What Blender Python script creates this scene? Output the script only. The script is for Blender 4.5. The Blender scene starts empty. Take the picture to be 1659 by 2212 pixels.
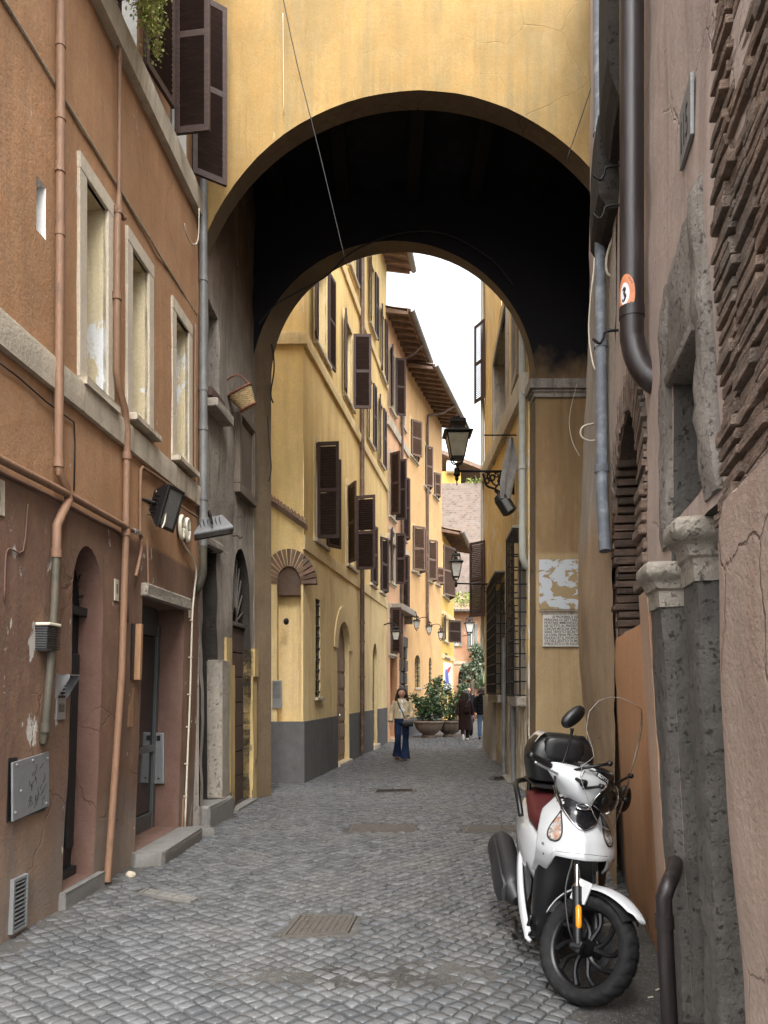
import bpy, bmesh, math, random
import numpy as np
from mathutils import Vector, Matrix, noise
from mathutils.geometry import delaunay_2d_cdt
SC = bpy.context.scene
COL = SC.collection
R = math.radians
random.seed(7)

# ---------------------------------------------------------------- camera
cam = bpy.data.cameras.new('camera'); camo = bpy.data.objects.new('camera', cam); COL.objects.link(camo)
camo.location = (0, 0, 1.62); camo.rotation_euler = (R(90), 0, 0)
cam.sensor_fit = 'VERTICAL'; cam.sensor_height = 36; cam.lens = 36 * 1660 / 2212
cam.shift_y = 382 / 2212; cam.shift_x = 0
cam.clip_start = 0.05; cam.clip_end = 500
SC.camera = camo

# ---------------------------------------------------------------- sky, sun, exposure (bright overcast)
W = bpy.data.worlds.new('World'); SC.world = W; W.use_nodes = True
wn = W.node_tree.nodes; wl = W.node_tree.links
SUN_EL, SUN_ROT = R(54), R(176)
bg = wn['Background']; bg.inputs['Strength'].default_value = 0.15
sky = wn.new('ShaderNodeTexSky'); sky.sky_type = 'NISHITA'; sky.sun_disc = False
sky.sun_elevation = SUN_EL; sky.sun_rotation = SUN_ROT; sky.air_density = 1.0; sky.dust_density = 4.0
hsv = wn.new('ShaderNodeHueSaturation'); hsv.inputs['Saturation'].default_value = 0.12; hsv.inputs['Value'].default_value = 1.0
wl.new(sky.outputs[0], hsv.inputs['Color']); wl.new(hsv.outputs[0], bg.inputs['Color'])
sl = bpy.data.lights.new('sun', 'SUN'); sl.energy = 0.8; sl.angle = R(40); sl.color = (1.0, 0.97, 0.92)
so = bpy.data.objects.new('sun', sl); COL.objects.link(so)
# veiled sun high behind the camera, to the right
sd = Vector((math.sin(SUN_ROT) * math.cos(SUN_EL), math.cos(SUN_ROT) * math.cos(SUN_EL), math.sin(SUN_EL)))
so.rotation_euler = (-sd).to_track_quat('-Z', 'Y').to_euler()
so.location = (0, 0, 30)
SC.view_settings.view_transform = 'Standard'; SC.view_settings.look = 'None'
SC.view_settings.gamma = 1; SC.view_settings.exposure = 2.15
SC.cycles.max_bounces = 8; SC.cycles.diffuse_bounces = 5; SC.cycles.transparent_max_bounces = 12
SC.cycles.use_denoising = True

# ---------------------------------------------------------------- materials
class NT:
    def __init__(s, name):
        s.m = bpy.data.materials.new(name); s.m.use_nodes = True
        s.t = s.m.node_tree; s.b = s.t.nodes['Principled BSDF']
    def n(s, typ, **kw):
        x = s.t.nodes.new('ShaderNode' + typ)
        for k, v in kw.items():
            if k.startswith('i_'):
                x.inputs[k[2:]].default_value = v
            else: setattr(x, k, v)
        return x
    def l(s, a, b): s.t.links.new(a, b)
    def coords(s, scale=(1, 1, 1)):
        if not hasattr(s, 'tc'): s.tc = s.n('TexCoord').outputs['Object']
        if scale == (1, 1, 1): return s.tc
        mp = s.n('Mapping'); mp.inputs['Scale'].default_value = scale; s.l(s.tc, mp.inputs[0]); return mp.outputs[0]
    def noise(s, scale, detail=4, rough=.6, vec=(1, 1, 1), dist=0):
        x = s.n('TexNoise'); x.inputs['Scale'].default_value = scale; x.inputs['Detail'].default_value = detail
        x.inputs['Roughness'].default_value = rough; x.inputs['Distortion'].default_value = dist
        s.l(s.coords(vec), x.inputs['Vector']); return x.outputs['Fac']
    def ramp(s, src, a, b, ca=(0, 0, 0, 1), cb=(1, 1, 1, 1)):
        if a > b: a, b, ca, cb = b, a, cb, ca
        x = s.n('ValToRGB'); e = x.color_ramp.elements
        e[0].position = a; e[0].color = ca; e[1].position = b; e[1].color = cb; s.l(src, x.inputs[0]); return x.outputs[0]
    def math(s, op, a, b=0.0, clamp=False):
        x = s.n('Math', operation=op, use_clamp=clamp)
        for i, v in enumerate((a, b)):
            if isinstance(v, (int, float)): x.inputs[i].default_value = v
            else: s.l(v, x.inputs[i])
        return x.outputs[0]
    def mix(s, fac, a, b, blend='MIX'):
        x = s.n('Mix', data_type='RGBA', blend_type=blend, clamp_factor=True)
        for sock, v in ((x.inputs[0], fac), (x.inputs[6], a), (x.inputs[7], b)):
            if isinstance(v, (int, float)): sock.default_value = v
            elif isinstance(v, tuple): sock.default_value = v if len(v) == 4 else v + (1,)
            else: s.l(v, sock)
        return x.outputs[2]
    def axis(s, i):
        if not hasattr(s, 'sx'):
            s.sx = s.n('SeparateXYZ'); s.l(s.coords(), s.sx.inputs[0])
        return s.sx.outputs[i]
    def bump(s, h, strength=.3, dist=.02):
        x = s.n('Bump'); x.inputs['Strength'].default_value = strength; x.inputs['Distance'].default_value = dist
        s.l(h, x.inputs['Height']); s.l(x.outputs[0], s.b.inputs['Normal'])
    def out(s, col, rough=.9, spec=.3, metal=0):
        if isinstance(col, tuple): s.b.inputs['Base Color'].default_value = col + (1,) if len(col) == 3 else col
        else: s.l(col, s.b.inputs['Base Color'])
        if isinstance(rough, (int, float)): s.b.inputs['Roughness'].default_value = rough
        else: s.l(rough, s.b.inputs['Roughness'])
        s.b.inputs['Specular IOR Level'].default_value = spec; s.b.inputs['Metallic'].default_value = metal
        return s.m

def mulc(c, k): return tuple(min(1, max(0, v * k)) for v in c)

def plaster(name, c, var=.25, stain=(.10, .08, .065), stain_amt=.45, peel=None, peel_t=.72, peel_z=None, zones=(), bump=.35, streak=.5, rough=.92, pit=0.0, crack=.4, last=None):
    """weathered lime plaster; zones = (axis, limit, sign, colour, softness, raggedness)"""
    t = NT(name)
    n1 = t.noise(.9, 6, .65); n2 = t.noise(6, 6, .7); n3 = t.noise(38, 4, .7)
    col = t.mix(t.ramp(n1, .3, .7), mulc(c, 1 - var), mulc(c, 1 + var * .55))
    for ax, lim, sign, zc, soft, rag in zones:
        v = t.math('MULTIPLY', t.math('SUBTRACT', t.axis(ax), lim), sign)
        v = t.math('ADD', v, t.math('MULTIPLY', t.math('SUBTRACT', t.noise(2.3, 6, .7), .5), rag * 2))
        f = t.math('ADD', t.math('DIVIDE', v, soft), .5, True)
        zcol = t.mix(t.ramp(n1, .3, .7), mulc(zc, 1 - var), mulc(zc, 1 + var * .5))
        col = t.mix(f, col, zcol)
    # fine mottling
    col = t.mix(t.math('MULTIPLY', t.ramp(n2, .42, .72), .35), col, mulc(c, 1.35), 'SOFT_LIGHT')
    col = t.mix(t.math('MULTIPLY', t.ramp(t.noise(2.6, 7, .7, (1, 1, .55)), .42, .70), .40), col, mulc(c, .62))
    col = t.mix(t.math('MULTIPLY', t.ramp(t.noise(1.7, 7, .72, (1.3, 1.3, .5)), .50, .72), .30), col, tuple(min(.9, v * 1.15 + .05) for v in c))
    # vertical rain streaks
    st = t.noise(1.0, 6, .72, (7, 7, .35))
    fs = t.math('MULTIPLY', t.math('MULTIPLY', t.ramp(st, .46, .70), t.ramp(n1, .30, .58)), streak)
    ratio = tuple(min(1.0, max(.05, s_ / max(.01, c_))) for s_, c_ in zip(stain, c))
    col = t.mix(fs, col, ratio, 'MULTIPLY')
    big = t.noise(.45, 5, .6, (1, 1, .6), .4)
    col = t.mix(t.math('MULTIPLY', t.ramp(big, .52, .78), stain_amt), col, ratio, 'MULTIPLY')
    col = t.mix(t.math('MULTIPLY', t.ramp(n3, .36, .64), .34), col, mulc(c, .55))
    h = t.math('ADD', t.math('MULTIPLY', n2, .6), t.math('MULTIPLY', n3, .35))
    if crack:
        vo = t.n('TexVoronoi', feature='DISTANCE_TO_EDGE'); vo.inputs['Scale'].default_value = 1.15
        wp = t.n('Mix', data_type='RGBA', blend_type='ADD'); wp.inputs[0].default_value = .22; t.l(t.coords(), wp.inputs[6]); nv = t.n('TexNoise'); nv.inputs['Scale'].default_value = 3.5; nv.inputs['Detail'].default_value = 6; t.l(t.coords(), nv.inputs['Vector']); t.l(nv.outputs['Color'], wp.inputs[7]); t.l(wp.outputs[2], vo.inputs['Vector'])
        cf = t.math('MULTIPLY', t.ramp(vo.outputs['Distance'], .008, .002), t.ramp(big, .54, .62)); col = t.mix(t.math('MULTIPLY', cf, crack), col, mulc(stain, .35)); h = t.math('SUBTRACT', h, t.math('MULTIPLY', cf, .6))
    if peel:
        p = t.noise(2.8, 9, .66, (1.5, 1.5, .7), .3)
        if peel_z:
            lo, hi, amt = peel_z      # peel more towards z = lo
            zf = t.math('DIVIDE', t.math('SUBTRACT', hi, t.axis(2)), hi - lo, True)
            p = t.math('ADD', p, t.math('MULTIPLY', zf, amt))
        pf = t.ramp(p, peel_t, peel_t + .02)
        pc = t.mix(n3, mulc(peel, .75), mulc(peel, 1.15))
        col = t.mix(pf, col, pc)
        h = t.math('SUBTRACT', h, t.math('MULTIPLY', pf, .5))
    if pit:
        pt = t.ramp(t.noise(26, 5, .75), .3, .42)
        col = t.mix(t.math('MULTIPLY', t.math('SUBTRACT', 1, pt), pit), col, (.02, .018, .016))
        h = t.math('ADD', h, t.math('MULTIPLY', pt, .7))
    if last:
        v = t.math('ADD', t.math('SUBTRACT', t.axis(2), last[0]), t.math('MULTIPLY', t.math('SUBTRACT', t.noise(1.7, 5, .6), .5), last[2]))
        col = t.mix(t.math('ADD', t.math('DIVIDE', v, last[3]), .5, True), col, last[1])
    t.bump(h, bump, .03)
    return t.out(col, rough, .25)

def plain(name, c, rough=.6, spec=.4, metal=0, var=.15, sc=9, bump=.08, dirt=None, dirt_amt=.5, grain=(1, 1, 1)):
    t = NT(name); n = t.noise(sc, 6, .68, grain); n2 = t.noise(sc * 6, 3, .6, grain)
    col = t.mix(t.ramp(n, .32, .7), mulc(c, 1 - var), mulc(c, 1 + var))
    if dirt: col = t.mix(t.math('MULTIPLY', t.ramp(n, .5, .68), dirt_amt), col, dirt)
    rr = t.math('ADD', rough - .08, t.math('MULTIPLY', n2, .16))
    if bump: t.bump(t.math('ADD', n, t.math('MULTIPLY', n2, .4)), bump, .02)
    return t.out(col, rr, spec, metal)

M = {}
M['ochre'] = plaster('ochre_plaster', (.43, .25, .135), .24, (.24, .14, .085), .4, (.50, .46, .41), .665, (2.9, 5.9, .03),
    zones=((2, 2.96, -1, (.165, .104, .080), .05, .03), (2, .62, -1, (.19, .17, .15), .55, .5)), bump=.45, streak=.6)
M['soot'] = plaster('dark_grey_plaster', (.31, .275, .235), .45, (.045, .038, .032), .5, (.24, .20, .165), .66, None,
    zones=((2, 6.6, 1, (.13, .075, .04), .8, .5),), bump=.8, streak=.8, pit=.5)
M['dado'] = plaster('worn_yellow_dado', (.50, .37, .17), .3, (.13, .10, .07), .5, (.12, .10, .08), .66, (0, 1.2, .12), bump=.5, streak=.6)
M['yellow'] = plaster('yellow_plaster', (.355, .232, .088), .2, (.22, .175, .11), 1.0, (.40, .29, .14), .66, None, bump=.35, streak=1.0, crack=.12)
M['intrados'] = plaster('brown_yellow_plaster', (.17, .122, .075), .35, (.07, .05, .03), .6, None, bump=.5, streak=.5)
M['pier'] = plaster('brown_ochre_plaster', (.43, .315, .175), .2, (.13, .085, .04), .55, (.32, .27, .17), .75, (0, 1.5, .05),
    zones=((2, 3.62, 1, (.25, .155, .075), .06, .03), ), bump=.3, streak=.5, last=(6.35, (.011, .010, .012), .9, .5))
M['vault'] = plaster('near_black_vault_plaster', (.008, .0075, .010), .3, (.006, .005, .006), .6, None, bump=.4, streak=.5)  # near-black base colour for the passage ceiling and inner wall
M['cream_y'] = plaster('pale_yellow_plaster', (.80, .585, .265), .12, (.30, .20, .085), .38, None,
    zones=((2, 4.0, -1, (.76, .59, .33), .08, .02),), bump=.2, streak=.5)
M['trim_y'] = plaster('cream_trim', (.74, .58, .32), .12, (.34, .25, .13), .4, None, bump=.2, streak=.5)
M['greybase'] = plaster('grey_base_plaster', (.125, .122, .12), .15, (.07, .065, .06), .4, None, bump=.2, streak=.4)
M['pink'] = plaster('pink_plaster', (.70, .43, .26), .14, (.35, .18, .10), .35, None, bump=.2)
M['peach'] = plaster('peach_plaster', (.70, .44, .21), .14, (.36, .21, .10), .35, None, bump=.2)
M['sun_y'] = plaster('bright_yellow_plaster', (.76, .50, .14), .12, (.45, .26, .07), .3, None, bump=.2)
M['endpink'] = plaster('faded_pink_plaster', (.60, .33, .20), .2, (.36, .27, .2), .5, (.6, .52, .42), .62, bump=.25)
M['rfar'] = plaster('yellow_grey_plaster', (.74, .52, .22), .2, (.38, .32, .22), .6, (.62, .55, .43), .58, (.5, 7.0, .09),
    zones=((2, 1.9, -1, (.36, .30, .23), .6, .35),), bump=.5, streak=.9)
M['rnear'] = plaster('pinkish_plaster', (.47, .375, .325), .16, (.25, .19, .16), .4, None, bump=.5, streak=.9)
M['plinth'] = plaster('pink_brown_plinth', (.40, .31, .255), .16, (.24, .15, .11), .35, (.50, .37, .28), .70, bump=.8, streak=.6, crack=.12)
M['butt'] = plaster('mottled_buttress', (.46, .335, .215), .22, (.20, .16, .12), .45, (.34, .30, .26), .74, None,
    zones=((2, 3.15, 1, (.40, .37, .335), .4, .22), (2, 7.5, 1, (.40, .31, .24), .6, .2)), bump=.8, streak=.55)
M['orange'] = plaster('orange_plaster', (.56, .31, .165), .12, (.24, .13, .07), .25, (.17, .13, .10), .80, (0, .7, .22), bump=.3, streak=.3)
M['orange_edge'] = plaster('faded_orange_plaster', (.44, .30, .215), .12, (.3, .19, .12), .3, None, bump=.3, streak=.3)
M['stone'] = plaster('travertine', (.36, .32, .265), .3, (.11, .095, .08), .55, None, bump=.9, streak=.5, pit=.3, crack=0)
M['tufa'] = plaster('dark_tufa', (.13, .118, .105), .3, (.03, .027, .025), .6, (.20, .185, .165), .70, None, bump=.9, streak=.5, pit=.10, crack=0)
M['cornice'] = plaster('grey_cream_stone', (.56, .49, .385), .25, (.20, .165, .12), .6, None, bump=.5, streak=.9)
M['reveal'] = plaster('cream_reveal', (.62, .53, .35), .12, (.38, .31, .2), .5, (.66, .67, .66), .62, (3.9, 5.7, .10), bump=.3, streak=.3)
M['redreveal'] = plaster('red_brown_reveal', (.165, .098, .076), .15, (.12, .05, .03), .35, (.40, .36, .32), .76, (0, 1.6, .07), bump=.4, streak=.3)
M['white'] = plain('chalky_white', (.72, .71, .68), .9, .2, dirt=(.4, .37, .32))
M['metalgrey'] = plain('grey_sheet_metal', (.23, .235, .235), .5, .5, .35, .12, 7, .05, (.12, .12, .115))
M['zinc'] = plain('zinc_pipe', (.135, .15, .17), .62, .4, .0, .22, 6, .05, (.36, .38, .40), .5)
M['pipe_dk'] = plain('dark_brown_pipe', (.019, .014, .0135), .42, .5, 0, .3, 7, .05, (.06, .05, .05), .4, (4, 4, .4))
M['pipe_tc'] = plain('terracotta_painted_pipe', (.225, .125, .073), .6, .4, 0, .3, 6, .15, (.11, .065, .045), .85, (3, 3, .8))
M['pipe_gr'] = plain('green_grey_pipe', (.075, .068, .05), .6, .4, 0, .3, 6, .1, (.13, .08, .05), .5)
M['pipe_grey'] = plain('grey_painted_pipe', (.155, .155, .15), .5, .4, .1, .2, 5, .05, (.22, .21, .19), .5)
M['pipe_cream'] = plain('cream_grey_pipe', (.40, .40, .35), .55, .4, .1, .2, 5, .05, (.22, .22, .17), .5)
M['pipe_brn'] = plain('brown_pipe', (.10, .062, .042), .5, .4, .1, .3, 5, .05, (.22, .17, .14), .4)
M['shutter'] = plain('dark_brown_shutter_paint', (.046, .027, .022), .6, .25, 0, .22, 5, .06, (.085, .05, .042), .4, (1, 1, 6))
M['shutter_lt'] = plain('brown_shutter_paint', (.14, .085, .06), .55, .4, 0, .22, 5, .06)
M['shutter_grey'] = plain('blue_grey_shutter_paint', (.20, .26, .27), .6, .4, 0, .12, 5, .05)
M['door_wood'] = plain('brown_door_wood', (.085, .055, .044), .7, .3, 0, .3, 4, .25, (.05, .035, .03), .5, (5, 5, .6))
M['door_pink'] = plain('faded_door_wood', (.25, .165, .115), .7, .3, 0, .2, 4, .15, None, 0, (5, 5, .6))
M['door_blk'] = plain('black_green_door', (.012, .016, .018), .4, .5, 0, .3, 6, .05)
M['door_grey'] = plain('grey_green_door', (.075, .08, .077), .45, .5, .1, .15, 6, .05)
M['darkglass'] = plain('dark_window_glass', (.02, .022, .024), .12, .6, 0, .3, 2, 0)
M['iron'] = plain('black_iron', (.009, .0085, .0085), .55, .5, .5, .4, 14, .15, (.05, .035, .028), .4)
M['iron_lt'] = plain('weathered_iron', (.115, .105, .092), .6, .4, .4, .3, 14, .15, (.10, .06, .04), .5)
M['cable_w'] = plain('cream_cable', (.55, .50, .40), .6, .3, 0, .1, 5, 0)
M['cable_b'] = plain('black_cable', (.02, .019, .018), .6, .3, 0, .1, 5, 0)
M['wood'] = plain('dark_roof_timber', (.20, .135, .10), .8, .2, 0, .35, 5, .3, None, 0, (1, 1, 1))
M['pale_wood'] = plain('pale_wood', (.30, .17, .09), .7, .3, 0, .25, 5, .2, None, 0, (6, 6, .5))
M['tile'] = plain('terracotta_tile', (.30, .20, .14), .9, .2, 0, .4, 7, .3, (.12, .11, .09), .6)
M['gutter'] = plain('grey_gutter', (.21, .205, .19), .6, .4, .2, .2, 6, .05)
M['planter'] = plaster('stone_planter', (.21, .16, .125), .25, (.09, .075, .06), .5, None, bump=.5, streak=.6)
M['black_pl'] = plain('black_plastic', (.009, .009, .010), .45, .5, 0, .2, 12, .02)
M['silver'] = plain('brushed_steel', (.45, .46, .47), .35, .5, .8, .1, 8, .03)
M['cream_pl'] = plain('cream_plastic', (.62, .56, .44), .5, .4, 0, .1, 8, .02)

def brickmat(name, c, mortar, scale):
    t = NT(name); n = t.noise(3, 6, .7); n3 = t.noise(30, 5, .7)
    b = t.n('TexBrick'); b.inputs['Scale'].default_value = scale; b.inputs['Mortar Size'].default_value = .03
    b.inputs['Color1'].default_value = mulc(c, .7) + (1,); b.inputs['Color2'].default_value = mulc(c, 1.25) + (1,); b.inputs['Mortar'].default_value = mortar + (1,)
    mp = t.n('Mapping'); mp.inputs['Rotation'].default_value = (R(90), 0, 0); t.l(t.coords(), mp.inputs[0]); t.l(mp.outputs[0], b.inputs[0])
    col = t.mix(t.ramp(n, .45, .62), b.outputs[0], mortar)
    col = t.mix(t.math('MULTIPLY', t.ramp(t.noise(.5, 5, .6), .5, .7), .6), col, mulc(mortar, .6))
    t.bump(n3, .5, .03)
    return t.out(col, .95, .2)
M['oldwall'] = brickmat('ancient_brick_wall', (.185, .135, .108), (.21, .175, .15), 1.6)
def brickface(name, c, dark):
    t = NT(name); n = t.noise(5, 6, .7); n3 = t.noise(45, 5, .75)
    oi = t.n('ObjectInfo'); at = t.n('Attribute', attribute_name='tone')
    col = t.mix(at.outputs['Fac'], mulc(c, .55), mulc(c, 1.3))
    col = t.mix(t.math('MULTIPLY', t.ramp(n, .48, .62), .75), col, dark)
    col = t.mix(t.math('MULTIPLY', t.ramp(n3, .5, .75), .3), col, mulc(c, 1.6))
    t.bump(t.math('ADD', n, n3), .9, .02); return t.out(col, .95, .2)
M['brick'] = brickface('rough_old_brick', (.215, .135, .095), (.12, .10, .085))
M['brick_dk'] = brickface('dark_old_brick', (.115, .078, .058), (.05, .042, .036))

def leafmat(name, c, c2, spec=.4, rough=.45):
    t = NT(name); at = t.n('Attribute', attribute_name='tone')
    col = t.mix(at.outputs['Fac'], c, c2)
    return t.out(col, rough, spec)
M['leaf'] = leafmat('glossy_shrub_leaf', (.030, .062, .026), (.115, .18, .075), .6, .32)
M['leaf_grey'] = leafmat('grey_green_leaf', (.05, .07, .04), (.17, .20, .13), .4, .5)
M['fern'] = leafmat('light_fern', (.20, .26, .06), (.48, .52, .18), .3, .6)
M['moss'] = leafmat('yellow_moss', (.12, .16, .045), (.28, .31, .10), .2, .8)
M['bark'] = plain('bark', (.10, .07, .05), .9, .2, 0, .3, 6, .4)

def stonemat():
    t = NT('basalt_cobbles'); at = t.n('Attribute', attribute_name='tone')
    n = t.noise(1.1, 5, .65); n2 = t.noise(40, 5, .7); n3 = t.noise(9, 4, .6)
    col = t.mix(at.outputs['Fac'], (.064, .068, .072), (.130, .134, .138))
    col = t.mix(t.math('MULTIPLY', t.ramp(n, .46, .64), .42), col, (.145, .138, .126))
    col = t.mix(t.math('MULTIPLY', t.ramp(n3, .35, .7), .3), col, (.09, .09, .092))
    col = t.mix(t.math('MULTIPLY', t.ramp(n2, .55, .75), .35), col, (.175, .17, .162))
    rr = t.math('ADD', .22, t.math('MULTIPLY', t.noise(3.5, 5, .7), .42))
    t.bump(t.math('ADD', n2, t.math('MULTIPLY', n3, .8)), .35, .008)
    return t.out(col, rr, .6)
M['cobble'] = stonemat()
def groundmat():
    t = NT('packed_dirt_and_mortar'); n = t.noise(1.3, 6, .65); n2 = t.noise(28, 6, .72)
    col = t.mix(t.ramp(n, .35, .68), (.028, .026, .024), (.090, .085, .078))
    col = t.mix(t.ramp(n2, .5, .75), col, (.125, .12, .112))
    col = t.mix(t.ramp(t.noise(120, 2, .6), .66, .70), col, (.40, .37, .32))
    t.bump(n2, .6, .012); return t.out(col, .85, .3)
M['dirt'] = groundmat()

# ---------------------------------------------------------------- mesh builder
class MB:
    """collects shapes into one mesh; T maps every point (wall coordinates to the world, say)"""
    def __init__(s, T=None): s.v = []; s.f = []; s.T = T or (lambda a, b, c: Vector((a, b, c))); s.tone = []; s.cur = None
    def P(s, p): return Vector(s.T(p[0], p[1], p[2]))
    def add(s, vs, fs):
        o = len(s.v); s.v += [tuple(s.P(p)) for p in vs]; s.f += [tuple(i + o for i in f) for f in fs]
        s.tone += [s.cur if s.cur is not None else .5] * len(vs)
    def addw(s, vs, fs):
        T = s.T; s.T = lambda a, b, c: (a, b, c); s.add(vs, fs); s.T = T
    def box(s, a0, a1, b0, b1, c0, c1, bev=0.0, rot=None, jit=0.0):
        x, y, z = (a0 + a1) / 2, (b0 + b1) / 2, (c0 + c1) / 2; hx, hy, hz = (a1 - a0) / 2, (b1 - b0) / 2, (c1 - c0) / 2
        if bev <= 0:
            vs = [Vector((sx * hx, sy * hy, sz * hz)) for sx in (-1, 1) for sy in (-1, 1) for sz in (-1, 1)]
            fs = [(0, 1, 3, 2), (4, 6, 7, 5), (0, 4, 5, 1), (2, 3, 7, 6), (0, 2, 6, 4), (1, 5, 7, 3)]
        else:
            bev = min(bev, abs(hx) * .9, abs(hy) * .9, abs(hz) * .9)
            bm = bmesh.new(); bmesh.ops.create_cube(bm, size=1)
            for v in bm.verts: v.co = Vector((v.co.x * 2 * hx, v.co.y * 2 * hy, v.co.z * 2 * hz))
            bmesh.ops.bevel(bm, geom=bm.edges[:], offset=bev, segments=2, profile=.6, affect='EDGES')
            bm.verts.index_update(); vs = [v.co.copy() for v in bm.verts]; fs = [[v.index for v in f.verts] for f in bm.faces]; bm.free()
        if jit: vs = [v + Vector((random.uniform(-jit, jit), random.uniform(-jit, jit), random.uniform(-jit, jit))) for v in vs]
        if rot is not None: vs = [rot @ v for v in vs]
        s.add([(v.x + x, v.y + y, v.z + z) for v in vs], fs)
    def grid(s, pts):
        """pts[i][j] -> quads"""
        n, m = len(pts), len(pts[0])
        s.add([p for r in pts for p in r], [(i * m + j, i * m + j + 1, (i + 1) * m + j + 1, (i + 1) * m + j) for i in range(n - 1) for j in range(m - 1)])
    def loft(s, rings, caps=True):
        n, m = len(rings), len(rings[0])
        fs = [(i * m + j, i * m + (j + 1) % m, (i + 1) * m + (j + 1) % m, (i + 1) * m + j) for i in range(n - 1) for j in range(m)]
        if caps: fs += [tuple(range(m))[::-1], tuple((n - 1) * m + j for j in range(m))]
        s.add([p for r in rings for p in r], fs)
    def tube(s, path, r, seg=10, smooth=0, caps=True, flat=1.0):
        """path in mapped coordinates; r one radius or a list"""
        pts = [s.P(p) for p in path]; rs = list(r) if isinstance(r, (list, tuple)) else [r] * len(pts)
        if smooth:
            q, qr = [], []
            for i in range(len(pts) - 1):
                p0, p1, p2, p3 = pts[max(i - 1, 0)], pts[i], pts[i + 1], pts[min(i + 2, len(pts) - 1)]
                for k in range(smooth):
                    t = k / smooth
                    q.append(.5 * ((2 * p1) + (-p0 + p2) * t + (2 * p0 - 5 * p1 + 4 * p2 - p3) * t * t + (-p0 + 3 * p1 - 3 * p2 + p3) * t ** 3))
                    qr.append(rs[i] * (1 - t) + rs[i + 1] * t)
            q.append(pts[-1]); qr.append(rs[-1]); pts, rs = q, qr
        d0 = (pts[1] - pts[0]).normalized(); up = Vector((0, 0, 1)) if abs(d0.z) < .9 else Vector((1, 0, 0))
        x = d0.cross(up).normalized(); rings = []
        for i, p in enumerate(pts):
            d = (pts[min(i + 1, len(pts) - 1)] - pts[max(i - 1, 0)])
            d = d.normalized() if d.length > 1e-9 else d0
            x = (x - d * x.dot(d)).normalized(); y = d.cross(x)
            rings.append([tuple(p + (x * math.cos(a) + y * math.sin(a) * flat) * rs[i]) for a in [2 * math.pi * k / seg for k in range(seg)]])
        T = s.T; s.T = lambda a, b, c: (a, b, c); s.loft(rings, caps); s.T = T
    def ell(s, c, r, seg=16, rings=10, rot=None):
        vs = []; fs = []
        for i in range(rings + 1):
            th = math.pi * i / rings
            for j in range(seg):
                ph = 2 * math.pi * j / seg
                v = Vector((r[0] * math.sin(th) * math.cos(ph), r[1] * math.sin(th) * math.sin(ph), r[2] * math.cos(th)))
                if rot is not None: v = rot @ v
                vs.append((c[0] + v.x, c[1] + v.y, c[2] + v.z))
        for i in range(rings):
            for j in range(seg):
                fs.append((i * seg + j, i * seg + (j + 1) % seg, (i + 1) * seg + (j + 1) % seg, (i + 1) * seg + j))
        s.add(vs, fs)
    def prism(s, poly, c0, c1):
        """poly of (a,b) swept along the third mapped coordinate order (a, b, c)"""
        n = len(poly); vs = [(a, b, c0) for a, b in poly] + [(a, b, c1) for a, b in poly]
        s.add(vs, [tuple(range(n))[::-1], tuple(range(n, 2 * n))] + [(i, (i + 1) % n, n + (i + 1) % n, n + i) for i in range(n)])
    def revolve(s, prof, c=(0, 0, 0), seg=24, a0=0, a1=2 * math.pi, closed=True):
        rings = []
        k = seg if closed else seg + 1
        vs = []; fs = []; m = len(prof)
        for j in range(k):
            a = a0 + (a1 - a0) * j / seg
            vs += [(c[0] + r * math.cos(a), c[1] + r * math.sin(a), c[2] + z) for r, z in prof]
        for j in range(seg):
            jn = (j + 1) % k
            fs += [(j * m + i, jn * m + i, jn * m + i + 1, j * m + i + 1) for i in range(m - 1)]
        s.add(vs, fs)
    def build(s, name, mat, parent=None, smooth=False, angle=None):
        me = bpy.data.meshes.new(name); me.from_pydata(s.v, [], s.f); me.update()
        bm = bmesh.new(); bm.from_mesh(me); bmesh.ops.recalc_face_normals(bm, faces=bm.faces); bm.to_mesh(me); bm.free()
        if any(t != .5 for t in s.tone):
            at = me.attributes.new('tone', 'FLOAT', 'POINT'); at.data.foreach_set('value', s.tone)
        me.materials.append(M[mat] if isinstance(mat, str) else mat)
        if smooth:
            me.polygons.foreach_set('use_smooth', [True] * len(me.polygons))
            if angle: me.set_sharp_from_angle(angle=R(angle))
        o = bpy.data.objects.new(name, me); COL.objects.link(o)
        if parent is not None: adopt(o, parent)
        return o

def adopt(o, parent):
    o.parent = parent
    root = parent
    mw = Matrix.Identity(4); chain = []
    while root is not None: chain.append(root); root = root.parent
    for q in reversed(chain): mw = mw @ q.matrix_parent_inverse @ q.matrix_basis
    o.matrix_parent_inverse = mw.inverted()

def tag(o, label=None, cat=None, group=None, kind=None):
    if label: o['label'] = label
    if cat: o['category'] = cat
    if group: o['group'] = group
    if kind: o['kind'] = kind
    return o
def thing(name, label, cat, loc=(0, 0, 0), group=None):
    o = bpy.data.objects.new(name, None); COL.objects.link(o); o.location = loc; o.empty_display_size = .1
    return tag(o, label, cat, group)
def solo(mb, name, mat, label, cat, group=None, smooth=False, angle=None):
    return tag(mb.build(name, mat, None, smooth, angle), label, cat, group)
def copy_tree(o, parent=None):
    c = o.copy(); COL.objects.link(c)
    if parent is not None: c.parent = parent
    for ch in list(o.children): copy_tree(ch, c)
    return c

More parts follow.
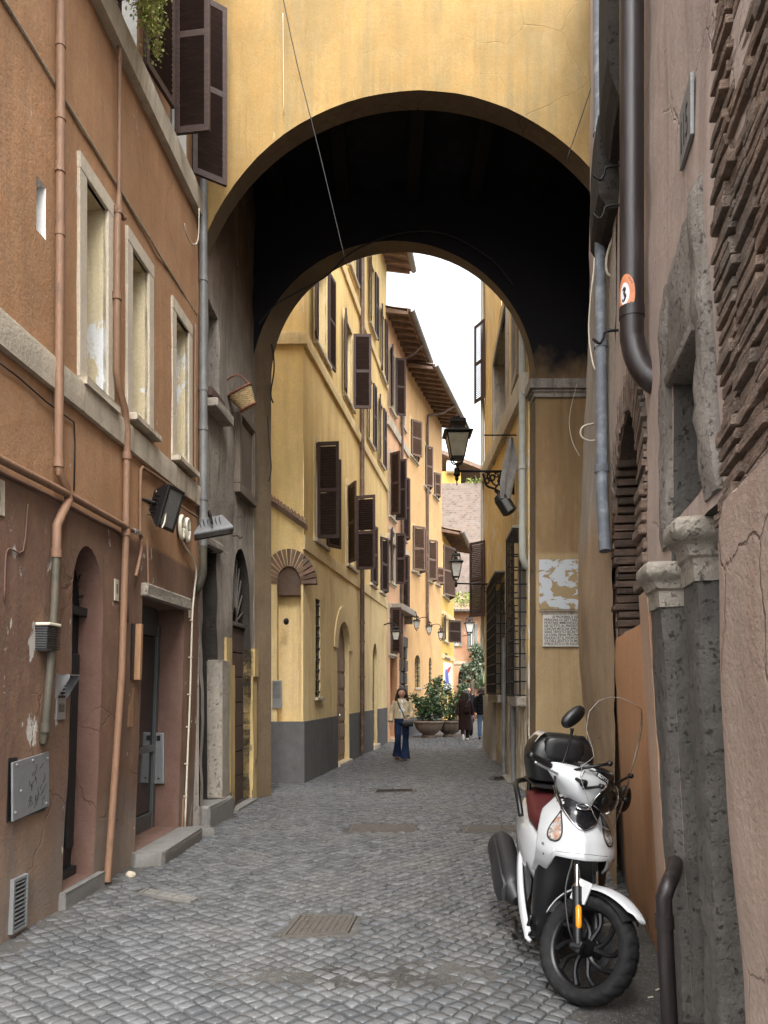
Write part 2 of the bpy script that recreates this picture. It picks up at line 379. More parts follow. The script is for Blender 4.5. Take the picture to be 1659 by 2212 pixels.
# ---------------------------------------------------------------- walls: vertical planes standing in the street
def K(x): return (x - 829.5) / 1660
class Wall:
    """u runs along the wall, z up, w out into the street. ux / hit read where a sight line of the survey photograph meets the plane"""
    def __init__(s, x0, y0, x1, y1, side=1, lean=0, zl=2.2):
        s.a = Vector((x0, y0)); d = Vector((x1 - x0, y1 - y0)); s.len = d.length; s.d = d.normalized()
        s.n = Vector((s.d.y, -s.d.x)) * side; s.lean = lean; s.zl = zl
    def p(s, u, z, w=0.0):
        if s.lean: w = w - s.lean * max(0.0, s.zl - z)
        q = s.a + s.d * u + s.n * w
        return Vector((q.x, q.y, z))
    def T(s): return lambda u, z, w: s.p(u, z, w)
    def uY(s, Y): return (Y - s.a.y) / s.d.y
    def ux(s, x, w=0.0):
        k = K(x); b = s.a + s.n * w
        return (k * b.y - b.x) / (s.d.x - k * s.d.y)
    def hit(s, x, y, w=0.0):
        u = s.ux(x, w); Y = (s.a + s.n * w + s.d * u).y
        return u, 1.62 + (1488 - y) * Y / 1660
    def z(s, x, y, w=0.0): return s.hit(x, y, w)[1]

def rect(u0, u1, z0, z1): return [(u0, z0), (u1, z0), (u1, z1), (u0, z1)]
def arch(u0, u1, z0, zs, zt, n=12):
    c, r = (u0 + u1) / 2, (u1 - u0) / 2
    return [(u0, z0), (u1, z0)] + [(c + r * math.cos(math.pi * i / n), zs + (zt - zs) * math.sin(math.pi * i / n)) for i in range(n + 1)]
def inside(poly, x, y):
    c = False; n = len(poly)
    for i in range(n):
        x1, y1 = poly[i]; x2, y2 = poly[(i + 1) % n]
        if (y1 > y) != (y2 > y) and x < (x2 - x1) * (y - y1) / (y2 - y1) + x1: c = not c
    return c
def bulge(u, z, seed=0, amp=.012):
    return amp * (noise.noise(Vector((u * .9 + seed, z * .9, seed))) + .5 * noise.noise(Vector((u * 3.1, z * 3.1 + seed, seed))))
def facade(wall, u0, u1, z0, z1, holes, mat, parent, name='wall', step=.22, amp=.012, back=3.0, wfun=None, far=False):
    """one wall sheet with its openings cut out, closed to a block of depth 'back'"""
    pts = []; edges = []
    def loop(poly):
        o = len(pts); k = 0
        for i in range(len(poly)):
            (ax, ay), (bx, by) = poly[i], poly[(i + 1) % len(poly)]
            n = max(1, int(math.hypot(bx - ax, by - ay) / step))
            for j in range(n): pts.append((ax + (bx - ax) * j / n, ay + (by - ay) * j / n)); k += 1
        for i in range(k): edges.append((o + i, o + (i + 1) % k))
        return list(range(o, o + k))
    outer = loop(rect(u0, u1, z0, z1)); hl = [loop(h) for h in holes]
    nu, nz = int((u1 - u0) / step), int((z1 - z0) / step)
    for i in range(1, nu):
        for j in range(1, nz):
            u = u0 + (u1 - u0) * (i + .3 * (j % 2)) / nu; z = z0 + (z1 - z0) * j / nz
            if u < u1 - step * .4 and not any(min(a for a, b in h) - .5 * step < u < max(a for a, b in h) + .5 * step and min(b for a, b in h) - .5 * step < z < max(b for a, b in h) + .5 * step for h in holes): pts.append((u, z))
    v, e, f, *_ = delaunay_2d_cdt([Vector(p) for p in pts], edges, [], 0, 1e-5)
    fs = []
    for t in f:
        cx = sum(v[i].x for i in t) / len(t); cy = sum(v[i].y for i in t) / len(t)
        if u0 < cx < u1 and z0 < cy < z1 and not any(inside(h, cx, cy) for h in holes): fs.append(tuple(t))
    W_ = lambda u, z: (bulge(u, z, wall.a.x, amp) if amp else 0) + (wfun(u, z) if wfun else 0)
    m = MB(); m.addw([tuple(wall.p(q.x, q.y, W_(q.x, q.y))) for q in v], fs)
    if back:
        B = [wall.p(u0, z0, -back), wall.p(u1, z0, -back), wall.p(u1, z1, -back), wall.p(u0, z1, -back)]
        F = [wall.p(u0, z0, W_(u0, z0)), wall.p(u1, z0, W_(u1, z0)), wall.p(u1, z1, W_(u1, z1)), wall.p(u0, z1, W_(u0, z1))]
        o = [tuple(q) for q in F + B]
        m.addw(o, [(4, 5, 6, 7), (0, 4, 7, 3), (1, 2, 6, 5), (3, 7, 6, 2)])
    ob = m.build(name, mat, parent, True, 35)
    wall.W = W_
    return ob
def reveal(wall, poly, depth, mat, parent, name='reveal'):
    m = MB(wall.T()); n = len(poly); W_ = getattr(wall, 'W', lambda u, z: 0)
    q = []
    for i in range(n):
        (ax, ay), (bx, by) = poly[i], poly[(i + 1) % n]; k = max(1, int(math.hypot(bx - ax, by - ay) / .15))
        q += [(ax + (bx - ax) * j / k, ay + (by - ay) * j / k) for j in range(k)]
    n = len(q)
    vs = [(u, z, W_(u, z)) for u, z in q] + [(u, z, -depth) for u, z in q]
    m.add(vs, [(i, (i + 1) % n, n + (i + 1) % n, n + i) for i in range(n)])
    return m.build(name, mat, parent, True, 30)
def plate(wall, poly, w, mat, parent, name='pane', th=.02):
    m = MB(wall.T()); n = len(poly)
    vs = [(u, z, w) for u, z in poly] + [(u, z, w - th) for u, z in poly]
    m.add(vs, [tuple(range(n)), tuple(range(n, 2 * n))[::-1]] + [(i, n + i, n + (i + 1) % n, (i + 1) % n) for i in range(n)])
    return m.build(name, mat, parent)
def frame_trim(wall, u0, u1, z0, z1, t, w, mat, parent, name='window_frame', bottom=True, proud=.02, back=.03):
    m = MB(wall.T())
    m.box(u0 - t, u0, z0, z1, -back, proud, .006); m.box(u1, u1 + t, z0, z1, -back, proud, .006)
    m.box(u0 - t, u1 + t, z1 + .0, z1 + t, -back, proud + .003, .006)
    if bottom: m.box(u0 - t, u1 + t, z0 - t, z0, -back, proud + .003, .006)
    return m.build(name, mat, parent)
SHUT = {}
def shutter_mesh(w, h, mat, slats=True):
    key = (round(w, 3), round(h, 3), mat)
    if key in SHUT: return SHUT[key]
    m = MB(); s = .055; t = .02
    m.box(0, s, -t, t, 0, h, .004); m.box(w - s, w, -t, t, 0, h, .004)
    for z in (0, h * .5 - .035, h - .07): m.box(s, w - s, -t * .9, t * .9, z, z + .07, .003)
    z = .095
    while z < h - .09:
        if abs(z - h * .5) > .038:
            m.box(s, w - s, -.031, .031, z - .004, z + .004, 0, Matrix.Rotation(R(-52), 3, 'X'))
        z += .05
    me = m.build('shutter', mat); d = me.data; bpy.data.objects.remove(me); SHUT[key] = d
    return d
def shutter(wall, u, z, w, h, ang, near, mat, parent, off=.05):
    """near = hinged on the jamb nearer the camera; ang 0 closed, 90 straight out, 170 folded back on the wall"""
    o = bpy.data.objects.new('shutter', shutter_mesh(w, h, mat)); COL.objects.link(o)
    a = R(ang); d = (wall.d if near else -wall.d) * math.cos(a) + wall.n * math.sin(a)
    p = wall.p(u, z, off); o.location = p; o.rotation_euler = (0, 0, math.atan2(d.y, d.x)); adopt(o, parent); return o
def window(wall, parent, u0, u1, z0, z1, holes, depth=.18, trim=.13, trim_mat='trim_y', pane='darkglass', leaves=None, smat='shutter', sill=True, rev=None):
    """opening for the wall plus, later, frame, reveal, pane, sill and shutter leaves"""
    holes.append(rect(u0, u1, z0, z1))
    def later():
        fr = frame_trim(wall, u0, u1, z0, z1, trim, 0, trim_mat, parent, 'window') if trim else reveal(wall, rect(u0, u1, z0, z1), depth, rev or trim_mat, parent, 'window')
        if trim: reveal(wall, rect(u0, u1, z0, z1), depth, rev or trim_mat, fr, 'reveal')
        plate(wall, rect(u0, u1, z0, z1), -depth, pane, fr, 'pane')
        m = MB(wall.T()); c = (u0 + u1) / 2; g = -depth + .025
        for a, b, zz0, zz1 in ((u0, u0 + .05, z0, z1), (u1 - .05, u1, z0, z1), (c - .035, c + .035, z0, z1), (u0 + .05, c - .035, z0, z0 + .06), (c + .035, u1 - .05, z0, z0 + .06), (u0 + .05, c - .035, z1 - .06, z1), (c + .035, u1 - .05, z1 - .06, z1)):
            m.box(a, b, zz0, zz1, -depth + .002, g)
        m.build('sash', 'white' if pane == 'darkglass' else 'door_wood', fr)
        if sill:
            m = MB(wall.T()); m.box(u0 - trim - .03, u1 + trim + .03, z0 - .075, z0 - .008, -depth + .03, .085, .008); m.build('sill', 'cornice', fr)
        if leaves:
            w = (u1 - u0) / 2
            for near, a in zip((True, False), leaves):
                if a is not None: shutter(wall, u0 if near else u1, z0, w, z1 - z0, a, near, smat, parent)
    return later
def band(wall, u0, u1, z0, z1, proud, mat, parent, name='string_course', u1z=0.0, step=.5):
    """long moulding with a slightly uneven face; u1z lifts its far end"""
    m = MB(wall.T()); n = max(2, int((u1 - u0) / step)); rings = []
    for i in range(n + 1):
        u = u0 + (u1 - u0) * i / n; dz = u1z * i / n; j = .006 * noise.noise(Vector((u * 1.7, z0, 3)))
        rings.append([(u, z0 + dz + j, -.05), (u, z0 + dz + j, proud * .8), (u, z0 + dz + (z1 - z0) * .3, proud * .85 + j), (u, z0 + dz + (z1 - z0) * .85, proud + j), (u, z1 + dz - .0, proud * .92), (u, z1 + dz + .02, -.05)])
    m.loft(rings); return m.build(name, mat, parent, True, 25)
def pipe(name, path, r, mat, label, wall=None, joints=(), group=None, smooth=0, seg=12):
    """a pipe with its collars as parts"""
    m = MB(wall.T() if wall else None); p0 = m.P(path[0]); o = thing(name, label, 'pipe', tuple(m.P(path[-1])), group)
    m.tube(path, r, seg, smooth); m.build('pipe', mat, o, True, 40)
    for j in joints:
        j, rr = (j, r) if not isinstance(j, tuple) or len(j) == 3 else j
        m = MB(wall.T() if wall else None); rr = rr if not isinstance(rr, list) else rr[0]
        m.tube([(j[0], j[1] - .03, j[2]), (j[0], j[1] + .03, j[2])] if wall else [(j[0], j[1], j[2] - .03), (j[0], j[1], j[2] + .03)], rr * 1.16, seg)
        m.build('collar', mat, o, True, 40)
    return o

M['greystone'] = plaster('worn_grey_step_stone', (.20, .19, .175), .3, (.08, .075, .07), .5, None, bump=.6, streak=.2)
def wornbrick(name, c, dark):
    t = NT(name); v = t.noise(7, 3, .6, (1, 1, 2.2)); n = t.noise(24, 5, .75); n4 = t.noise(2.2, 5, .6)
    col = t.mix(t.ramp(v, .3, .7), mulc(c, .55), mulc(c, 1.5)); col = t.mix(t.math('MULTIPLY', t.ramp(n4, .45, .62), .7), col, dark); col = t.mix(t.math('MULTIPLY', t.ramp(n, .52, .7), .45), col, (.30, .26, .22))
    t.bump(t.math('ADD', n, t.noise(60, 4, .7)), .9, .02); return t.out(col, .95, .15)
M['brick_worn'] = wornbrick('eroded_brick', (.20, .142, .108), (.135, .12, .105))
DT = bpy.data.textures.new('erosion', 'CLOUDS'); DT.noise_scale = .035; DT.noise_depth = 4
def erode(o, voxel, amt):
    b = o.modifiers.new('bevel', 'BEVEL'); b.width = .006; b.segments = 1
    s = o.modifiers.new('sub', 'SUBSURF'); s.subdivision_type = 'SIMPLE'; s.levels = s.render_levels = 2
    d = o.modifiers.new('displace', 'DISPLACE'); d.texture = DT; d.texture_coords = 'LOCAL'; d.strength = amt; d.mid_level = .5
M['tablet'] = plaster('grey_brown_tablet', (.17, .135, .105), .15, (.08, .065, .05), .4, None, bump=.25, streak=.5)
M['vault_wood'] = plain('near_black_beam_timber', (.007, .006, .006), .85, .2, 0, .3, 5, .3)  # ceiling beams share the near-black tone of the vault
M['marble'] = plain('weathered_marble', (.52, .50, .46), .7, .3, 0, .12, 9, .12, (.28, .26, .22), .5)
M['engraving'] = plain('engraved_letters', (.075, .07, .06), .9, .2, 0, .2, 9, 0)
def poster():
    t = NT('torn_white_paper'); p = t.noise(3.4, 7, .62, (1, 1, 1.5), 1.3); f = t.ramp(p, .485, .49)
    col = t.mix(f, (.30, .22, .12), (.46, .485, .51)); t.bump(f, .4, .01); return t.out(col, .85, .25)
M['poster'] = poster()
def woven(name, c1, c2):
    t = NT(name); w = t.n('TexWave', wave_type='BANDS', bands_direction='Z'); w.inputs['Scale'].default_value = 14; w.inputs['Distortion'].default_value = 5; w.inputs['Detail'].default_value = 3; w.inputs['Detail Scale'].default_value = 6
    t.l(t.coords(), w.inputs['Vector']); col = t.mix(w.outputs['Fac'], c1, c2); t.bump(w.outputs['Fac'], .6, .01); return t.out(col, .7, .3)
M['straw'] = woven('woven_straw', (.20, .13, .055), (.55, .40, .20))
M['redwicker'] = plain('red_brown_wicker', (.14, .045, .025), .6, .4, 0, .3, 20, .2)
M['red'] = plain('red_paint', (.55, .04, .05), .5, .4); M['blue'] = plain('blue_paint', (.04, .10, .42), .5, .4)
M['lampglass'] = plain('dusty_lantern_glass', (.34, .30, .20), .35, .5, 0, .4, 5, .0, (.13, .10, .065), .8)
M['paleglass'] = plain('pale_lantern_glass', (.50, .50, .47), .25, .5, 0, .2, 5, .0)
M['trim_pale'] = plaster('pale_window_surround', (.60, .53, .42), .15, (.34, .29, .22), .45, None, bump=.4, streak=.6)
M['rag'] = plain('faded_grey_cloth', (.30, .29, .28), .9, .2, 0, .25, 6, .3)
# scooter
def paint(name, c, rough=.18, coat=1.0, var=.03):
    t = NT(name); n = t.noise(4, 5, .6); col = t.mix(t.ramp(n, .35, .7), mulc(c, 1 - var), mulc(c, 1 + var))
    dust = t.noise(30, 4, .7); rr = t.math('ADD', rough, t.math('MULTIPLY', t.ramp(dust, .45, .7), .12))
    t.b.inputs['Coat Weight'].default_value = coat; t.b.inputs['Coat Roughness'].default_value = .06
    return t.out(col, rr, .5)
M['sc_white'] = paint('pearl_white_paint', (.47, .48, .49), .3)
M['sc_black'] = paint('gloss_black_panel', (.008, .008, .009), .12, .6)
M['sc_plastic'] = plain('scooter_black_plastic', (.0055, .0055, .006), .42, .5, 0, .15, 20, .03)
M['sc_grey'] = plain('scooter_grey_plastic', (.022, .022, .024), .45, .5, .2, .15, 20, .03)
M['sc_box'] = plain('textured_black_box', (.0055, .006, .0065), .38, .5, 0, .1, 60, .08)
M['sc_seat'] = plain('dark_red_vinyl', (.062, .011, .012), .42, .4, 0, .15, 30, .05)
M['rubber'] = plain('tyre_rubber', (.0085, .0085, .009), .78, .3, 0, .25, 25, .1, (.03, .028, .025), .4)
M['alloy_blk'] = plain('black_alloy', (.006, .006, .007), .32, .5, .3, .2, 12, .02)
M['chrome'] = plain('chrome', (.72, .72, .72), .12, .5, 1.0, .03, 6, 0)
M['amber'] = plain('amber_reflector', (.75, .25, .01), .22, .6, 0, .1, 30, .1)
def clearlens():
    t = NT('clear_indicator_lens'); v = t.n('TexVoronoi'); v.inputs['Scale'].default_value = 70; t.l(t.coords(), v.inputs['Vector'])
    col = t.mix(v.outputs['Color'], (.10, .09, .08), (.60, .58, .56)); n = t.noise(14, 3, .6); col = t.mix(t.math('MULTIPLY', t.ramp(n, .52, .68), .7), col, (.38, .16, .07)); t.bump(v.outputs['Distance'], .6, .01)
    t.b.inputs['Coat Weight'].default_value = 1; return t.out(col, .15, .6)
M['indicator'] = clearlens()
def screen():
    t = NT('clear_windscreen'); tr = t.n('BsdfTransparent'); tr.inputs[0].default_value = (.93, .93, .92, 1); gl = t.n('BsdfGlossy'); gl.inputs['Roughness'].default_value = .04
    fr = t.n('Fresnel'); fr.inputs['IOR'].default_value = 1.35; mx = t.n('MixShader'); t.l(fr.outputs[0], mx.inputs[0]); t.l(tr.outputs[0], mx.inputs[1]); t.l(gl.outputs[0], mx.inputs[2])
    t.l(mx.outputs[0], t.t.nodes['Material Output'].inputs['Surface']); return t.m
M['screen'] = screen()
M['screen_edge'] = plain('windscreen_edge', (.26, .25, .23), .2, .6, 0, .05, 6, 0)
M['orange_st'] = plain('orange_sticker', (.60, .22, .10), .5, .4); M['white_st'] = plain('white_sticker', (.75, .75, .74), .4, .4); M['black_st'] = plain('black_print', (.01, .01, .011), .5, .4)
# people
def cloth(name, c, var=.2, sc=25): return plain(name, c, .9, .15, 0, var, sc, .25)
M['skin'] = plain('brown_skin', (.46, .26, .175), .5, .35, 0, .06, 20, .03); M['skin_l'] = plain('light_skin', (.48, .27, .19), .5, .35, 0, .06, 20, .03)
M['hair_dk'] = plain('dark_brown_hair', (.020, .013, .010), .45, .4, 0, .5, 18, .4, None, 0, (8, 8, .8)); M['hair_gr'] = plain('greying_hair', (.06, .05, .045), .5, .4, 0, .5, 18, .4)
M['beige'] = cloth('beige_jacket_cloth', (.50, .42, .27), .1, 8); M['jeans'] = cloth('dark_blue_denim', (.011, .022, .052), .35, 7); M['jeans_lt'] = cloth('blue_denim', (.10, .17, .29), .25, 8)
M['tee'] = cloth('white_shirt_cloth', (.70, .70, .70), .05); M['coat_br'] = cloth('dark_brown_coat_cloth', (.018, .009, .008), .25, 8); M['puffer'] = cloth('black_puffer_jacket', (.008, .009, .011), .3, 9)
M['leather'] = plain('black_leather', (.014, .011, .011), .4, .5, 0, .2, 20, .05); M['shoe_br'] = plain('brown_shoe_leather', (.07, .03, .018), .45, .4); M['shoe_w'] = plain('white_trainers', (.68, .68, .68), .6, .3)
M['navy'] = cloth('navy_blue_cloth', (.02, .03, .13), .2); M['lips'] = plain('lips', (.26, .07, .06), .5, .3); M['eye_w'] = plain('eye_white', (.55, .53, .5), .3, .5)
M['black_stone'] = plaster('blackened_stone', (.045, .038, .032), .3, (.02, .018, .016), .5, None, bump=.9, streak=.3, pit=.5)
M['tufa_lt'] = plaster('grey_brown_tufa', (.27, .24, .21), .3, (.08, .072, .062), .5, (.28, .25, .22), .70, None, bump=1.0, streak=.4, pit=.15, crack=0)
# ================================================================= GROUND
L1 = Wall(-2.604 + .054 * 2.6, 2.6, -2.126, 8.85, 1, lean=.035)
L2 = Wall(-2.12, 8.85, -1.92, 11.35, 1)
R1 = Wall(.687 + .19 * 1.2, 1.2, .687 + .19 * 8.88, 8.88, -1, lean=.05)
COVERS = []
def gp(x, y):
    """the point of the ground seen at (x, y) of the survey photograph"""
    Y = 1660 * 1.62 / (y - 1488); return (K(x) * Y, Y)
def in_cover(X, Y):
    for q in COVERS:
        if inside(q, X, Y): return True
    return False
def swell(X, Y): return .006 * noise.noise(Vector((X * .9, Y * .7, 1.3)))
def dirt_h(X, Y):
    h = -.014 + .012 * noise.noise(Vector((X * 1.1, Y * .8, 5.1))) + .004 * noise.noise(Vector((X * 6, Y * 6, 2)))
    # mortar fills the joints along both walls and over a worn patch
    xl = -2.604 + .054 * Y if Y < 8.85 else -2.828 + .08 * Y
    h += .02 * max(0, 1 - abs(X - xl + .05) / .38) + .024 * max(0, 1 - math.hypot((X + .1) / 1.1, (Y - 4.35) / .35)) * .8
    if X > .9 and Y < 6: h += .022 * min(1, max(0, (X - (1.0 + .12 * (Y - 4)) + .05 * noise.noise(Vector((X * 5, Y * 5, 9)))) / .12))
    return min(h, .006) + swell(X, Y)
def cover(name, corners, label, cat, rows, cols, grp=None, slots=False, mt='iron_lt'):
    q = [gp(*c) for c in corners]; COVERS.append(q)
    A, B, C_, D = [Vector(p) for p in q]
    def at(s, t): v = (A * (1 - s) + B * s) * (1 - t) + (D * (1 - s) + C_ * s) * t; return v
    m = MB(); o = thing(name, label, cat, (*at(.5, .5), 0), grp)
    def slab(m, s0, s1, t0, t1, z0, z1):
        vs = [(*at(s, t), 0) for s, t in ((s0, t0), (s1, t0), (s1, t1), (s0, t1))]
        m.add([(x, y, z0) for x, y, _ in vs] + [(x, y, z1) for x, y, _ in vs], [(0, 1, 2, 3), (4, 5, 6, 7), (0, 1, 5, 4), (1, 2, 6, 5), (2, 3, 7, 6), (3, 0, 4, 7)])
    f = .045
    for a in ((0, 1, 0, f), (0, 1, 1 - f, 1), (0, f, f, 1 - f), (1 - f, 1, f, 1 - f)): slab(m, *a, -.03, .006)
    m.build('frame', mt, o); m = MB(); slab(m, f, 1 - f, f, 1 - f, -.04, -.012 if slots else -.003)
    g = .25
    for i in range(rows):
        for j in range(cols):
            s0 = f + (1 - 2 * f) * (j + g * .5) / cols; s1 = f + (1 - 2 * f) * (j + 1 - g * .5) / cols
            t0 = f + (1 - 2 * f) * (i + g * .5) / rows; t1 = f + (1 - 2 * f) * (i + 1 - g * .5) / rows
            slab(m, s0, s1, t0, t1, -.02, .004)
    m.build('grating', 'iron' if slots else mt, o); return o
cover('drain_cover', [(608, 2024), (752, 2014), (771, 1979), (647, 1976)], 'rusty cast iron access cover set in the cobbles nearest the camera', 'drain cover', 9, 9)
cover('drain_cover', [(752, 1797), (902, 1794), (893, 1780), (762, 1780)], 'long ribbed iron drain cover in the middle of the street', 'drain cover', 5, 22)
cover('drain_cover', [(1003, 1797), (1125, 1794), (1120, 1782), (1012, 1783)], 'ribbed iron drain cover lying behind the rear of the white scooter', 'drain cover', 5, 20)
cover('drain_grate', [(806, 1712), (897, 1710), (893, 1704), (812, 1705)], 'slotted iron street grate in the middle of the lane beyond the archway', 'drain grate', 2, 12, None, True)
cover('drain_grate', [(1066, 1686), (1106, 1683), (1098, 1676), (1064, 1678)], 'small slotted grate by the foot of the right wall under the barred window', 'drain grate', 2, 7, None, True)
cover('drain_cover', [(298, 1929), (412, 1948), (428, 1940), (318, 1919)], 'small worn stone framed utility cover near the left wall', 'drain cover', 2, 3, None, False, 'greystone')

def make_ground():
    m = MB(); m.add([(-150, -60, -.05), (150, -60, -.05), (150, 240, -.05), (-150, 240, -.05)], [(0, 1, 2, 3)])
    tag(m.build('ground', 'dirt'), kind='structure')
    xs = np.arange(-2.8, 3.4, .045); ys = np.concatenate([np.arange(1.5, 13, .045), np.arange(13, 46, .25)])
    V = [(x, y, dirt_h(x, y)) for y in ys for x in xs]; n = len(xs)
    F = [(j * n + i, j * n + i + 1, (j + 1) * n + i + 1, (j + 1) * n + i) for j in range(len(ys) - 1) for i in range(n - 1)]
    me = bpy.data.meshes.new('pavement_bed'); me.from_pydata(V, [], F); me.materials.append(M['dirt']); me.polygons.foreach_set('use_smooth', [True] * len(F))
    o = bpy.data.objects.new('pavement_bed', me); COL.objects.link(o); tag(o, kind='structure')
    # sampietrini: wedge topped basalt setts laid on the diagonal
    PT = {6: (-1, -.88, -.32, .32, .88, 1), 5: (-1, -.85, 0, .85, 1), 4: (-1, -.82, .82, 1)}
    rnd = random.Random(3); V = []; F = []; T = []; S = []
    s = .094; ca, sa = math.cos(R(47)), math.sin(R(47))
    def place(a, b):
        wx = .09 * math.sin(a * .9 + b * .33) + .05 * noise.noise(Vector((a * .6, b * .6, 0))); wy = .09 * math.cos(b * .8 - a * .3) + .05 * noise.noise(Vector((a * .6, b * .6, 8)))
        a, b = a + wx, b + wy
        return a * ca - b * sa, a * sa + b * ca
    N = 560
    for i in range(-40, N):
        for j in range(-60, N):
            X0, Y0 = (i * s) * ca - (j * s) * sa, (i * s) * sa + (j * s) * ca
            if not (-2.9 < X0 < 3.3 and 2.6 < Y0 < 40): continue
            if Y0 > 22 and X0 < -.4: continue
            off = .5 * s * (i % 2)
            cs = []
            for di, dj in ((-.5, -.5), (.5, -.5), (.5, .5), (-.5, .5)):
                h = random.Random((i * 2 + int(di * 2)) * 7919 + (j * 2 + int(dj * 2)) * 104729)
                jx, jy = h.uniform(-.0125, .0125), h.uniform(-.0125, .0125)
                cs.append(place((i + di) * s + jx * 1.25, (j + dj) * s + jy * 1.25))
            cx = sum(c[0] for c in cs) / 4; cy = sum(c[1] for c in cs) / 4
            if in_cover(cx, cy) or any(in_cover(*c) for c in cs): continue
            if cx > .98 + .12 * (cy - 4) and cy < 5.2: continue
            k = rnd.uniform(.93, .99); hz = rnd.uniform(-.0055, .0055) + swell(cx, cy) + .003; tx, ty = rnd.uniform(-.045, .045), rnd.uniform(-.045, .045)
            n = 6 if cy < 9 else 5 if cy < 14 else 4
            base = len(V); tone = rnd.random() ** 1.2; dm = rnd.uniform(.001, .0035)
            for p in range(n):
                for q in range(n):
                    a, b = PT[n][p], PT[n][q]
                    a2, b2 = a * math.sqrt(1 - .12 * b * b), b * math.sqrt(1 - .12 * a * a)
                    f = (a2 * k + 1) / 2, (b2 * k + 1) / 2
                    x = (cs[0][0] * (1 - f[0]) + cs[1][0] * f[0]) * (1 - f[1]) + (cs[3][0] * (1 - f[0]) + cs[2][0] * f[0]) * f[1]
                    y = (cs[0][1] * (1 - f[0]) + cs[1][1] * f[0]) * (1 - f[1]) + (cs[3][1] * (1 - f[0]) + cs[2][1] * f[0]) * f[1]
                    r = max(abs(a), abs(b)); z = hz - dm * (r ** 4) - (.02 if r > .99 else 0) + tx * (x - cx) + ty * (y - cy)
                    if n == 6 and r < .99: z += .0028 * noise.noise(Vector((x * 24, y * 24, i * .7)))
                    V.append((x, y, z)); T.append(tone)
            S += [0 < p < n - 2 and 0 < q < n - 2 for p in range(n - 1) for q in range(n - 1)]
            F += [(base + p * n + q, base + (p + 1) * n + q, base + (p + 1) * n + q + 1, base + p * n + q + 1) for p in range(n - 1) for q in range(n - 1)]
    me = bpy.data.meshes.new('cobblestone_pavement'); me.from_pydata(V, [], F); me.materials.append(M['cobble'])
    at = me.attributes.new('tone', 'FLOAT', 'POINT'); at.data.foreach_set('value', T)
    me.polygons.foreach_set('use_smooth', S)
    o = bpy.data.objects.new('cobblestone_pavement', me); COL.objects.link(o); tag(o, kind='structure')
make_ground()

# ================================================================= OCHRE HOUSE, left foreground
H = thing('house', 'ochre and red brown plastered house on the left with three bricked-up cream framed windows', 'house', (-2.4, 5, 0))
holes = []; todo = []; u = L1.uY
SH_ = []
for Y0, Y1 in ((5.87, 6.26), (6.79, 7.19), (7.98, 8.40)):
    holes.append(rect(u(Y0), u(Y1), 3.96 if Y0 < 6 else 4.02, 5.52)); SH_.append(holes[-1])
slit = rect(u(5.15), u(5.275), 4.70, 5.06); holes.append(slit)
d1 = arch(u(5.66), u(6.19), .13, 2.30, 2.72); holes.append(d1)
d2 = rect(u(7.08), u(8.30), .13, 2.47); holes.append(d2)
upA = rect(u(6.35), u(6.95), 7.25, 9.3); upB = rect(u(7.86), u(8.40), 7.25, 9.3); upC = rect(u(4.4), u(5.2), 7.25, 9.3)
holes += [upA, upB, upC]
facade(L1, 0, L1.len, -.2, 10.2, holes, 'ochre', H, step=.16, amp=.016)
for i, q in enumerate(SH_):
    u0, u1, z0, z1 = q[0][0], q[1][0], q[0][1], q[2][1]
    w = frame_trim(L1, u0, u1, z0, z1, .125, 0, 'trim_pale', H, 'window', bottom=False, proud=.022)
    reveal(L1, q, .34, 'reveal', w); plate(L1, q, -.34, 'reveal', w, 'blind_panel')
    m = MB(L1.T()); m.box(u0 - .0, u0 + .045, z0, z1, -.335, -.25, .004); m.build('sash', 'metalgrey', w)
    m = MB(L1.T()); m.box(u0 - .12, u1 + .13, z0 - .055, z0 - .0, -.3, .10 if i else .075, .008, jit=.004); m.build('sill', 'cornice', w)
w = reveal(L1, slit, .2, 'white', H, 'slit_window'); plate(L1, slit, -.2, 'black_pl', w, 'pane')
# first doorway
w = reveal(L1, d1, .19, 'redreveal', H, 'doorway')
d = plate(L1, d1, -.19, 'door_blk', w, 'door')
m = MB(L1.T()); a, b = d1[0][0], d1[1][0]
m.box(a, b, 2.20, 2.27, -.19, -.12, .006)
for k in range(3): m.box(a + .05 + k * .17, a + .18 + k * .17, .35, 1.9, -.19, -.165, .01)
m.box(a, b, .13, .2, -.19, -.14, .004); m.build('panel', 'door_blk', d)
m = MB(L1.T())
for k in range(7):
    t = math.pi * (k + .5) / 7; m.tube([((a + b) / 2, 2.28, -.15), ((a + b) / 2 + .25 * math.cos(t), 2.28 + .4 * math.sin(t), -.15)], .006, 6)
m.build('fanlight', 'iron', d)
m = MB(L1.T()); m.box(a - .05, b + .12, -.03, .125, -.25, .05, .01, jit=.004); m.build('threshold', 'greystone', w)
# second doorway
w = reveal(L1, d2, .30, 'redreveal', H, 'doorway')
d = plate(L1, d2, -.30, 'door_grey', w, 'door'); a, b = u(7.08), u(8.30); c = (a + b) / 2
m = MB(L1.T())
for x0, x1 in ((a, a + .08), (c - .07, c - .005), (c + .005, c + .07), (b - .08, b)): m.box(x0, x1, .13, 2.3, -.3, -.255, .006)
for z0, z1 in ((.13, .3), (2.18, 2.3), (2.30, 2.47), (.95, 1.02)): m.box(a + .08, b - .08, z0, z1, -.3, -.26, .006)
m.build('door_frame', 'door_grey', d)
m = MB(L1.T()); m.box(a + .09, c - .08, 1.04, 2.16, -.296, -.285); m.box(c + .08, b - .09, .32, 2.16, -.296, -.285); m.build('pane', 'darkglass', d)
m = MB(L1.T()); m.box(c - .055, c - .03, 1.02, 1.06, -.26, -.2, .005); m.box(c - .12, c - .03, 1.035, 1.055, -.22, -.2, .004); m.build('handle', 'black_pl', d)
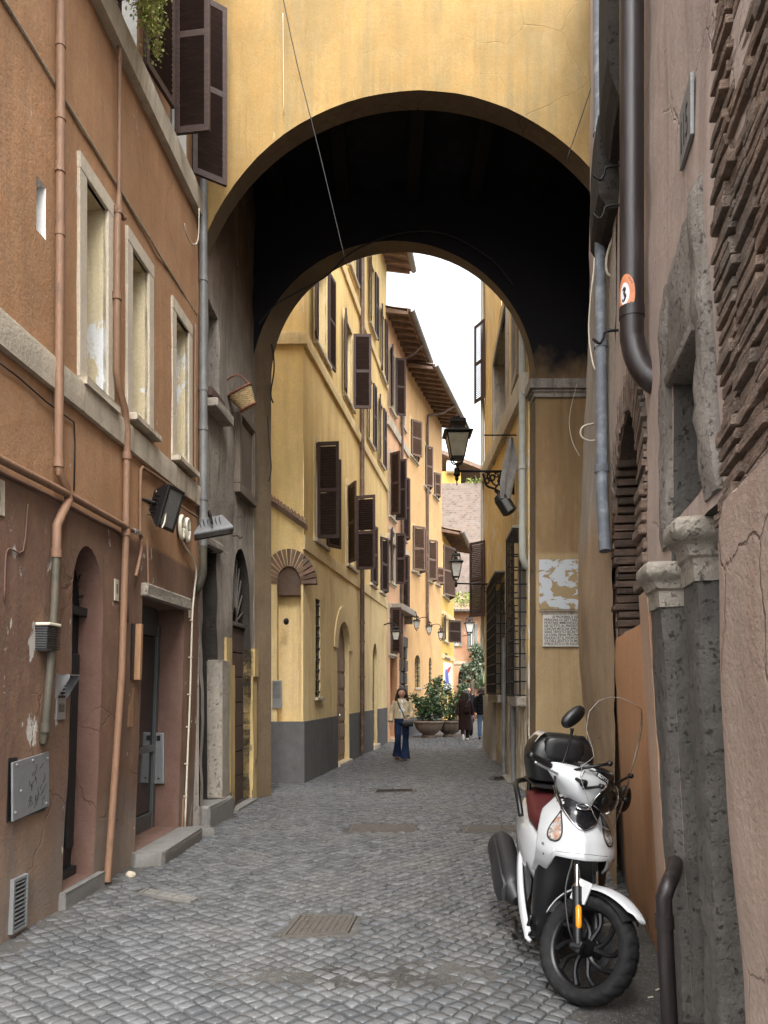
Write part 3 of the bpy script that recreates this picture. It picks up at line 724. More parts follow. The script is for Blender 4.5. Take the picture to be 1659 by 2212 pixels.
m = MB(L1.T()); m.box(a - .04, b + .05, 2.475, 2.60, -.3, .06, .015, jit=.006); m.build('lintel', 'stone', w)
m = MB(L1.T()); m.box(a - .02, b + .02, -.05, .125, -.32, .26, .015, jit=.005); m.build('step', 'greystone', w)
m = MB(L1.T()); m.box(a + .02, b - .02, -.02, .10, .262, .275, .003)
for k in range(40): m.box(a + .03 + k * (b - a - .06) / 40, a + .03 + (k + .5) * (b - a - .06) / 40, -.0, .09, .275, .281)
m.build('kick_grating', 'iron_lt', w)
# mouldings, ledge, ridge of plaster
band(L1, 0, L1.len, 7.0, 7.235, .085, 'cornice', H, 'cornice'); band(L1, 0, L1.len, 3.70, 3.915, .05, 'cornice', H)
m = MB(L1.T()); pth = [(u(4.0 + .35 * i), 2.945 + .012 * noise.noise(Vector((i * .8, 0, 0))), .012) for i in range(8)] + [(u(6.62), 2.90, .012), (u(6.69), 2.76, .01), (u(6.70), 2.2, .006)]
m.tube(pth, .012, 6, 3); m.build('plaster_ledge', 'redreveal', H, True)
m = MB(L1.T()); m.tube([(u(2.7 + .3 * i), 5.86 + .012 * noise.noise(Vector((i * 1.3, 2, 0))), .008) for i in range(21)], .013, 6, 2); m.build('painted_conduit', 'cornice', H, True)
# upper windows with shutters
for q in (upA, upB, upC):
    w = reveal(L1, q, .16, 'white', H, 'window'); plate(L1, q, -.16, 'darkglass', w, 'pane')
    m = MB(L1.T()); u0, u1 = q[0][0], q[1][0]; mid = (u0 + u1) / 2
    for x0, x1 in ((u0, u0 + .05), (mid - .03, mid + .03), (u1 - .05, u1)): m.box(x0, x1, 7.25, 9.3, -.158, -.12, .004)
    for z0 in (7.25, 8.2, 9.24): m.box(u0 + .05, u1 - .05, z0, z0 + .06, -.157, -.122, .004)
    m.build('sash', 'white', w)
shutter(L1, u(6.97), 7.29, .56, 2.0, 172, False, 'shutter', H, .06)
shutter(L1, u(6.33), 7.29, .56, 2.0, 100, True, 'shutter', H, .06)
shutter(L1, u(7.84), 7.27, .37, 2.0, 95, True, 'shutter', H, .05)
shutter(L1, u(8.42), 7.27, .40, 2.0, 128, False, 'shutter', H, .05)
shutter(L1, u(4.36), 7.29, .5, 2.0, 110, True, 'shutter', H, .06)
m = MB(L1.T()); m.box(u(4.72), u(4.78), 2.9, 3.08, -.01, .012, .004)
# roof over the house
m = MB(L1.T()); m.box(-.1, L1.len, 10.2, 10.32, -3.2, .3, .02); r_ = m.build('roof', 'tile', H)
# low vents and stains of cement are parts of the wall
def louvre(wall, u0, u1, z0, z1, name, label, mat='metalgrey', n=11):
    o = thing(name, label, 'vent', tuple(wall.p((u0 + u1) / 2, z0, 0))); m = MB(wall.T()); t = .022
    m.box(u0, u0 + t, z0, z1, -.02, .022, .003); m.box(u1 - t, u1, z0, z1, -.02, .022, .003); m.box(u0 + t, u1 - t, z0, z0 + t, -.02, .021, .003); m.box(u0 + t, u1 - t, z1 - t, z1, -.02, .021, .003)
    m.build('frame', mat, o); m = MB(wall.T()); m.box(u0 + t, u1 - t, z0 + t, z1 - t, -.02, .004); m.build('duct', 'black_pl', o)
    m = MB(wall.T())
    for k in range(n):
        z = z0 + t + (z1 - z0 - 2 * t) * (k + .5) / n; m.box(u0 + t, u1 - t, z - .004, z + .004, .003, .02, 0, None)
    m.build('slat', mat, o); return o
louvre(L1, u(4.94), u(5.13), .035, .39, 'wall_vent', 'grey metal louvre vent at the foot of the red brown wall, nearest the camera')
louvre(L1, u(8.42), u(8.56), .06, .42, 'wall_vent', 'brown painted low wall vent beside the cream cable at the corner', 'pipe_tc', 9)
# ventilation cowl
o = thing('vent_cowl', 'small cream topped vent cowl with dark slats beside the greenish downpipe', 'vent', tuple(L1.p(u(5.22), 1.9, 0)))
m = MB(L1.T()); m.box(u(5.14), u(5.30), 1.875, 2.05, -.02, .085, .025); m.build('hood', 'metalgrey', o)
m = MB(L1.T()); m.box(u(5.135), u(5.305), 2.045, 2.066, -.02, .10, .008); m.build('cap', 'cream_pl', o)
m = MB(L1.T())
for k in range(10): m.box(u(5.133), u(5.307), 1.885 + k * .0165, 1.893 + k * .0165, -.01, .094)
m.build('slat', 'black_pl', o)
# steel inspection door, tilted on its frame
o = thing('meter_cabinet', 'tilted grey steel meter cabinet door scratched with graffiti on the lower left wall', 'cabinet', tuple(L1.p(u(5.1), .79, 0)))
uc, rot = u(5.11), Matrix.Rotation(R(4), 3, 'Z')
T0 = L1.T(); m = MB(lambda a, b, c: T0(uc + a, .98 + b, c)); m.box(-.235, .235, -.19, .19, .015, .03, .004, rot); m.build('door', 'metalgrey', o)
m = MB(lambda a, b, c: T0(uc + a, .98 + b, c)); m.box(-.25, .245, -.205, .20, -.05, .004); m.build('box', 'black_pl', o)
m = MB(lambda a, b, c: T0(uc + a, .98 + b, c))
for a, b in ((-.2, .155), (.2, .16), (-.2, -.15), (.2, -.15), (0, .165), (-.14, -.02)): m.ell((a, b, .03), (.011, .011, .008), 8, 5)
m.build('bolt', 'silver', o)
rs = random.Random(4); m = MB(lambda a, b, c: T0(uc + a, .98 + b, c))
for k in range(26):
    x, y = rs.uniform(-.04, .17), rs.uniform(-.14, .12); m.tube([(x, y, .0305), (x + rs.uniform(-.02, .03), y + rs.uniform(-.03, .04), .0308), (x + rs.uniform(-.03, .03), y + rs.uniform(-.06, .05), .0305)], .0016, 4)
m.build('scratch_marks', 'black_pl', o)
# notice, intercom
m = MB(L1.T()); m.box(u(5.46), u(5.575), 1.775, 1.925, .003, .008); o = solo(m, 'paper_notice', 'white', 'small white paper notice stuck above the intercom panel', 'notice')
m = MB(L1.T())
for k in range(7): m.box(u(5.475), u(5.475) + rs.uniform(.03, .085), 1.79 + k * .016, 1.794 + k * .016, .0085, .0095)
m.build('print', 'metalgrey', o)
o = thing('intercom', 'steel intercom panel under a small rain hood between the downpipe and the first doorway', 'intercom', tuple(L1.p(u(5.5), 1.4, 0)))
m = MB(L1.T()); m.box(u(5.44), u(5.575), 1.40, 1.70, -.01, .02, .003); m.build('panel', 'silver', o)
m = MB(L1.T()); q = [(.0, 1.73), (.11, 1.715), (.11, 1.70), (.02, 1.55), (.0, 1.55)]
for ua in (u(5.43), u(5.582)): m.add([(ua, z, w) for w, z in q] + [(ua + .004, z, w) for w, z in q], [(0, 1, 2, 3, 4), (5, 6, 7, 8, 9)] + [(i, (i + 1) % 5, 5 + (i + 1) % 5, 5 + i) for i in range(5)])
m.box(u(5.43), u(5.586), 1.715, 1.722, 0, .115); m.build('hood', 'silver', o)
m = MB(L1.T())
for k in range(5): m.box(u(5.455), u(5.50), 1.555 + k * .026, 1.573 + k * .026, .02, .026, .002); m.box(u(5.51), u(5.555), 1.555 + k * .026, 1.573 + k * .026, .02, .026, .002)
m.build('button', 'black_pl', o)
m = MB(L1.T())
for k in range(7): m.box(u(5.465), u(5.545), 1.455 + k * .009, 1.459 + k * .009, .02, .023)
m.build('speaker_grille', 'black_pl', o)
# parcel box on the right jamb of the second doorway
J = Wall(L1.p(u(8.30), 0, -.3).x, L1.p(u(8.30), 0, -.3).y, L1.p(u(8.30), 0, 0).x, L1.p(u(8.30), 0, 0).y, 1)
o = thing('mailbox', 'tall narrow steel mailbox with a round lock on the jamb of the grey door', 'mailbox', tuple(J.p(.12, .6, 0)))
m = MB(J.T()); m.box(.055, .165, .60, 1.145, .0, .05, .006); m.build('body', 'silver', o)
m = MB(J.T()); m.box(.09, .13, 1.06, 1.115, .05, .053, .001); m.build('window', 'black_pl', o)
m = MB(J.T()); m.ell((.11, .655, .05), (.012, .012, .008), 10, 6); m.build('lock', 'black_pl', o)
# shallow wooden trunking, house number tiles
o = thing('wooden_trunking', 'pale wooden board standing out from the wall beside the grey door', 'wooden board', tuple(L1.p(u(6.9), 1.3, 0)))
m = MB(L1.T()); m.box(u(6.86), u(6.91), 1.70, 2.20, .01, .07, .004); m.build('board', 'pale_wood', o); m = MB(L1.T()); m.box(u(6.80), u(6.855), 1.70, 2.20, .0, .02, .003); m.build('backing', 'black_pl', o)
m = MB(L1.T()); m.box(u(6.78), u(6.90), 1.28, 1.63, .002, .007); solo(m, 'scraped_patch', 'pale_wood', 'torn strip of scraped pale paint below the wooden board', 'scraped patch')
m = MB(L1.T()); m.box(u(6.42), u(6.50), 2.36, 2.54, .0, .012, .003); o = solo(m, 'number_tile', 'cornice', 'small stone number tile above and right of the arched doorway', 'number tile')
m = MB(L1.T()); m.box(u(6.45), u(6.456), 2.42, 2.50, .012, .014); m.box(u(6.466), u(6.472), 2.42, 2.50, .012, .014); m.build('number', 'iron', o)
m = MB(L1.T()); m.box(u(8.44), u(8.52), 2.40, 2.58, .0, .012, .003); solo(m, 'number_tile', 'cornice', 'small stone number tile near the grey corner downpipe', 'number tile')
m = MB(L1.T()); m.box(u(4.55), u(4.74), 2.68, 2.90, .0, .012, .004); o = solo(m, 'number_tile', 'cornice', 'pale number tile at the left edge under the thick horizontal pipe', 'number tile')
m = MB(L1.T()); m.tube([(u(4.645) + .03 * math.cos(t), 2.79 + .06 * math.sin(t), .013) for t in [2 * math.pi * k / 16 for k in range(17)]], .005, 5); m.build('number', 'iron', o)
# downpipes and small plumbing
def wp(wall, pts, w): return [(*wall.hit(x, y, w), w) for x, y in pts]
P = wp(L1, [(131, -60), (131, 250), (130, 500), (128, 800), (127, 1000), (128, 1022), (143, 1050), (149, 1080), (134, 1110), (123, 1135), (122, 1195)], .06)
pipe('downpipe', P, .031, 'pipe_tc', 'terracotta painted downpipe with a cracked kink above the arched doorway', L1, [(P[i][0], P[i][1], .06) for i in (1, 2, 4, 10)] + [(*L1.hit(131, 92, .06), .06), (*L1.hit(130, 363, .06), .06)])
P = wp(L1, [(122, 1195), (118, 1300), (113, 1450), (107, 1575)], .06) + [(*L1.hit(104, 1600, .04), .04), (*L1.hit(98, 1606, -.02), -.02)]
pipe('downpipe', P, .027, 'pipe_gr', 'rusty green metal lower downpipe with an elbow above the meter cabinet', L1, [(P[3][0], P[3][1] + .01, .06), (P[0][0], P[0][1], .06)])
P = wp(L1, [(259, -60), (258, 200), (257, 420)], .04); pipe('water_pipe', P, .017, 'pipe_tc', 'thin terracotta supply pipe rising past the hanging fern', L1, [])
P = wp(L1, [(257, 420), (256, 455), (254, 480), (253, 640), (252, 800), (258, 840), (270, 885), (275, 930), (274, 985), (272, 1150), (267, 1450), (256, 1780), (251, 1905)], .055)
o = pipe('downpipe', P, [.022, .026] + [.03] * 11, 'pipe_tc', 'bent terracotta waste pipe running between the first two cream windows to the ground', L1, [((P[k][0], P[k][1], .055), .034) for k in (1, 3, 8, 9)])
m = MB(L1.T()); uu, zz = P[1][0], P[1][1]; m.tube([(uu - .04, zz, .055), (uu + .09, zz, .06)], .018, 10); m.tube([(uu + .075, zz, .06), (uu + .10, zz, .06)], .025, 10); m.build('branch', 'pipe_tc', o, True, 40)
P = wp(L1, [(-60, 955), (0, 992), (140, 1064), (273, 1139)], .06); pipe('gas_pipe', P, .027, 'pipe_tc', 'thick horizontal gas pipe crossing the left wall under the stone band', L1, [])
P = wp(L1, [(273, 1139), (287, 1146), (302, 1153), (306, 1160)], .06); o = pipe('gas_pipe', P, .018, 'pipe_tc', 'short joint of gas pipe with a steel valve by the waste pipe', L1, [])
m = MB(L1.T()); m.tube([(*L1.hit(288, 1146, .06), .06), (*L1.hit(299, 1151, .06), .06)], .026, 8); m.build('valve', 'silver', o, True, 40)
P = wp(L1, [(306, 1160), (303, 1200), (293, 1245)], .04); pipe('gas_pipe', P, .016, 'pipe_tc', 'short curved pipe dropping from the gas valve into the wall', L1, [], smooth=3)
P = wp(L1, [(303, 1163), (303, 1060), (304, 1015), (308, 1009), (325, 1020), (420, 1085)], .035); pipe('gas_pipe', P, .014, 'pipe_tc', 'thin terracotta pipe framing the slanted floodlight and running to the corner', L1, [])
P = wp(L1, [(422, 700), (421, 850), (421, 1085)], .03); pipe('gas_pipe', P, .014, 'pipe_tc', 'thin vertical terracotta pipe right beside the grey corner downpipe', L1, [])
P = wp(L1, [(318, 1168), (320, 1250), (320, 1278)], .03); pipe('conduit', P, .01, 'pipe_tc', 'thin conduit dropping to the lintel of the grey door', L1, [])
Lc = Wall(-2.126, 8.85, -2.0, 11, 1)
P = [L1.p(L1.uY(8.78), z, .065) for z in (10.1, 8, 6, 4, 3.25)]; P = [tuple(q) for q in P]
pipe('downpipe', P, .048, 'pipe_grey', 'grey metal downpipe in the corner where the ochre wall meets the archway', None, [(P[2][0], P[2][1], 6.3), (P[2][0], P[2][1], 5.05), (P[2][0], P[2][1], 4.6), (P[2][0], P[2][1], 3.8)])
q = P[-1]; P = [q, (q[0], q[1], 3.05), (q[0] - .01, q[1], 2.93), (q[0] - .05, q[1] - .01, 2.8), (q[0] - .09, q[1], 2.74)]
pipe('downpipe_end', P, [.045, .042, .05, .055, .05], 'pipe_gr', 'corroded green copper end of the grey corner downpipe', None, [], smooth=3)
# cream cable down the corner
P = wp(L1, [(392, 1163), (402, 1185), (416, 1205), (424, 1235), (420, 1275), (415, 1340), (415, 1500), (414, 1650), (414, 1790)], .03)
m = MB(L1.T()); m.tube(P, .011, 8, 3); o = solo(m, 'cable', 'cable_w', 'cream cable clipped down the end of the red brown wall', 'cable', smooth=True)
for x, y in ((415, 1340), (415, 1420), (415, 1500), (415, 1570), (414, 1650), (414, 1720)):
    m = MB(L1.T()); uu, zz = L1.hit(x, y, .03); m.box(uu - .018, uu + .018, zz - .008, zz + .008, .0, .044, .003); m.build('clip', 'cornice', o)
P = wp(L1, [(398, 483), (404, 510), (418, 528), (428, 515), (430, 450)], .09); m = MB(L1.T()); m.tube(P, .007, 6, 4); solo(m, 'cable', 'cable_w', 'white cable loop hanging at the top of the grey corner downpipe', 'cable', smooth=True)
P = wp(L1, [(0, 785), (40, 815), (100, 868), (160, 912), (162, 960), (160, 1060)], .012); m = MB(L1.T()); m.tube(P, .006, 6); solo(m, 'cable', 'cable_b', 'thin dark cable running under the stone band across the left downpipe', 'cable', smooth=True)
P = wp(L1, [(60, 1090), (50, 1190), (20, 1185), (12, 1210), (10, 1300)], .012); m = MB(L1.T()); m.tube(P, .006, 6, 3); solo(m, 'cable', 'redreveal', 'loose painted cable hanging at the left edge under the pipe', 'cable', smooth=True)
# floodlights on their bar
def floodlight(name, origin, aim, label, w=.34, h=.40):
    """wedge shaped hood with ribs; aim = direction the glass faces"""
    o = thing(name, label, 'floodlight', tuple(origin)); z = Vector(aim).normalized(); x = z.cross(Vector((0, 0, 1))).normalized(); y = x.cross(z)
    T = lambda a, b, c: Vector(origin) + x * a + y * b + z * c
    m = MB(T); m.loft([[(-w / 2 * .5, -h / 2 * .35, -.16), (w / 2 * .5, -h / 2 * .35, -.16), (w / 2 * .5, h / 2 * .6, -.16), (-w / 2 * .5, h / 2 * .6, -.16)],
                       [(-w / 2 * .92, -h / 2 * .9, -.03), (w / 2 * .92, -h / 2 * .9, -.03), (w / 2 * .92, h / 2 * .95, -.03), (-w / 2 * .92, h / 2 * .95, -.03)], [(-w / 2, -h / 2, 0), (w / 2, -h / 2, 0), (w / 2, h / 2, 0), (-w / 2, h / 2, 0)]])
    for k in range(6): m.box(-w * .42, w * .42, -h * .3 + k * h * .1, -h * .3 + k * h * .1 + .008, -.135, -.04)
    m.build('housing', 'black_pl', o)
    m = MB(T)
    for a in ((-w / 2, w / 2, -h / 2, -h / 2 + .03), (-w / 2, w / 2, h / 2 - .03, h / 2), (-w / 2, -w / 2 + .03, -h / 2 + .03, h / 2 - .03), (w / 2 - .03, w / 2, -h / 2 + .03, h / 2 - .03)): m.box(*a, 0, .02, .003)
    m.build('rim', 'black_pl', o); m = MB(T); m.box(-w / 2 + .03, w / 2 - .03, -h / 2 + .03, h / 2 - .03, .001, .012); m.build('lens', 'lens', o)
    m = MB(T); m.tube([(-w / 2 - .02, 0, -.06), (-w / 2 - .03, .0, -.2), (0, .0, -.23), (w / 2 + .03, 0, -.2), (w / 2 + .02, 0, -.06)], .012, 6); m.build('bracket', 'iron', o)
    return o
M['lens'] = plain('frosted_floodlight_glass', (.20, .21, .21), .25, .6, 0, .1, 8, 0)
floodlight('floodlight', L1.p(u(7.18), 3.30, .22), (.93, -.20, -.30), 'black wedge floodlight hanging tilted beside the thin terracotta pipe', .30, .40)
floodlight('floodlight', L1.p(u(8.30), 3.30, .32), (.22, .05, -1), 'black wedge floodlight projecting level in front of the grey corner downpipe', .30, .42)
P = wp(L1, [(338, 1062), (378, 1085), (418, 1112), (428, 1118)], .12); m = MB(L1.T()); m.tube(P, .013, 8); solo(m, 'support_bar', 'pipe_tc', 'rusty bar carrying the two floodlights along the wall', 'bar', smooth=True)
P = wp(L1, [(352, 1090), (358, 1098), (356, 1125), (350, 1140)], .2); m = MB(L1.T()); m.tube(P, .008, 6, 4); solo(m, 'cable', 'cable_w', 'white cable loop behind the tilted floodlight', 'cable', smooth=True)
for i, (x, y) in enumerate(((391, 1139), (403, 1145))):
    o = thing('vent_ring', ('cream oval vent ring in the wall between the floodlights, nearer one', 'cream oval vent ring in the wall between the floodlights, nearer the corner')[i], 'vent', tuple(L1.p(*L1.hit(x, y, 0), 0)), 'cream vent rings'); uu, zz = L1.hit(x, y, .03)
    m = MB(L1.T()); m.tube([(uu + .06 * math.cos(t), zz + .115 * math.sin(t), .04) for t in [2 * math.pi * k / 24 for k in range(25)]], .022, 8); m.build('rim', 'cream_pl', o, True)
    m = MB(L1.T()); m.prism([(uu + .06 * math.cos(t), zz + .115 * math.sin(t)) for t in [2 * math.pi * k / 20 for k in range(20)]], .0, .02); m.build('grille', 'black_pl', o)
# hanging fern from the window above
def leaves(m, pts, size, rnd, up=.3, droop=0):
    for p in pts:
        s = size * rnd.uniform(.6, 1.3); d = Vector((rnd.gauss(0, 1), rnd.gauss(0, 1), rnd.gauss(up, .7) - droop)).normalized(); sd = d.cross(Vector((rnd.gauss(0, 1), rnd.gauss(0, 1), rnd.gauss(0, 1)))).normalized() * s * .42
        p = Vector(p); m.cur = rnd.random(); nn = d.cross(sd).normalized() * s * .08
        m.add([p, p + d * s * .5 + sd + nn, p + d * s, p + d * s * .5 - sd + nn], [(0, 1, 2), (0, 2, 3)])
rnd = random.Random(5); o = thing('hanging_fern', 'feathery light green fern trailing from the window ledge at top left', 'plant', tuple(L1.p(u(6.6), 7.3, .2)))
m = MB(); st = MB()
for k in range(46):
    uu = u(rnd.uniform(5.3, 6.75)); L = rnd.uniform(.10, .36) * (1.5 if rnd.random() < .12 and 6.3 < uu + L1.a.y < 7 else 1); p = L1.p(uu, 7.36 + rnd.uniform(0, .25), .1); pts = []
    dx = rnd.uniform(-.25, .25); out = rnd.uniform(.05, .3)
    for i in range(14):
        t = i / 13; oo = out * math.sin(min(1, t * 1.6) * 1.57)
        q = Vector((p.x + L1.n.x * oo + L1.d.x * dx * t, p.y + L1.n.y * oo + L1.d.y * dx * t, p.z + .12 * math.sin(t * 3.1) - L * t * t))
        pts.append(q)
    st.tube([tuple(q) for q in pts], .0025, 4)
    lp = []
    for q in pts[2:]:
        for _ in range(9): lp.append(q + Vector((rnd.gauss(0, .028), rnd.gauss(0, .028), rnd.gauss(0, .028))))
    leaves(m, lp, .03, rnd, 0)
m.build('foliage', 'fern', o); st.build('stems', 'pale_wood', o)
m = MB(L1.T()); m.box(u(5.3), u(6.3), 7.25, 7.42, .0, .14, .02); m.build('window_box', 'pipe_tc', o)
# loose stones and butts at the foot of the wall
def stone(name, x, y, r, mat, label, cat='stone', sq=.6):
    X, Y = gp(x, y); rr = random.Random(int(x)); bm = bmesh.new(); bmesh.ops.create_icosphere(bm, subdivisions=3, radius=1)
    m = MB(); vs = []
    for v in bm.verts:
        k = 1 + .35 * noise.noise(v.co * 1.1 + Vector((x, y, 0))) ; c = v.co * k; c.x *= r[0]; c.y *= r[1]; c.z = max(-.2, c.z) * r[2]; vs.append((X + c.x, Y + c.y, c.z + r[2] * .15))
    bm.verts.index_update(); m.add(vs, [[v.index for v in f.verts] for f in bm.faces]); bm.free()
    return solo(m, name, mat, label, cat, smooth=True, angle=40)
def block(x, y, sx, sy, sz, rz, label):
    X, Y = gp(x, y); m = MB(); rr = random.Random(x); rot = Matrix.Rotation(R(rz), 3, 'Z') @ Matrix.Rotation(R(4), 3, 'Y')
    m.box(X - sx / 2, X + sx / 2, Y - sy / 2, Y + sy / 2, -.03, sz, .025, rot, .008); o = solo(m, 'kerb_stone', 'greystone', label, 'stone', None, True, 35); return o
block(318, 1868, .30, .17, .12, 38, 'grey block of stone at the near end of the door step'); block(424, 1806, .36, .17, .10, 30, 'long grey stone at the far end of the door step')
stone('loose_stone', 283, 1893, (.04, .035, .04), 'cornice', 'small whitish stone lying by the foot of the left wall')
# ================================================================= DARK WALL under the archway (left side)
H = thing('passage_wall', 'sooty dark grey plaster wall with a worn yellow dado under the archway', 'building', (-2.2, 10, 0))
u = L2.uY; holes = []
nd = rect(u(8.96), u(9.50), .1, 3.30); fd = arch(u(10.16), u(11.12), .04, 2.62, 3.56); bw = rect(u(9.10), u(9.62), 5.05, 6.25)
holes = [nd, fd, bw]
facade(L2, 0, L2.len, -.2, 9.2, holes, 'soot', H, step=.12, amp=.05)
w = reveal(L2, nd, .32, 'black_stone', H, 'doorway'); d = plate(L2, nd, -.32, 'door_blk', w, 'door')
m = MB(L2.T()); a, b = nd[0][0], nd[1][0]
m.box(a, b, 2.42, 2.47, -.31, -.2, .006)
for k in range(6): m.tube([(a + .02 + k * .1, 2.47, -.22), (a + .12 + k * .09, 3.28, -.22)], .007, 6); m.tube([(a + .14 + k * .09, 2.47, -.2), (a + .02 + k * .09, 3.28, -.2)], .007, 6)
m.build('fanlight', 'iron', d); m = MB(L2.T()); m.ell((a + .12, 1.0, -.26), (.035, .035, .035), 10, 8); m.build('handle', 'pale_wood', d)
m = MB(L2.T()); m.box(a - .05, b + .06, 3.305, 3.42, -.3, .07, .03, jit=.012); m.build('lintel', 'soot', w)
m = MB(L2.T()); m.box(b - .015, b + .33, .26, 1.98, -.12, .075, .02, jit=.008); m.box(b + .32, b + .36, .26, 1.98, -.05, .045, .01, jit=.004); m.build('jamb_stone', 'stone', w)
m = MB(L2.T()); m.box(a - .08, b + .38, -.05, .255, -.3, .10, .03, jit=.012); m.build('step', 'greystone', w)
w = reveal(L2, fd, .16, 'black_stone', H, 'doorway'); d = plate(L2, arch(fd[0][0], fd[1][0], .04, 2.62, 3.56), -.17, 'black_pl', w, 'fanlight_opening')
m = MB(L2.T()); a, b = fd[0][0], fd[1][0]; c = (a + b) / 2
for k in range(7): m.box(a, b, .05 + k * .347, .05 + (k + 1) * .347 - .012, -.16, -.105 - .004 * (k % 2), .006, jit=.003)
m.build('door', 'door_wood', w)
m = MB(L2.T()); m.box(a, b, 2.49, 2.55, -.16, -.07, .008)
for k in range(11):
    t = math.pi * (k + .5) / 11; m.tube([(c + .12 * math.cos(t), 2.55 + .2 * math.sin(t), -.1), (c + .46 * math.cos(t), 2.6 + .86 * math.sin(t), -.1)], .013, 6)
m.tube([(c + .13 * math.cos(t), 2.55 + .22 * math.sin(t), -.1) for t in [math.pi * k / 10 for k in range(11)]], .014, 6)
m.build('fanlight', 'iron_lt', w)
m = MB(L2.T()); m.box(a - .04, b + .05, -.05, .04, -.3, .10, .012, jit=.004); m.build('threshold', 'greystone', w)
w = reveal(L2, bw, .18, 'soot', H, 'blind_window'); plate(L2, bw, -.18, 'soot', w, 'infill')
m = MB(L2.T()); m.box(bw[0][0] - .08, bw[1][0] + .1, 4.93, 5.045, -.2, .16, .025, jit=.008); m.build('sill', 'stone', w)
m = MB(L2.T()); m.box(bw[0][0] - .02, bw[1][0] - .0, 5.09, 5.2, -.02, .07, .01); m.build('board', 'door_wood', w)
# yellow dado with notched top either side of the door
m = MB(L2.T())
def slabgrid(m, u0, u1, z0, z1, w, rag=0.0, wall=L2, amp=.03, sd=3):
    n, k = max(3, int((u1 - u0) / .08)), max(3, int((z1 - z0) / .12)); pts = []
    for i in range(n + 1):
        uu = u0 + (u1 - u0) * i / n; r = []
        for j in range(k + 1):
            zz = z0 + (z1 - z0) * j / k; r.append((uu, zz, w + amp * .5 * noise.noise(Vector((uu * 2, zz * 1.5, sd)))))
        pts.append([(r[0][0], r[0][1], -.1)] + r + [(r[-1][0], r[-1][1], -.1)])
    pts = [[(q[0], q[1], -.1) for q in pts[0]]] + pts + [[(q[0], q[1], -.1) for q in pts[-1]]]
    m.grid(pts)
slabgrid(m, u(9.94), a, -.1, 1.93, .045); slabgrid(m, u(9.80), u(10.06), 1.93, 2.28, .04)
slabgrid(m, b, L2.len - .01, -.1, 2.16, .045); slabgrid(m, b + .0, L2.len - .01, 1.80, 2.20, .075)
m.build('dado', 'dado', H, True, 40)
pu0, pu1 = u(10.33), u(11.24)
m = MB(L2.T())
for q in ((pu0, pu1, 4.27, 4.39), (pu0, pu1, 5.33, 5.45), (pu0, pu0 + .11, 4.39, 5.33), (pu1 - .11, pu1, 4.39, 5.33)): m.box(*q, -.03, .07, .012)
m.box(pu0 + .11, pu1 - .11, 4.39, 5.33, -.03, .025)
for q in ((pu0 + .11, pu1 - .11, 4.39, 4.415), (pu0 + .11, pu1 - .11, 5.305, 5.33), (pu1 - .135, pu1 - .11, 4.415, 5.305), (pu0 + .11, pu0 + .135, 4.415, 5.305)): m.box(*q, .02, .05, .006)
tag(m.build('blank_tablet', 'tablet'), 'blank framed grey brown stone tablet on the dark wall under the basket', 'plaque')
# iron hooks on the dark wall
def hook(name, wall, x, y, label, s=.06, grp=None):
    uu, zz = wall.hit(x, y, 0); m = MB(wall.T()); m.tube([(uu, zz, -.02), (uu, zz, s), (uu, zz - s * .6, s * 1.3), (uu, zz - s * .2, s * 1.9)], .008, 6, 3); solo(m, name, 'iron', label, 'hook', grp, True)
hook('iron_hook', L2, 505, 1158, 'iron hook above the arched fanlight door on the dark wall')
# ================================================================= ARCHWAY HOUSE over the street
H = thing('archway_house', 'yellow ochre house bridging the street on a tall round archway', 'building', (.4, 10, 0))
AF = Wall(-2.6, 8.9, 3.6, 8.9, 1); AR = Wall(-2.3, 11.35, 3.7, 11.35, 1)
cx, cz, r = .405 + 2.6, 5.90, 2.65
def loopA(cx, cz, r): return [(cx - r, -.25), (cx + r, -.25)] + [(cx + r * math.cos(math.pi * i / 40), cz + r * math.sin(math.pi * i / 40)) for i in range(41)]
q = loopA(cx, cz, r)
facade(AF, 0, 6.2, -.3, 11.0, [q], 'yellow', H, step=.2, amp=.02, back=0)
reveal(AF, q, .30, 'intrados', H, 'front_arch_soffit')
# inner face of the front wall, then the darker rear arch with its splayed soffit
n = len(q)
v, e, f, *_ = delaunay_2d_cdt([Vector(p) for p in rect(0, 6.2, -.3, 9.3)] + [Vector(p) for p in q], [(0, 1), (1, 2), (2, 3), (3, 0)] + [(4 + i, 4 + (i + 1) % n) for i in range(n)], [], 0, 1e-5)
m = MB(); m.addw([tuple(AF.p(p.x, p.y, -.302)) for p in v], [tuple(t) for t in f if not inside(q, sum(v[i].x for i in t) / 3, sum(v[i].y for i in t) / 3)])
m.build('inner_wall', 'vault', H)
fx, fz, fr = .14 + 2.3, 6.14, 2.10; bx, bz, br = .25 + 2.3, 6.28, 1.96
qf, qb = loopA(fx, fz, fr), loopA(bx, bz, br)
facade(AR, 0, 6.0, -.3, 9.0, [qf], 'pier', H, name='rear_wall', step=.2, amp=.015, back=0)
m = MB(AR.T()); n = len(qf); m.add([(a, b, AR.W(a, b)) for a, b in qf] + [(a, b, -.30) for a, b in qb], [(i, (i + 1) % n, n + (i + 1) % n, n + i) for i in range(n)])
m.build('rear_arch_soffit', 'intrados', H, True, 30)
v, e, f, *_ = delaunay_2d_cdt([Vector(p) for p in rect(0, 6.0, -.3, 11)] + [Vector(p) for p in qb], [(0, 1), (1, 2), (2, 3), (3, 0)] + [(4 + i, 4 + (i + 1) % n) for i in range(n)], [], 0, 1e-5)
m = MB(); m.addw([tuple(AR.p(p.x, p.y, -.30)) for p in v], [tuple(t) for t in f if not inside(qb, sum(v[i].x for i in t) / 3, sum(v[i].y for i in t) / 3)])
m.build('back_wall', 'cream_y', H)
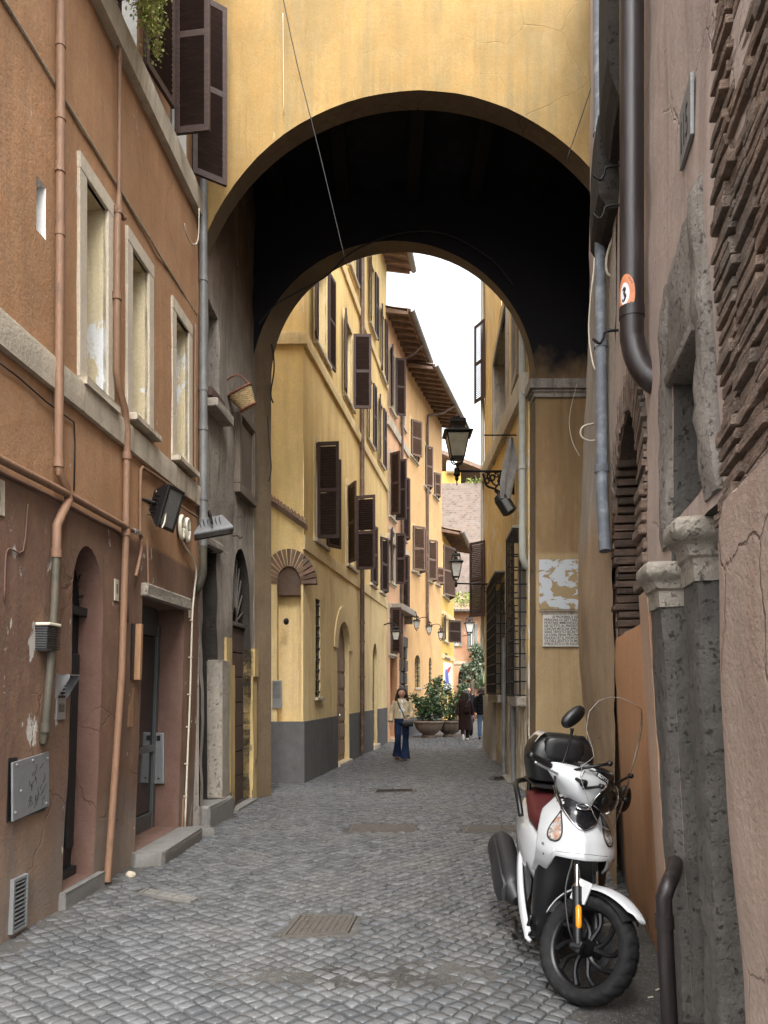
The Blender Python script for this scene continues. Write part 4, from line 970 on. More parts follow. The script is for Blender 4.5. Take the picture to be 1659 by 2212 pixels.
m = MB(); m.box(-2.6, 3.7, 9.0, 11.5, 9.0, 9.22); m.build('ceiling', 'vault', H)
m = MB()
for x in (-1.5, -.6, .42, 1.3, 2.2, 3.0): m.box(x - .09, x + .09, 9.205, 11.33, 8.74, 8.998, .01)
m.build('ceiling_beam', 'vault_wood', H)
m = MB(); m.box(-2.6, 3.6, 8.95, 11.6, 10.97, 11.15); m.build('roof', 'tile', H)
PR = Wall(3.3, 9.2, 3.3, 11.35, -1); facade(PR, 0, 2.15, -.2, 9.0, [], 'pier', H, 'side_wall', amp=.02, back=.3)
# impost moulding of the rear pier
m = MB(); x0 = 2.24
for z0, z1, o in ((5.92, 5.99, .03), (5.99, 6.03, .055), (6.03, 6.17, .10)): m.box(x0 - o, 3.29, 11.35 - o, 11.66, z0, z1, .008)
m.build('impost', 'soot', H)
# torn poster and marble street edict
m = MB(AR.T()); uu = lambda x: AR.ux(x); zz = lambda y: 1.62 + (1488 - y) * 11.35 / 1660
m.box(uu(1164), uu(1262), zz(1316), zz(1209), .012, .018); o = tag(m.build('torn_poster', 'poster'), 'torn white poster remains on the ochre pier above the marble inscription', 'poster')
o = thing('marble_plaque', 'marble plaque with an engraved old Italian inscription on the ochre pier', 'plaque', tuple(AR.p(uu(1200), 2.25, 0)))
pz0, pz1, pu0, pu1 = zz(1397), zz(1328), uu(1172), uu(1172) + .86
m = MB(AR.T()); m.box(pu0, pu1, pz0, pz1, .0, .03, .004); m.build('slab', 'marble', o)
m = MB(AR.T()); m.box(pu0 - .015, pu1 + .015, pz1 + .001, pz1 + .03, -.01, .035, .004); m.build('top_edge', 'soot', o)
def text(body, size, mat, parent, origin, xdir, ydir, name='inscription', extr=.0008, align='LEFT', bold=.0, sx=1.0):
    cu = bpy.data.curves.new(name, 'FONT'); cu.body = body; cu.size = size; cu.extrude = extr; cu.align_x = align; cu.offset = bold; cu.space_line = .86
    ob = bpy.data.objects.new(name, cu); COL.objects.link(ob); bpy.context.view_layer.update()
    me = bpy.data.meshes.new_from_object(ob.evaluated_get(bpy.context.evaluated_depsgraph_get())); bpy.data.objects.remove(ob)
    x = Vector(xdir).normalized() * sx; y = Vector(ydir).normalized(); z = x.cross(y).normalized()
    for v in me.vertices: v.co = Vector(origin) + x * v.co.x + y * v.co.y + z * v.co.z
    me.materials.clear(); me.materials.append(M[mat]); me.name = name
    ob = bpy.data.objects.new(name, me); COL.objects.link(ob)
    if parent is not None: adopt(ob, parent)
    return ob
edict = ['         SI PROHIBISCE ESPRESSAMENTE', 'PERSONA DI GETTARE NE TENERE', 'PORTARE IMMONDEZZA IN QVESTO', 'NE SOTTO AL PRESENTE ARCO PENA', 'CINQVE MTA DA APPLICARSI', 'SARA TENVTO SECRETO ET ALTRI', 'LA QVAL PENA PECVNIARIA', 'FIGLIOLI ET IL PADRONE PER', 'TA DELL EDITTO DI MONSIG', 'PVBLICATO LI 20 AGOSTO']
for k, s in enumerate(edict):
    lh = (pz1 - pz0 - .03) / len(edict); text(s, lh * 1.18, 'engraving', o, AR.p(pu0 + .02, pz1 - .015 - (k + .82) * lh, .0305), (1, 0, 0), (0, 0, 1), sx=.92, bold=.0012)
m = MB(AR.T()); m.box(uu(1164), uu(1258), zz(1321), zz(1318), .0, .03, .004); m.build('shelf', 'stone', H)
# wires over the archway
def wire(name, pts, label, r=.006, mat='cable_b', sm=4):
    m = MB(); m.tube(pts, r, 5, sm); return solo(m, name, mat, label, 'cable', smooth=True)
def at(x, y, Y): return (K(x) * Y, Y, 1.62 + (1488 - y) * Y / 1660)
wire('overhead_wire', [at(604, -40, 8.80), at(640, 130, 8.78), at(690, 330, 8.8), at(748, 572, 8.85)], 'thin dark wire slanting across the left of the arch face')
wire('overhead_wire', [at(1290, 150, 8.80), at(1262, 235, 8.82), at(1222, 352, 8.82)], 'thin wire slanting at the right of the arch face')
wire('string', [at(611, 28, 8.84), at(612, 120, 8.86), at(613, 248, 8.86)], 'pale frayed string hanging on the yellow arch face', .004, 'cable_w')
wire('overhead_wire', [at(560, 700, 11.2), at(600, 655, 11.25), at(700, 600, 11.28), at(760, 545, 11.29), at(860, 505, 11.3), at(960, 505, 11.3), at(1060, 560, 11.3), at(1110, 620, 11.3)], 'dark cable following the edge of the rear arch', .012)
wire('cable', [at(583, 730, 11.6), at(590, 760, 11.55), at(592, 800, 11.5), at(585, 850, 11.3), at(590, 870, 11.25)], 'dark loose cable hanging at the left spring of the rear arch', .012)
wire('cable', [at(578, 900, 11.2), at(582, 960, 11.2), at(586, 1010, 11.2), at(581, 1040, 11.2)], 'dark cable on the weathered left edge of the rear arch', .01)
wire('wire', [at(1246, 830, 10.9), at(1230, 900, 11.0), at(1235, 950, 10.9), at(1252, 985, 10.8)], 'thin wire hanging beside the impost of the ochre pier', .005, 'cable_w')
# basket hung under the arch
rot = Matrix.Rotation(R(14), 3, 'X') @ Matrix.Rotation(R(-28), 3, 'Y'); bc = Vector(at(527, 862, 10.05)); T = lambda a, b, c: bc + rot @ Vector((a, b, c))
o = thing('wicker_basket', 'tilted straw basket with a red brown handle hanging under the archway', 'basket', tuple(bc))
m = MB(T); rings = []
for i in range(13):
    t = i / 12; s = .6 + .4 * t; z = -.13 + .24 * t
    rings.append([((.17 * s + .004 * (-1) ** (i + k // 1)) * math.copysign(abs(math.cos(a)) ** .8, math.cos(a)), (.12 * s + .004 * (-1) ** (i + k)) * math.copysign(abs(math.sin(a)) ** .8, math.sin(a)), z) for k, a in enumerate([2 * math.pi * k / 32 for k in range(32)])])
m.loft(rings, True); m.build('body', 'straw', o, True, 60)
m = MB(T)
for z, s in ((.115, 1.02), (-.115, .66)): m.tube([(.17 * s * math.copysign(abs(math.cos(a)) ** .8, math.cos(a)), .12 * s * math.copysign(abs(math.sin(a)) ** .8, math.sin(a)), z) for a in [2 * math.pi * k / 32 for k in range(33)]], .014, 6)
m.build('rim', 'redwicker', o, True); m = MB(T); m.tube([(-.16, 0, .1), (-.17, 0, .2), (-.10, 0, .29), (.0, 0, .31), (.10, 0, .27), (.165, 0, .1)], .013, 6, 3); m.build('handle', 'redwicker', o, True)
wire('string', [tuple(T(-.08, 0, .30)), at(470, 700, 10.0), at(455, 560, 9.6)], 'dark string holding the straw basket', .005)

# ================================================================= PALE YELLOW HOUSE beyond the arch, left
H = thing('house', 'tall pale yellow house with grey base and rows of brown shutters, beyond the archway', 'house', (-1.5, 14, 0))
F3 = Wall(-3.4, 13.18, -1.386, 13.18, 1); S3 = Wall(-1.386, 13.18, .08, 23.0, 1); u = S3.uY
nu0, nu1 = F3.ux(598), F3.ux(650); nz = lambda y: 1.62 + (1488 - y) * 13.18 / 1660
niche = arch(nu0, nu1, 1.05, nz(1262), nz(1222)); facade(F3, 0, F3.len, -.2, 14.2, [niche], 'cream_y', H, 'front_wall', amp=.012, back=0)
w = reveal(F3, niche, .25, 'cream_y', H, 'niche'); plate(F3, niche, -.25, 'cream_y', w, 'niche_back')
m = MB(F3.T()); c = (nu0 + nu1) / 2; rr = (nu1 - nu0) / 2; zs, zt = nz(1262), nz(1222)
for k in range(17):
    t0, t1 = math.pi * k / 17 + .02, math.pi * (k + 1) / 17 - .02; m.cur = random.random()
    pl = [(c + rr * math.cos(t), zs + (zt - zs) * math.sin(t)) for t in (t0, t1)] + [(c + (rr + .27) * math.cos(t), zs + (zt - zs + .29) * math.sin(t)) for t in (t1, t0)]
    m.prism(pl, -.2, .012 + random.uniform(0, .008))
m.build('brick_arch', 'brick', w)
m = MB(F3.T()); m.prism(arch(nu0 + .01, nu1 - .01, nz(1285), zs, zt), -.25, -.05); m.build('brick_infill', 'brick', w)
holes = []; L = []
def W3(Y0, Y1, z0, z1, leaves, **k): L.append(window(S3, H, u(Y0), u(Y1), z0, z1, holes, leaves=leaves, **k))
W3(14.02, 14.80, 4.36, 6.12, (88, 150)); W3(16.95, 17.85, 4.38, 6.10, (150, 82)); W3(20.0, 20.75, 4.38, 5.9, (12, 14)); W3(21.6, 22.3, 4.38, 5.9, (25, 25))
W3(14.05, 14.95, 7.95, 9.75, (171, 176)); W3(16.7, 17.5, 8.0, 9.7, (171, 100)); W3(19.6, 20.3, 8.0, 9.7, (170, 176)); W3(21.4, 22.1, 8.0, 9.7, (170, 176))
W3(14.3, 15.1, 11.1, 12.8, (171, 176)); W3(17.2, 17.95, 11.1, 12.8, (171, 176)); W3(19.9, 20.6, 11.1, 12.8, (170, 175)); W3(21.8, 22.4, 10.6, 12.4, (170, 175))
gw = rect(u(14.06), u(14.46), 1.47, 3.28); holes.append(gw)
dA = arch(u(15.95), u(17.2), .06, 2.45, 3.04); dB = arch(u(20.45), u(21.25), .12, 2.3, 2.86); holes += [dA, dB]
lowr = [(u(18.9), .9), (u(19.05), .9), (u(19.05), 1.5), (u(18.9), 1.5)]
facade(S3, 0, S3.len, -.2, 14.2, holes, 'cream_y', H, amp=.014, step=.3, back=0)
for f in L: f()
for wall, a, b in ((F3, 0, F3.len + .02), (S3, -.02, dA[0][0] - .02), (S3, dA[1][0] + .02, dB[0][0] - .02), (S3, dB[1][0] + .02, S3.len)):
    m = MB(wall.T()); m.box(a, b, -.1, 1.06, -.06, .028, .006); m.build('base', 'greybase', H)
for wall in (F3, S3):
    if wall is S3: band(S3, 0, S3.len, 4.02, 4.26, .04, 'trim_y', H); band(S3, 0, S3.len, 7.52, 7.72, .07, 'trim_y', H); band(S3, 0, S3.len, 10.55, 10.72, .06, 'trim_y', H)
    else: band(F3, 0, F3.len + .07, 7.52, 7.72, .07, 'trim_y', H)
w = reveal(S3, gw, .2, 'trim_y', H, 'window'); plate(S3, gw, -.2, 'black_pl', w, 'pane')
def bars(wall, u0, u1, z0, z1, w, nu, nz, r=.012):
    m = MB(wall.T())
    for i in range(nu): a = u0 + (u1 - u0) * (i + .5) / nu; m.tube([(a, z0, w), (a, z1, w)], r, 6)
    for i in range(nz): b = z0 + (z1 - z0) * (i + .5) / nz; m.tube([(u0, b, w + r), (u1, b, w + r)], r, 6)
    return m
bars(S3, gw[0][0], gw[1][0], 1.47, 3.28, -.03, 3, 9).build('bars', 'iron', w); m = MB(S3.T()); m.box(gw[0][0] - .06, gw[1][0] + .12, 1.41, 1.465, -.15, .06, .006); m.build('sill', 'cornice', w)
for q, mt in ((dA, 'door_pink'), (dB, 'door_blk')):
    w = reveal(S3, q, .10, 'trim_y', H, 'doorway'); d = plate(S3, q, -.10, mt, w, 'door'); a, b = q[0][0], q[1][0]; c = (a + b) / 2
    m = MB(S3.T())
    for s in (a, c + .01):
        for k in range(6): m.box(s + .06, s + (b - a) / 2 - .07, .2 + k * .36, .2 + k * .36 + .29, -.1, -.08, .01)
    m.build('panel', mt, d); m = MB(S3.T()); m.ell((c - .05, 1.05, -.07), (.03, .03, .03), 8, 6); m.build('handle', 'silver', d)
    m = MB(S3.T()); m.box(a - .03, b + .1, -.06, .055 if q is dA else .115, -.32, .07, .01); m.build('threshold', 'cornice', w)
m = MB(S3.T()); c = (dA[0][0] + dA[1][0]) / 2; rr = (dA[1][0] - dA[0][0]) / 2
for k in range(14):
    t0, t1 = math.pi * k / 14, math.pi * (k + 1) / 14
    m.prism([(c + (rr + .02) * math.cos(t), 2.47 + .6 * math.sin(t)) for t in (t0, t1)] + [(c + (rr + .34) * math.cos(t), 2.47 + .93 * math.sin(t)) for t in (t1, t0)], -.02, .03)
m.build('door_hood', 'trim_y', H)
def eave(wall, parent, u0, u1, z, over, tile_w=.18, rise=.28, gutter=True, gmat='gutter', fascia=None):
    m = MB(wall.T()); pts = []; n = int((u1 - u0) / tile_w) * 6
    for j in range(7):
        w = over - (over + 2.2) * j / 6; row = []
        for i in range(n + 1):
            a = u0 + (u1 - u0) * i / n; row.append((a, z + .17 + rise * (over - w) * .9 + .05 * abs(math.sin(math.pi * 3 * i / 6 / 3 * 1)) - .02 * (j % 2), w))
        pts.append(row)
    m.grid(pts); rf = m.build('roof', 'tile', parent, True)
    m = MB(wall.T()); m.grid([[(u0, z + .10, over - .01), (u1, z + .10, over - .01)], [(u0, z + .10 + rise * over, -.02), (u1, z + .10 + rise * over, -.02)]])
    k = int((u1 - u0) / .45)
    for i in range(k + 1):
        a = u0 + .05 + (u1 - u0 - .1) * i / k; m.add([(a + da, zz, w) for da in (-.045, .045) for w, zz in ((over - .06, z + .02), (over - .06, z + .10), (-.02, z + .09 + rise * over), (-.02, z + rise * over - .05))], [(0, 1, 2, 3), (4, 5, 6, 7), (0, 1, 5, 4), (1, 2, 6, 5), (2, 3, 7, 6), (3, 0, 4, 7)])
    m.build('rafter', 'wood', rf)
    m = MB(wall.T()); m.grid([[(u0 - .02, z + .06, over - .08), (u1, z + .06, over - .08)], [(u0 - .02, z + .20, over - .08), (u1, z + .20, over - .08)]])
    if fascia: m.build('fascia', fascia, rf)
    if gutter:
        m = MB(wall.T()); rings = []
        for a in (u0 - .03, u1 + .03): rings.append([(a, z + .15 + .085 * math.sin(t), over + .05 + .085 * math.cos(t)) for t in [math.pi + math.pi * k / 8 for k in range(9)]] + [(a, z + .15 + .072 * math.sin(t), over + .05 + .072 * math.cos(t)) for t in [2 * math.pi - math.pi * k / 8 for k in range(9)]])
        m.loft(rings); m.build('gutter', gmat, rf)
    return rf
eave(S3, H, -.3, S3.len + .1, 14.0, .75)
# sloping tiled coping across the corner face
m = MB(F3.T()); a0, a1 = F3.ux(583), F3.ux(664); z0, z1 = nz(1082), nz(1139)
N = 11
for k in range(N):
    t0, t1 = k / N, (k + .86) / N; A, B = a0 + (a1 - a0) * t0, a0 + (a1 - a0) * t1; za, zb = z0 + (z1 - z0) * t0, z0 + (z1 - z0) * t1; m.cur = random.random()
    rings = []
    for w, dz in ((-.02, .09), (.20, .02)): rings.append([(A + (B - A) * (.5 - .5 * math.cos(t)), za + (zb - za) * (.5 - .5 * math.cos(t)) + dz + .05 * math.sin(t), w) for t in [math.pi * i / 6 for i in range(7)]] + [(B - .01, zb + dz - .01, w), (A + .01, za + dz - .01, w)])
    m.loft(rings)
m.build('tiled_coping', 'tile', H)
m = MB(F3.T()); m.add([(a0, z0 - .06, -.02), (a1, z1 - .06, -.02), (a1, z1 + .02, -.02), (a0, z0 + .02, -.02), (a0, z0 - .05, .12), (a1, z1 - .05, .12), (a1, z1 + .015, .15), (a0, z0 + .015, .15)], [(0, 1, 2, 3), (4, 5, 6, 7), (0, 1, 5, 4), (1, 2, 6, 5), (2, 3, 7, 6), (3, 0, 4, 7)]); m.build('coping_bed', 'wood', H)
m = MB(F3.T()); m.box(F3.ux(589), F3.ux(609.5), nz(1530), nz(1470), .0, .04, .006); o = solo(m, 'notice_board', 'metalgrey', 'grey metal notice panel low on the corner of the pale yellow house', 'sign')
m = MB(F3.T())
for k in range(14): m.box(F3.ux(591), F3.ux(607), nz(1474 + k * 2.6), nz(1473 + k * 2.6), .04, .042)
m.build('lines', 'iron_lt', o)
m = MB(F3.T()); uu, zz = F3.ux(619), nz(1343); m.ell((uu, zz, .05), (.05, .06, .07), 10, 8); m.tube([(uu, zz, 0), (uu, zz, .1)], .02, 8); solo(m, 'alarm_knob', 'iron', 'small dark round fitting on the corner face of the pale yellow house', 'fitting', smooth=True)
P = [(S3.uY(18.45), z, .08) for z in (13.9, 8, 4.5, 2.9, .1)]; pipe('downpipe', P, .055, 'pipe_brn', 'brown downpipe running the full height of the pale yellow house', S3, [(P[0][0], z, .08) for z in (7.4, 5.9, 3.2, 2.75, 1.9, .75)])
# ================================================================= PINK HOUSE
S4 = Wall(.08, 23.0, .82, 26.4, 1); u = S4.uY
H = thing('house', 'salmon pink house with dark shutters between the pale yellow and the peach house', 'house', (.4, 24.5, 0)); holes = []; L = []
def W4(Y0, Y1, z0, z1, leaves, **k): L.append(window(S4, H, u(Y0), u(Y1), z0, z1, holes, leaves=leaves, trim_mat='cornice', **k))
W4(23.45, 24.1, 10.2, 12.0, (160, 120)); W4(25.2, 25.8, 10.3, 11.9, None); W4(23.4, 24.1, 6.9, 8.8, (120, 84)); W4(25.25, 25.9, 6.6, 8.6, (30, 30)); W4(23.5, 24.1, 4.9, 6.5, (165, 100)); W4(25.0, 25.6, 4.3, 6.0, (40, 40)); W4(23.4, 24.0, 2.7, 4.1, (85, None))
dP = rect(u(23.5), u(24.6), .1, 2.75); dQ = arch(u(25.1), u(25.9), .1, 2.6, 3.1); holes += [dP, dQ]
facade(S4, 0, S4.len, -.2, 12.9, holes, 'pink', H, amp=.012, step=.3, back=4)
for f in L: f()
for q in (dP, dQ):
    w = reveal(S4, q, .35, 'orange' if q is dP else 'stone', H, 'doorway'); plate(S4, q, -.35, 'door_blk', w, 'door'); m = MB(S4.T()); m.box(q[0][0] - .05, q[1][0] + .05, -.05, .095, -.3, .1, .01); m.build('threshold', 'cornice', w)
m = MB(S4.T())
for k in range(7):
    z = .1 + k * .42
    for a in (dQ[0][0], dQ[1][0]): m.box(a - .17 - .05 * (k % 2), a + .17 - .05 * ((k + 1) % 2), z, z + .38, -.1, .06, .03, jit=.012)
m.box(dQ[0][0] - .2, dQ[1][0] + .2, 3.0, 3.35, -.1, .06, .04, jit=.02)
m.build('stone_surround', 'tufa', H)
band(S4, .0, S4.len, 9.55, 9.8, .08, 'cornice', H); band(S4, 0, S4.len, 6.1, 6.3, .06, 'cornice', H); m = MB(S4.T()); m.box(u(23.6), u(26.2), 4.05, 4.25, -.05, .35, .02); m.box(u(23.7), u(23.9), 3.8, 4.05, -.05, .25, .02); m.box(u(25.8), u(26.0), 3.8, 4.05, -.05, .25, .02); m.build('balcony_slab', 'stone', H)
eave(S4, H, -.2, S4.len + .05, 12.65, .75, fascia='pink')
P = [(u(24.95), z, .08) for z in (12.2, 8, 4.4, 2.3)]; pipe('downpipe', [(u(24.95), 12.7, .75), (u(24.95), 12.45, .45), (u(24.95), 12.3, .1)] + P[1:], .05, 'pipe_brn', 'dark downpipe with a swan neck under the pink house eave', S4, [])
# ================================================================= PEACH HOUSE
S5 = Wall(.82, 26.4, 2.42, 32.1, 1); u = S5.uY
H = thing('house', 'peach plastered house with brown louvred shutters behind the stone planters', 'house', (1.6, 29, 0)); holes = []; L = []
def W5(x0, x1, y0, y1, leaves, **k):
    u0, u1 = S5.ux(x0), S5.ux(x1); L.append(window(S5, H, u0, u1, S5.z(x1, y1), S5.z(x0, y0), holes, leaves=leaves, smat='shutter_lt', **k))
W5(886, 900, 905, 1000, (35, 20)); W5(917, 926, 962, 1060, (35, 25)); W5(936, 944, 1020, 1078, (30, 25))
W5(890, 904, 1135, 1240, (40, 40), trim=.1); W5(922, 932, 1165, 1258, (40, 40), trim=.1); W5(941, 949, 1225, 1265, (40, 35), trim=.08)
g1 = arch(S5.ux(896), S5.ux(908), S5.z(902, 1485), S5.z(902, 1432), S5.z(902, 1415)); g2 = arch(S5.ux(926), S5.ux(933), S5.z(929, 1485), S5.z(929, 1436), S5.z(929, 1420)); holes += [g1, g2]
facade(S5, 0, S5.len, -.2, 12.7, holes, 'peach', H, amp=.012, step=.35, back=4)
for f in L: f()
for q in (g1, g2):
    w = reveal(S5, q, .2, 'trim_y', H, 'window'); plate(S5, q, -.2, 'darkglass', w, 'pane'); bars(S5, q[0][0], q[1][0], q[0][1], q[2][1] + .1, -.05, 2, 6, .014).build('bars', 'iron', w); m = MB(S5.T()); m.box(q[0][0] - .1, q[1][0] + .1, q[0][1] - .08, q[0][1] - .006, -.1, .06, .006); m.build('sill', 'cornice', w)
m = MB(S5.T()); m.box(0, S5.len, -.1, .62, -.05, .03, .006); m.build('base', 'greybase', H)
eave(S5, H, -.35, S5.len + .15, 12.35, 1.0)
ud = S5.ux(918) + .1; pipe('downpipe', [(ud + .5, 12.4, 1.02), (ud + .3, 12.1, .6), (ud, 11.95, .1), (ud, 11.6, .08), (ud, 7, .08), (ud, 3.9, .08)], .055, 'pipe_brn', 'dark downpipe with a swan neck crossing the peach house front', S5, [])
# ================================================================= far end of the street
S6 = Wall(2.42, 32.1, 3.32, 36.5, 1); u = S6.uY
H = thing('house', 'small bright yellow house with an overhanging roof past the peach house', 'house', (2.9, 34, 0)); holes = []; L = []
L.append(window(S6, H, S6.ux(956), S6.ux(969), S6.z(962, 1290), S6.z(962, 1185), holes, trim=.1, leaves=(20, 20), smat='shutter_lt')); L.append(window(S6, H, S6.ux(958), S6.ux(967), S6.z(962, 1385), S6.z(962, 1335), holes, trim=.1, leaves=(170, 140)))
facade(S6, 0, S6.len, -.2, 8.2, holes, 'sun_y', H, amp=.01, step=.5, back=4)
for f in L: f()
band(S6, 0, S6.len, 4.75, 4.95, .05, 'trim_y', H); band(S6, 0, S6.len, 2.9, 3.1, .05, 'trim_y', H); eave(S6, H, -.1, S6.len + .1, 8.0, .8)
m = MB(S6.T()); m.box(S6.ux(957), S6.ux(975), S6.z(966, 1492), S6.z(966, 1432), .005, .05, .006); o = solo(m, 'sign_board', 'tee', 'white sign board with a red and blue figure on the bright yellow house', 'sign')
m = MB(S6.T()); a, b = S6.ux(958.5), S6.ux(973); c = S6.z(966, 1455); m.prism([(a + .1, c - .1), (a + (b - a) * .6, c + .05), (b - .05, c + .35), (a + (b - a) * .7, c + .32), (a + .25, c + .1)], .051, .056); m.build('red_mark', 'red', o)
m = MB(S6.T()); m.prism([(a + .1, c - .1), (a + .2, c + .2), (a + (b - a) * .45, c + .02), (a + (b - a) * .6, c - .45), (a + .3, c - .45)], .0561, .06); m.build('blue_mark', 'blue', o)
m = MB(S6.T())
for k, (z, l) in enumerate(((.78, .35), (.60, .75))): m.box(a + .05, a + .05 + (b - a) * l, c + z - .0, c + z + .09, .051, .055)
m.build('lettering', 'iron_lt', o)
S7 = Wall(3.2, 42, 12, 42.6, 1)
H = thing('house', 'low faded pink house with blue grey shutters closing the end of the street', 'house', (5, 42.3, 0)); holes = []; L = []
def W7(x0, x1, y0, y1, lv): L.append(window(S7, H, S7.ux(x0), S7.ux(x1), S7.z(x0, y1), S7.z(x0, y0), holes, trim=.12, leaves=lv, smat='shutter_grey', pane='darkglass'))
W7(982, 992, 1342, 1393, (170, 170)); W7(1015, 1025, 1348, 1398, (160, 172)); W7(1042, 1052, 1350, 1398, (150, 172))
dr = arch(S7.ux(990), S7.ux(1002), .0, 2.2, 2.7); holes.append(dr)
facade(S7, 0, S7.len, -.2, 5.9, holes, 'endpink', H, amp=.01, step=.5, back=4)
for f in L: f()
w = reveal(S7, dr, .3, 'stone', H, 'doorway'); plate(S7, dr, -.3, 'door_blk', w, 'door'); band(S7, 0, S7.len, 2.95, 3.1, .06, 'cornice', H)
rf = eave(S7, H, -.3, S7.len, 5.7, .7, rise=.45)
rnd = random.Random(8); m = MB(S7.T()); lp = [(rnd.uniform(-.2, 5.5), 0, 0) for _ in range(1500)]; lp = [(a, 6.15 + .4 * t * 2.5, .5 - 2.5 * t) for a, _, _ in lp for t in [rnd.random()]]
def leaves_at(pts, size, rnd, mat, name, parent, up=.3):
    m = MB(); leaves(m, pts, size, rnd, up); return m.build(name, mat, parent)
leaves_at([S7.p(*q) + Vector((rnd.gauss(0, .1), 0, rnd.gauss(0, .05))) for q in lp], .13, rnd, 'moss', 'moss', H)
S8 = Wall(1.5, 56, 16, 56, 1)
o = thing('brick_wall', 'huge ancient pinkish brick wall rising behind the end of the street', 'wall', (6, 56, 0)); facade(S8, 0, S8.len, -.2, 16.6, [], 'oldwall', o, amp=.06, step=.6, back=2)
leaves_at([S8.p(rnd.uniform(4.6, 9), 16.6 + abs(rnd.gauss(0, .18)), rnd.uniform(-1, .2)) for _ in range(350)], .22, rnd, 'moss', 'foliage', o)
S9 = Wall(2.8, 60, 6.0, 60, 1)
H = thing('house', 'rooftop house with a grey tiled roof peeping over the ancient brick wall', 'house', (4, 60, 0)); facade(S9, 0, S9.len, 0, 18.6, [], 'sun_y', H, amp=.01, step=1, back=5)
m = MB(S9.T()); m.add([(a, z, w) for a, z, w in ((-.5, 20.6, .8), (8, 17.2, .8), (8, 17.5, .8), (-.5, 20.9, .8), (-.5, 20.6, -6), (8, 17.2, -6), (8, 17.5, -6), (-.5, 20.9, -6))], [(0, 1, 2, 3), (4, 5, 6, 7), (0, 1, 5, 4), (1, 2, 6, 5), (2, 3, 7, 6), (3, 0, 4, 7)]); m.build('roof', 'wood', H)
o = thing('air_conditioner', 'white air conditioner box on the rooftop house at the end of the street', 'air conditioner', (5, 59.7, 18)); X, Y_, Z = at(976, 1008, 59.4)
m = MB(); m.box(X - .4, X + .4, 59.2, 59.9, Z - .4, Z + .4, .03); m.build('body', 'white', o); m = MB(); m.tube([(X + .28 * math.cos(t), 59.19, Z + .28 * math.sin(t)) for t in [2 * math.pi * k / 16 for k in range(17)]], .03, 5); m.build('fan_ring', 'metalgrey', o)
# ================================================================= YELLOW GREY HOUSE beyond the arch, right
S2 = Wall(1.491 + .06 * 11.66, 11.66, 1.491 + .06 * 21, 21, -1); u = S2.uY
H = thing('house', 'weathered yellow and grey house with barred windows on the right beyond the archway', 'house', (2.4, 15, 0)); holes = []; L = []
twin = rect(S2.ux(1098), S2.ux(1070), 6.95, 9.0); n2 = rect(u(12.9), u(13.5), 7.0, 9.3); holes += [twin, n2]
b1 = rect(u(11.95), u(12.9), 1.6, 4.0); b2 = rect(u(15.2), u(17.4), 1.6, 3.8); nd = arch(u(13.35), u(14.3), .02, 2.7, 3.2); holes += [b1, b2, nd]
facade(S2, 0, S2.len, -.2, 9.6, holes, 'rfar', H, amp=.03, step=.2, back=4); facade(S2, u(16.2), S2.len, 9.6, 13.2, [], 'rfar', H, 'upper_wall', amp=.03, step=.2, back=4)
for q in (twin, n2):
    w = frame_trim(S2, q[0][0], q[1][0], q[0][1], q[2][1], .17, 0, 'stone', H, 'window', proud=.06); reveal(S2, q, .22, 'stone', w); plate(S2, q, -.22, 'darkglass', w)
for q, zt in ((b1, 4.1), (b2, 3.9)):
    w = reveal(S2, q, .2, 'stone', H, 'barred_window'); plate(S2, q, -.2, 'darkglass', w); m = MB(S2.T()); u0, u1 = q[0][0] - .06, q[1][0] + .06
    for i in range(13):
        z = 1.52 + (zt - 1.52) * i / 12; m.tube([(u0, z, -.02), (u0, z, .20), (u1, z, .20), (u1, z, -.02)], .012, 6)
    nb = int((u1 - u0) / .22)
    for i in range(nb + 1): a = u0 + (u1 - u0) * i / nb; m.tube([(a, 1.5, .20), (a, zt + .02, .20)], .013, 6)
    for a in (u0, u1): m.tube([(a, 1.5, .1), (a, zt + .02, .1)], .012, 6)
    m.build('bars', 'iron', w); m = MB(S2.T()); m.box(u0 - .05, u1 + .05, 1.34, 1.5, -.1, .17, .03, jit=.01); m.build('sill', 'stone', w)
    m = MB(S2.T()); m.box(u0 - .02, u1 + .04, zt + .01, zt + .05, -.02, .22, .01); m.build('lintel', 'stone', w)
w = reveal(S2, nd, .35, 'soot', H, 'doorway'); plate(S2, nd, -.35, 'door_wood', w, 'door'); m = MB(S2.T()); m.box(nd[0][0] - .1, nd[1][0] + .1, -.1, .015, -.3, .15, .02); m.build('threshold', 'stone', w)
band(S2, 0, S2.len, 6.10, 6.42, .13, 'cornice', H, u1z=1.15)
m = MB(S2.T()); m.box(u(16.2), S2.len, 13.2, 13.3, -3, .2, .02); m.build('roof', 'tile', H)
m = MB(S2.T()); slabgrid(m, u(17.5), S2.len - .05, -.1, 1.45, .06, 0, S2, .16, 6); m.build('rough_stone_base', 'stone', H, True, 40)
for Y, z, h, w_, a in ((20.3, 3.55, 2.0, .55, 138), (20.4, 9.35, 2.1, .5, 152)): shutter(S2, u(Y), z, w_, h, a, False, 'shutter', H)
pipe('downpipe', [(2.115, 11.74, z) for z in (9.6, 8, 6, 3.75)] + [(2.12, 11.74, 3.62), (2.16, 11.76, 3.52), (2.22, 11.8, 3.48)], .056, 'pipe_cream', 'grey cream downpipe with an elbow beside the ochre pier and the barred window', None, [(2.115, 11.74, 5.0), (2.115, 11.74, 7.4)])
pipe('downpipe', [S2.p(u(20.85), z, .07) for z in (13, 8, 5, 2.7)], .05, 'pipe_cream', 'pale downpipe at the far corner of the yellow grey house', None, [])
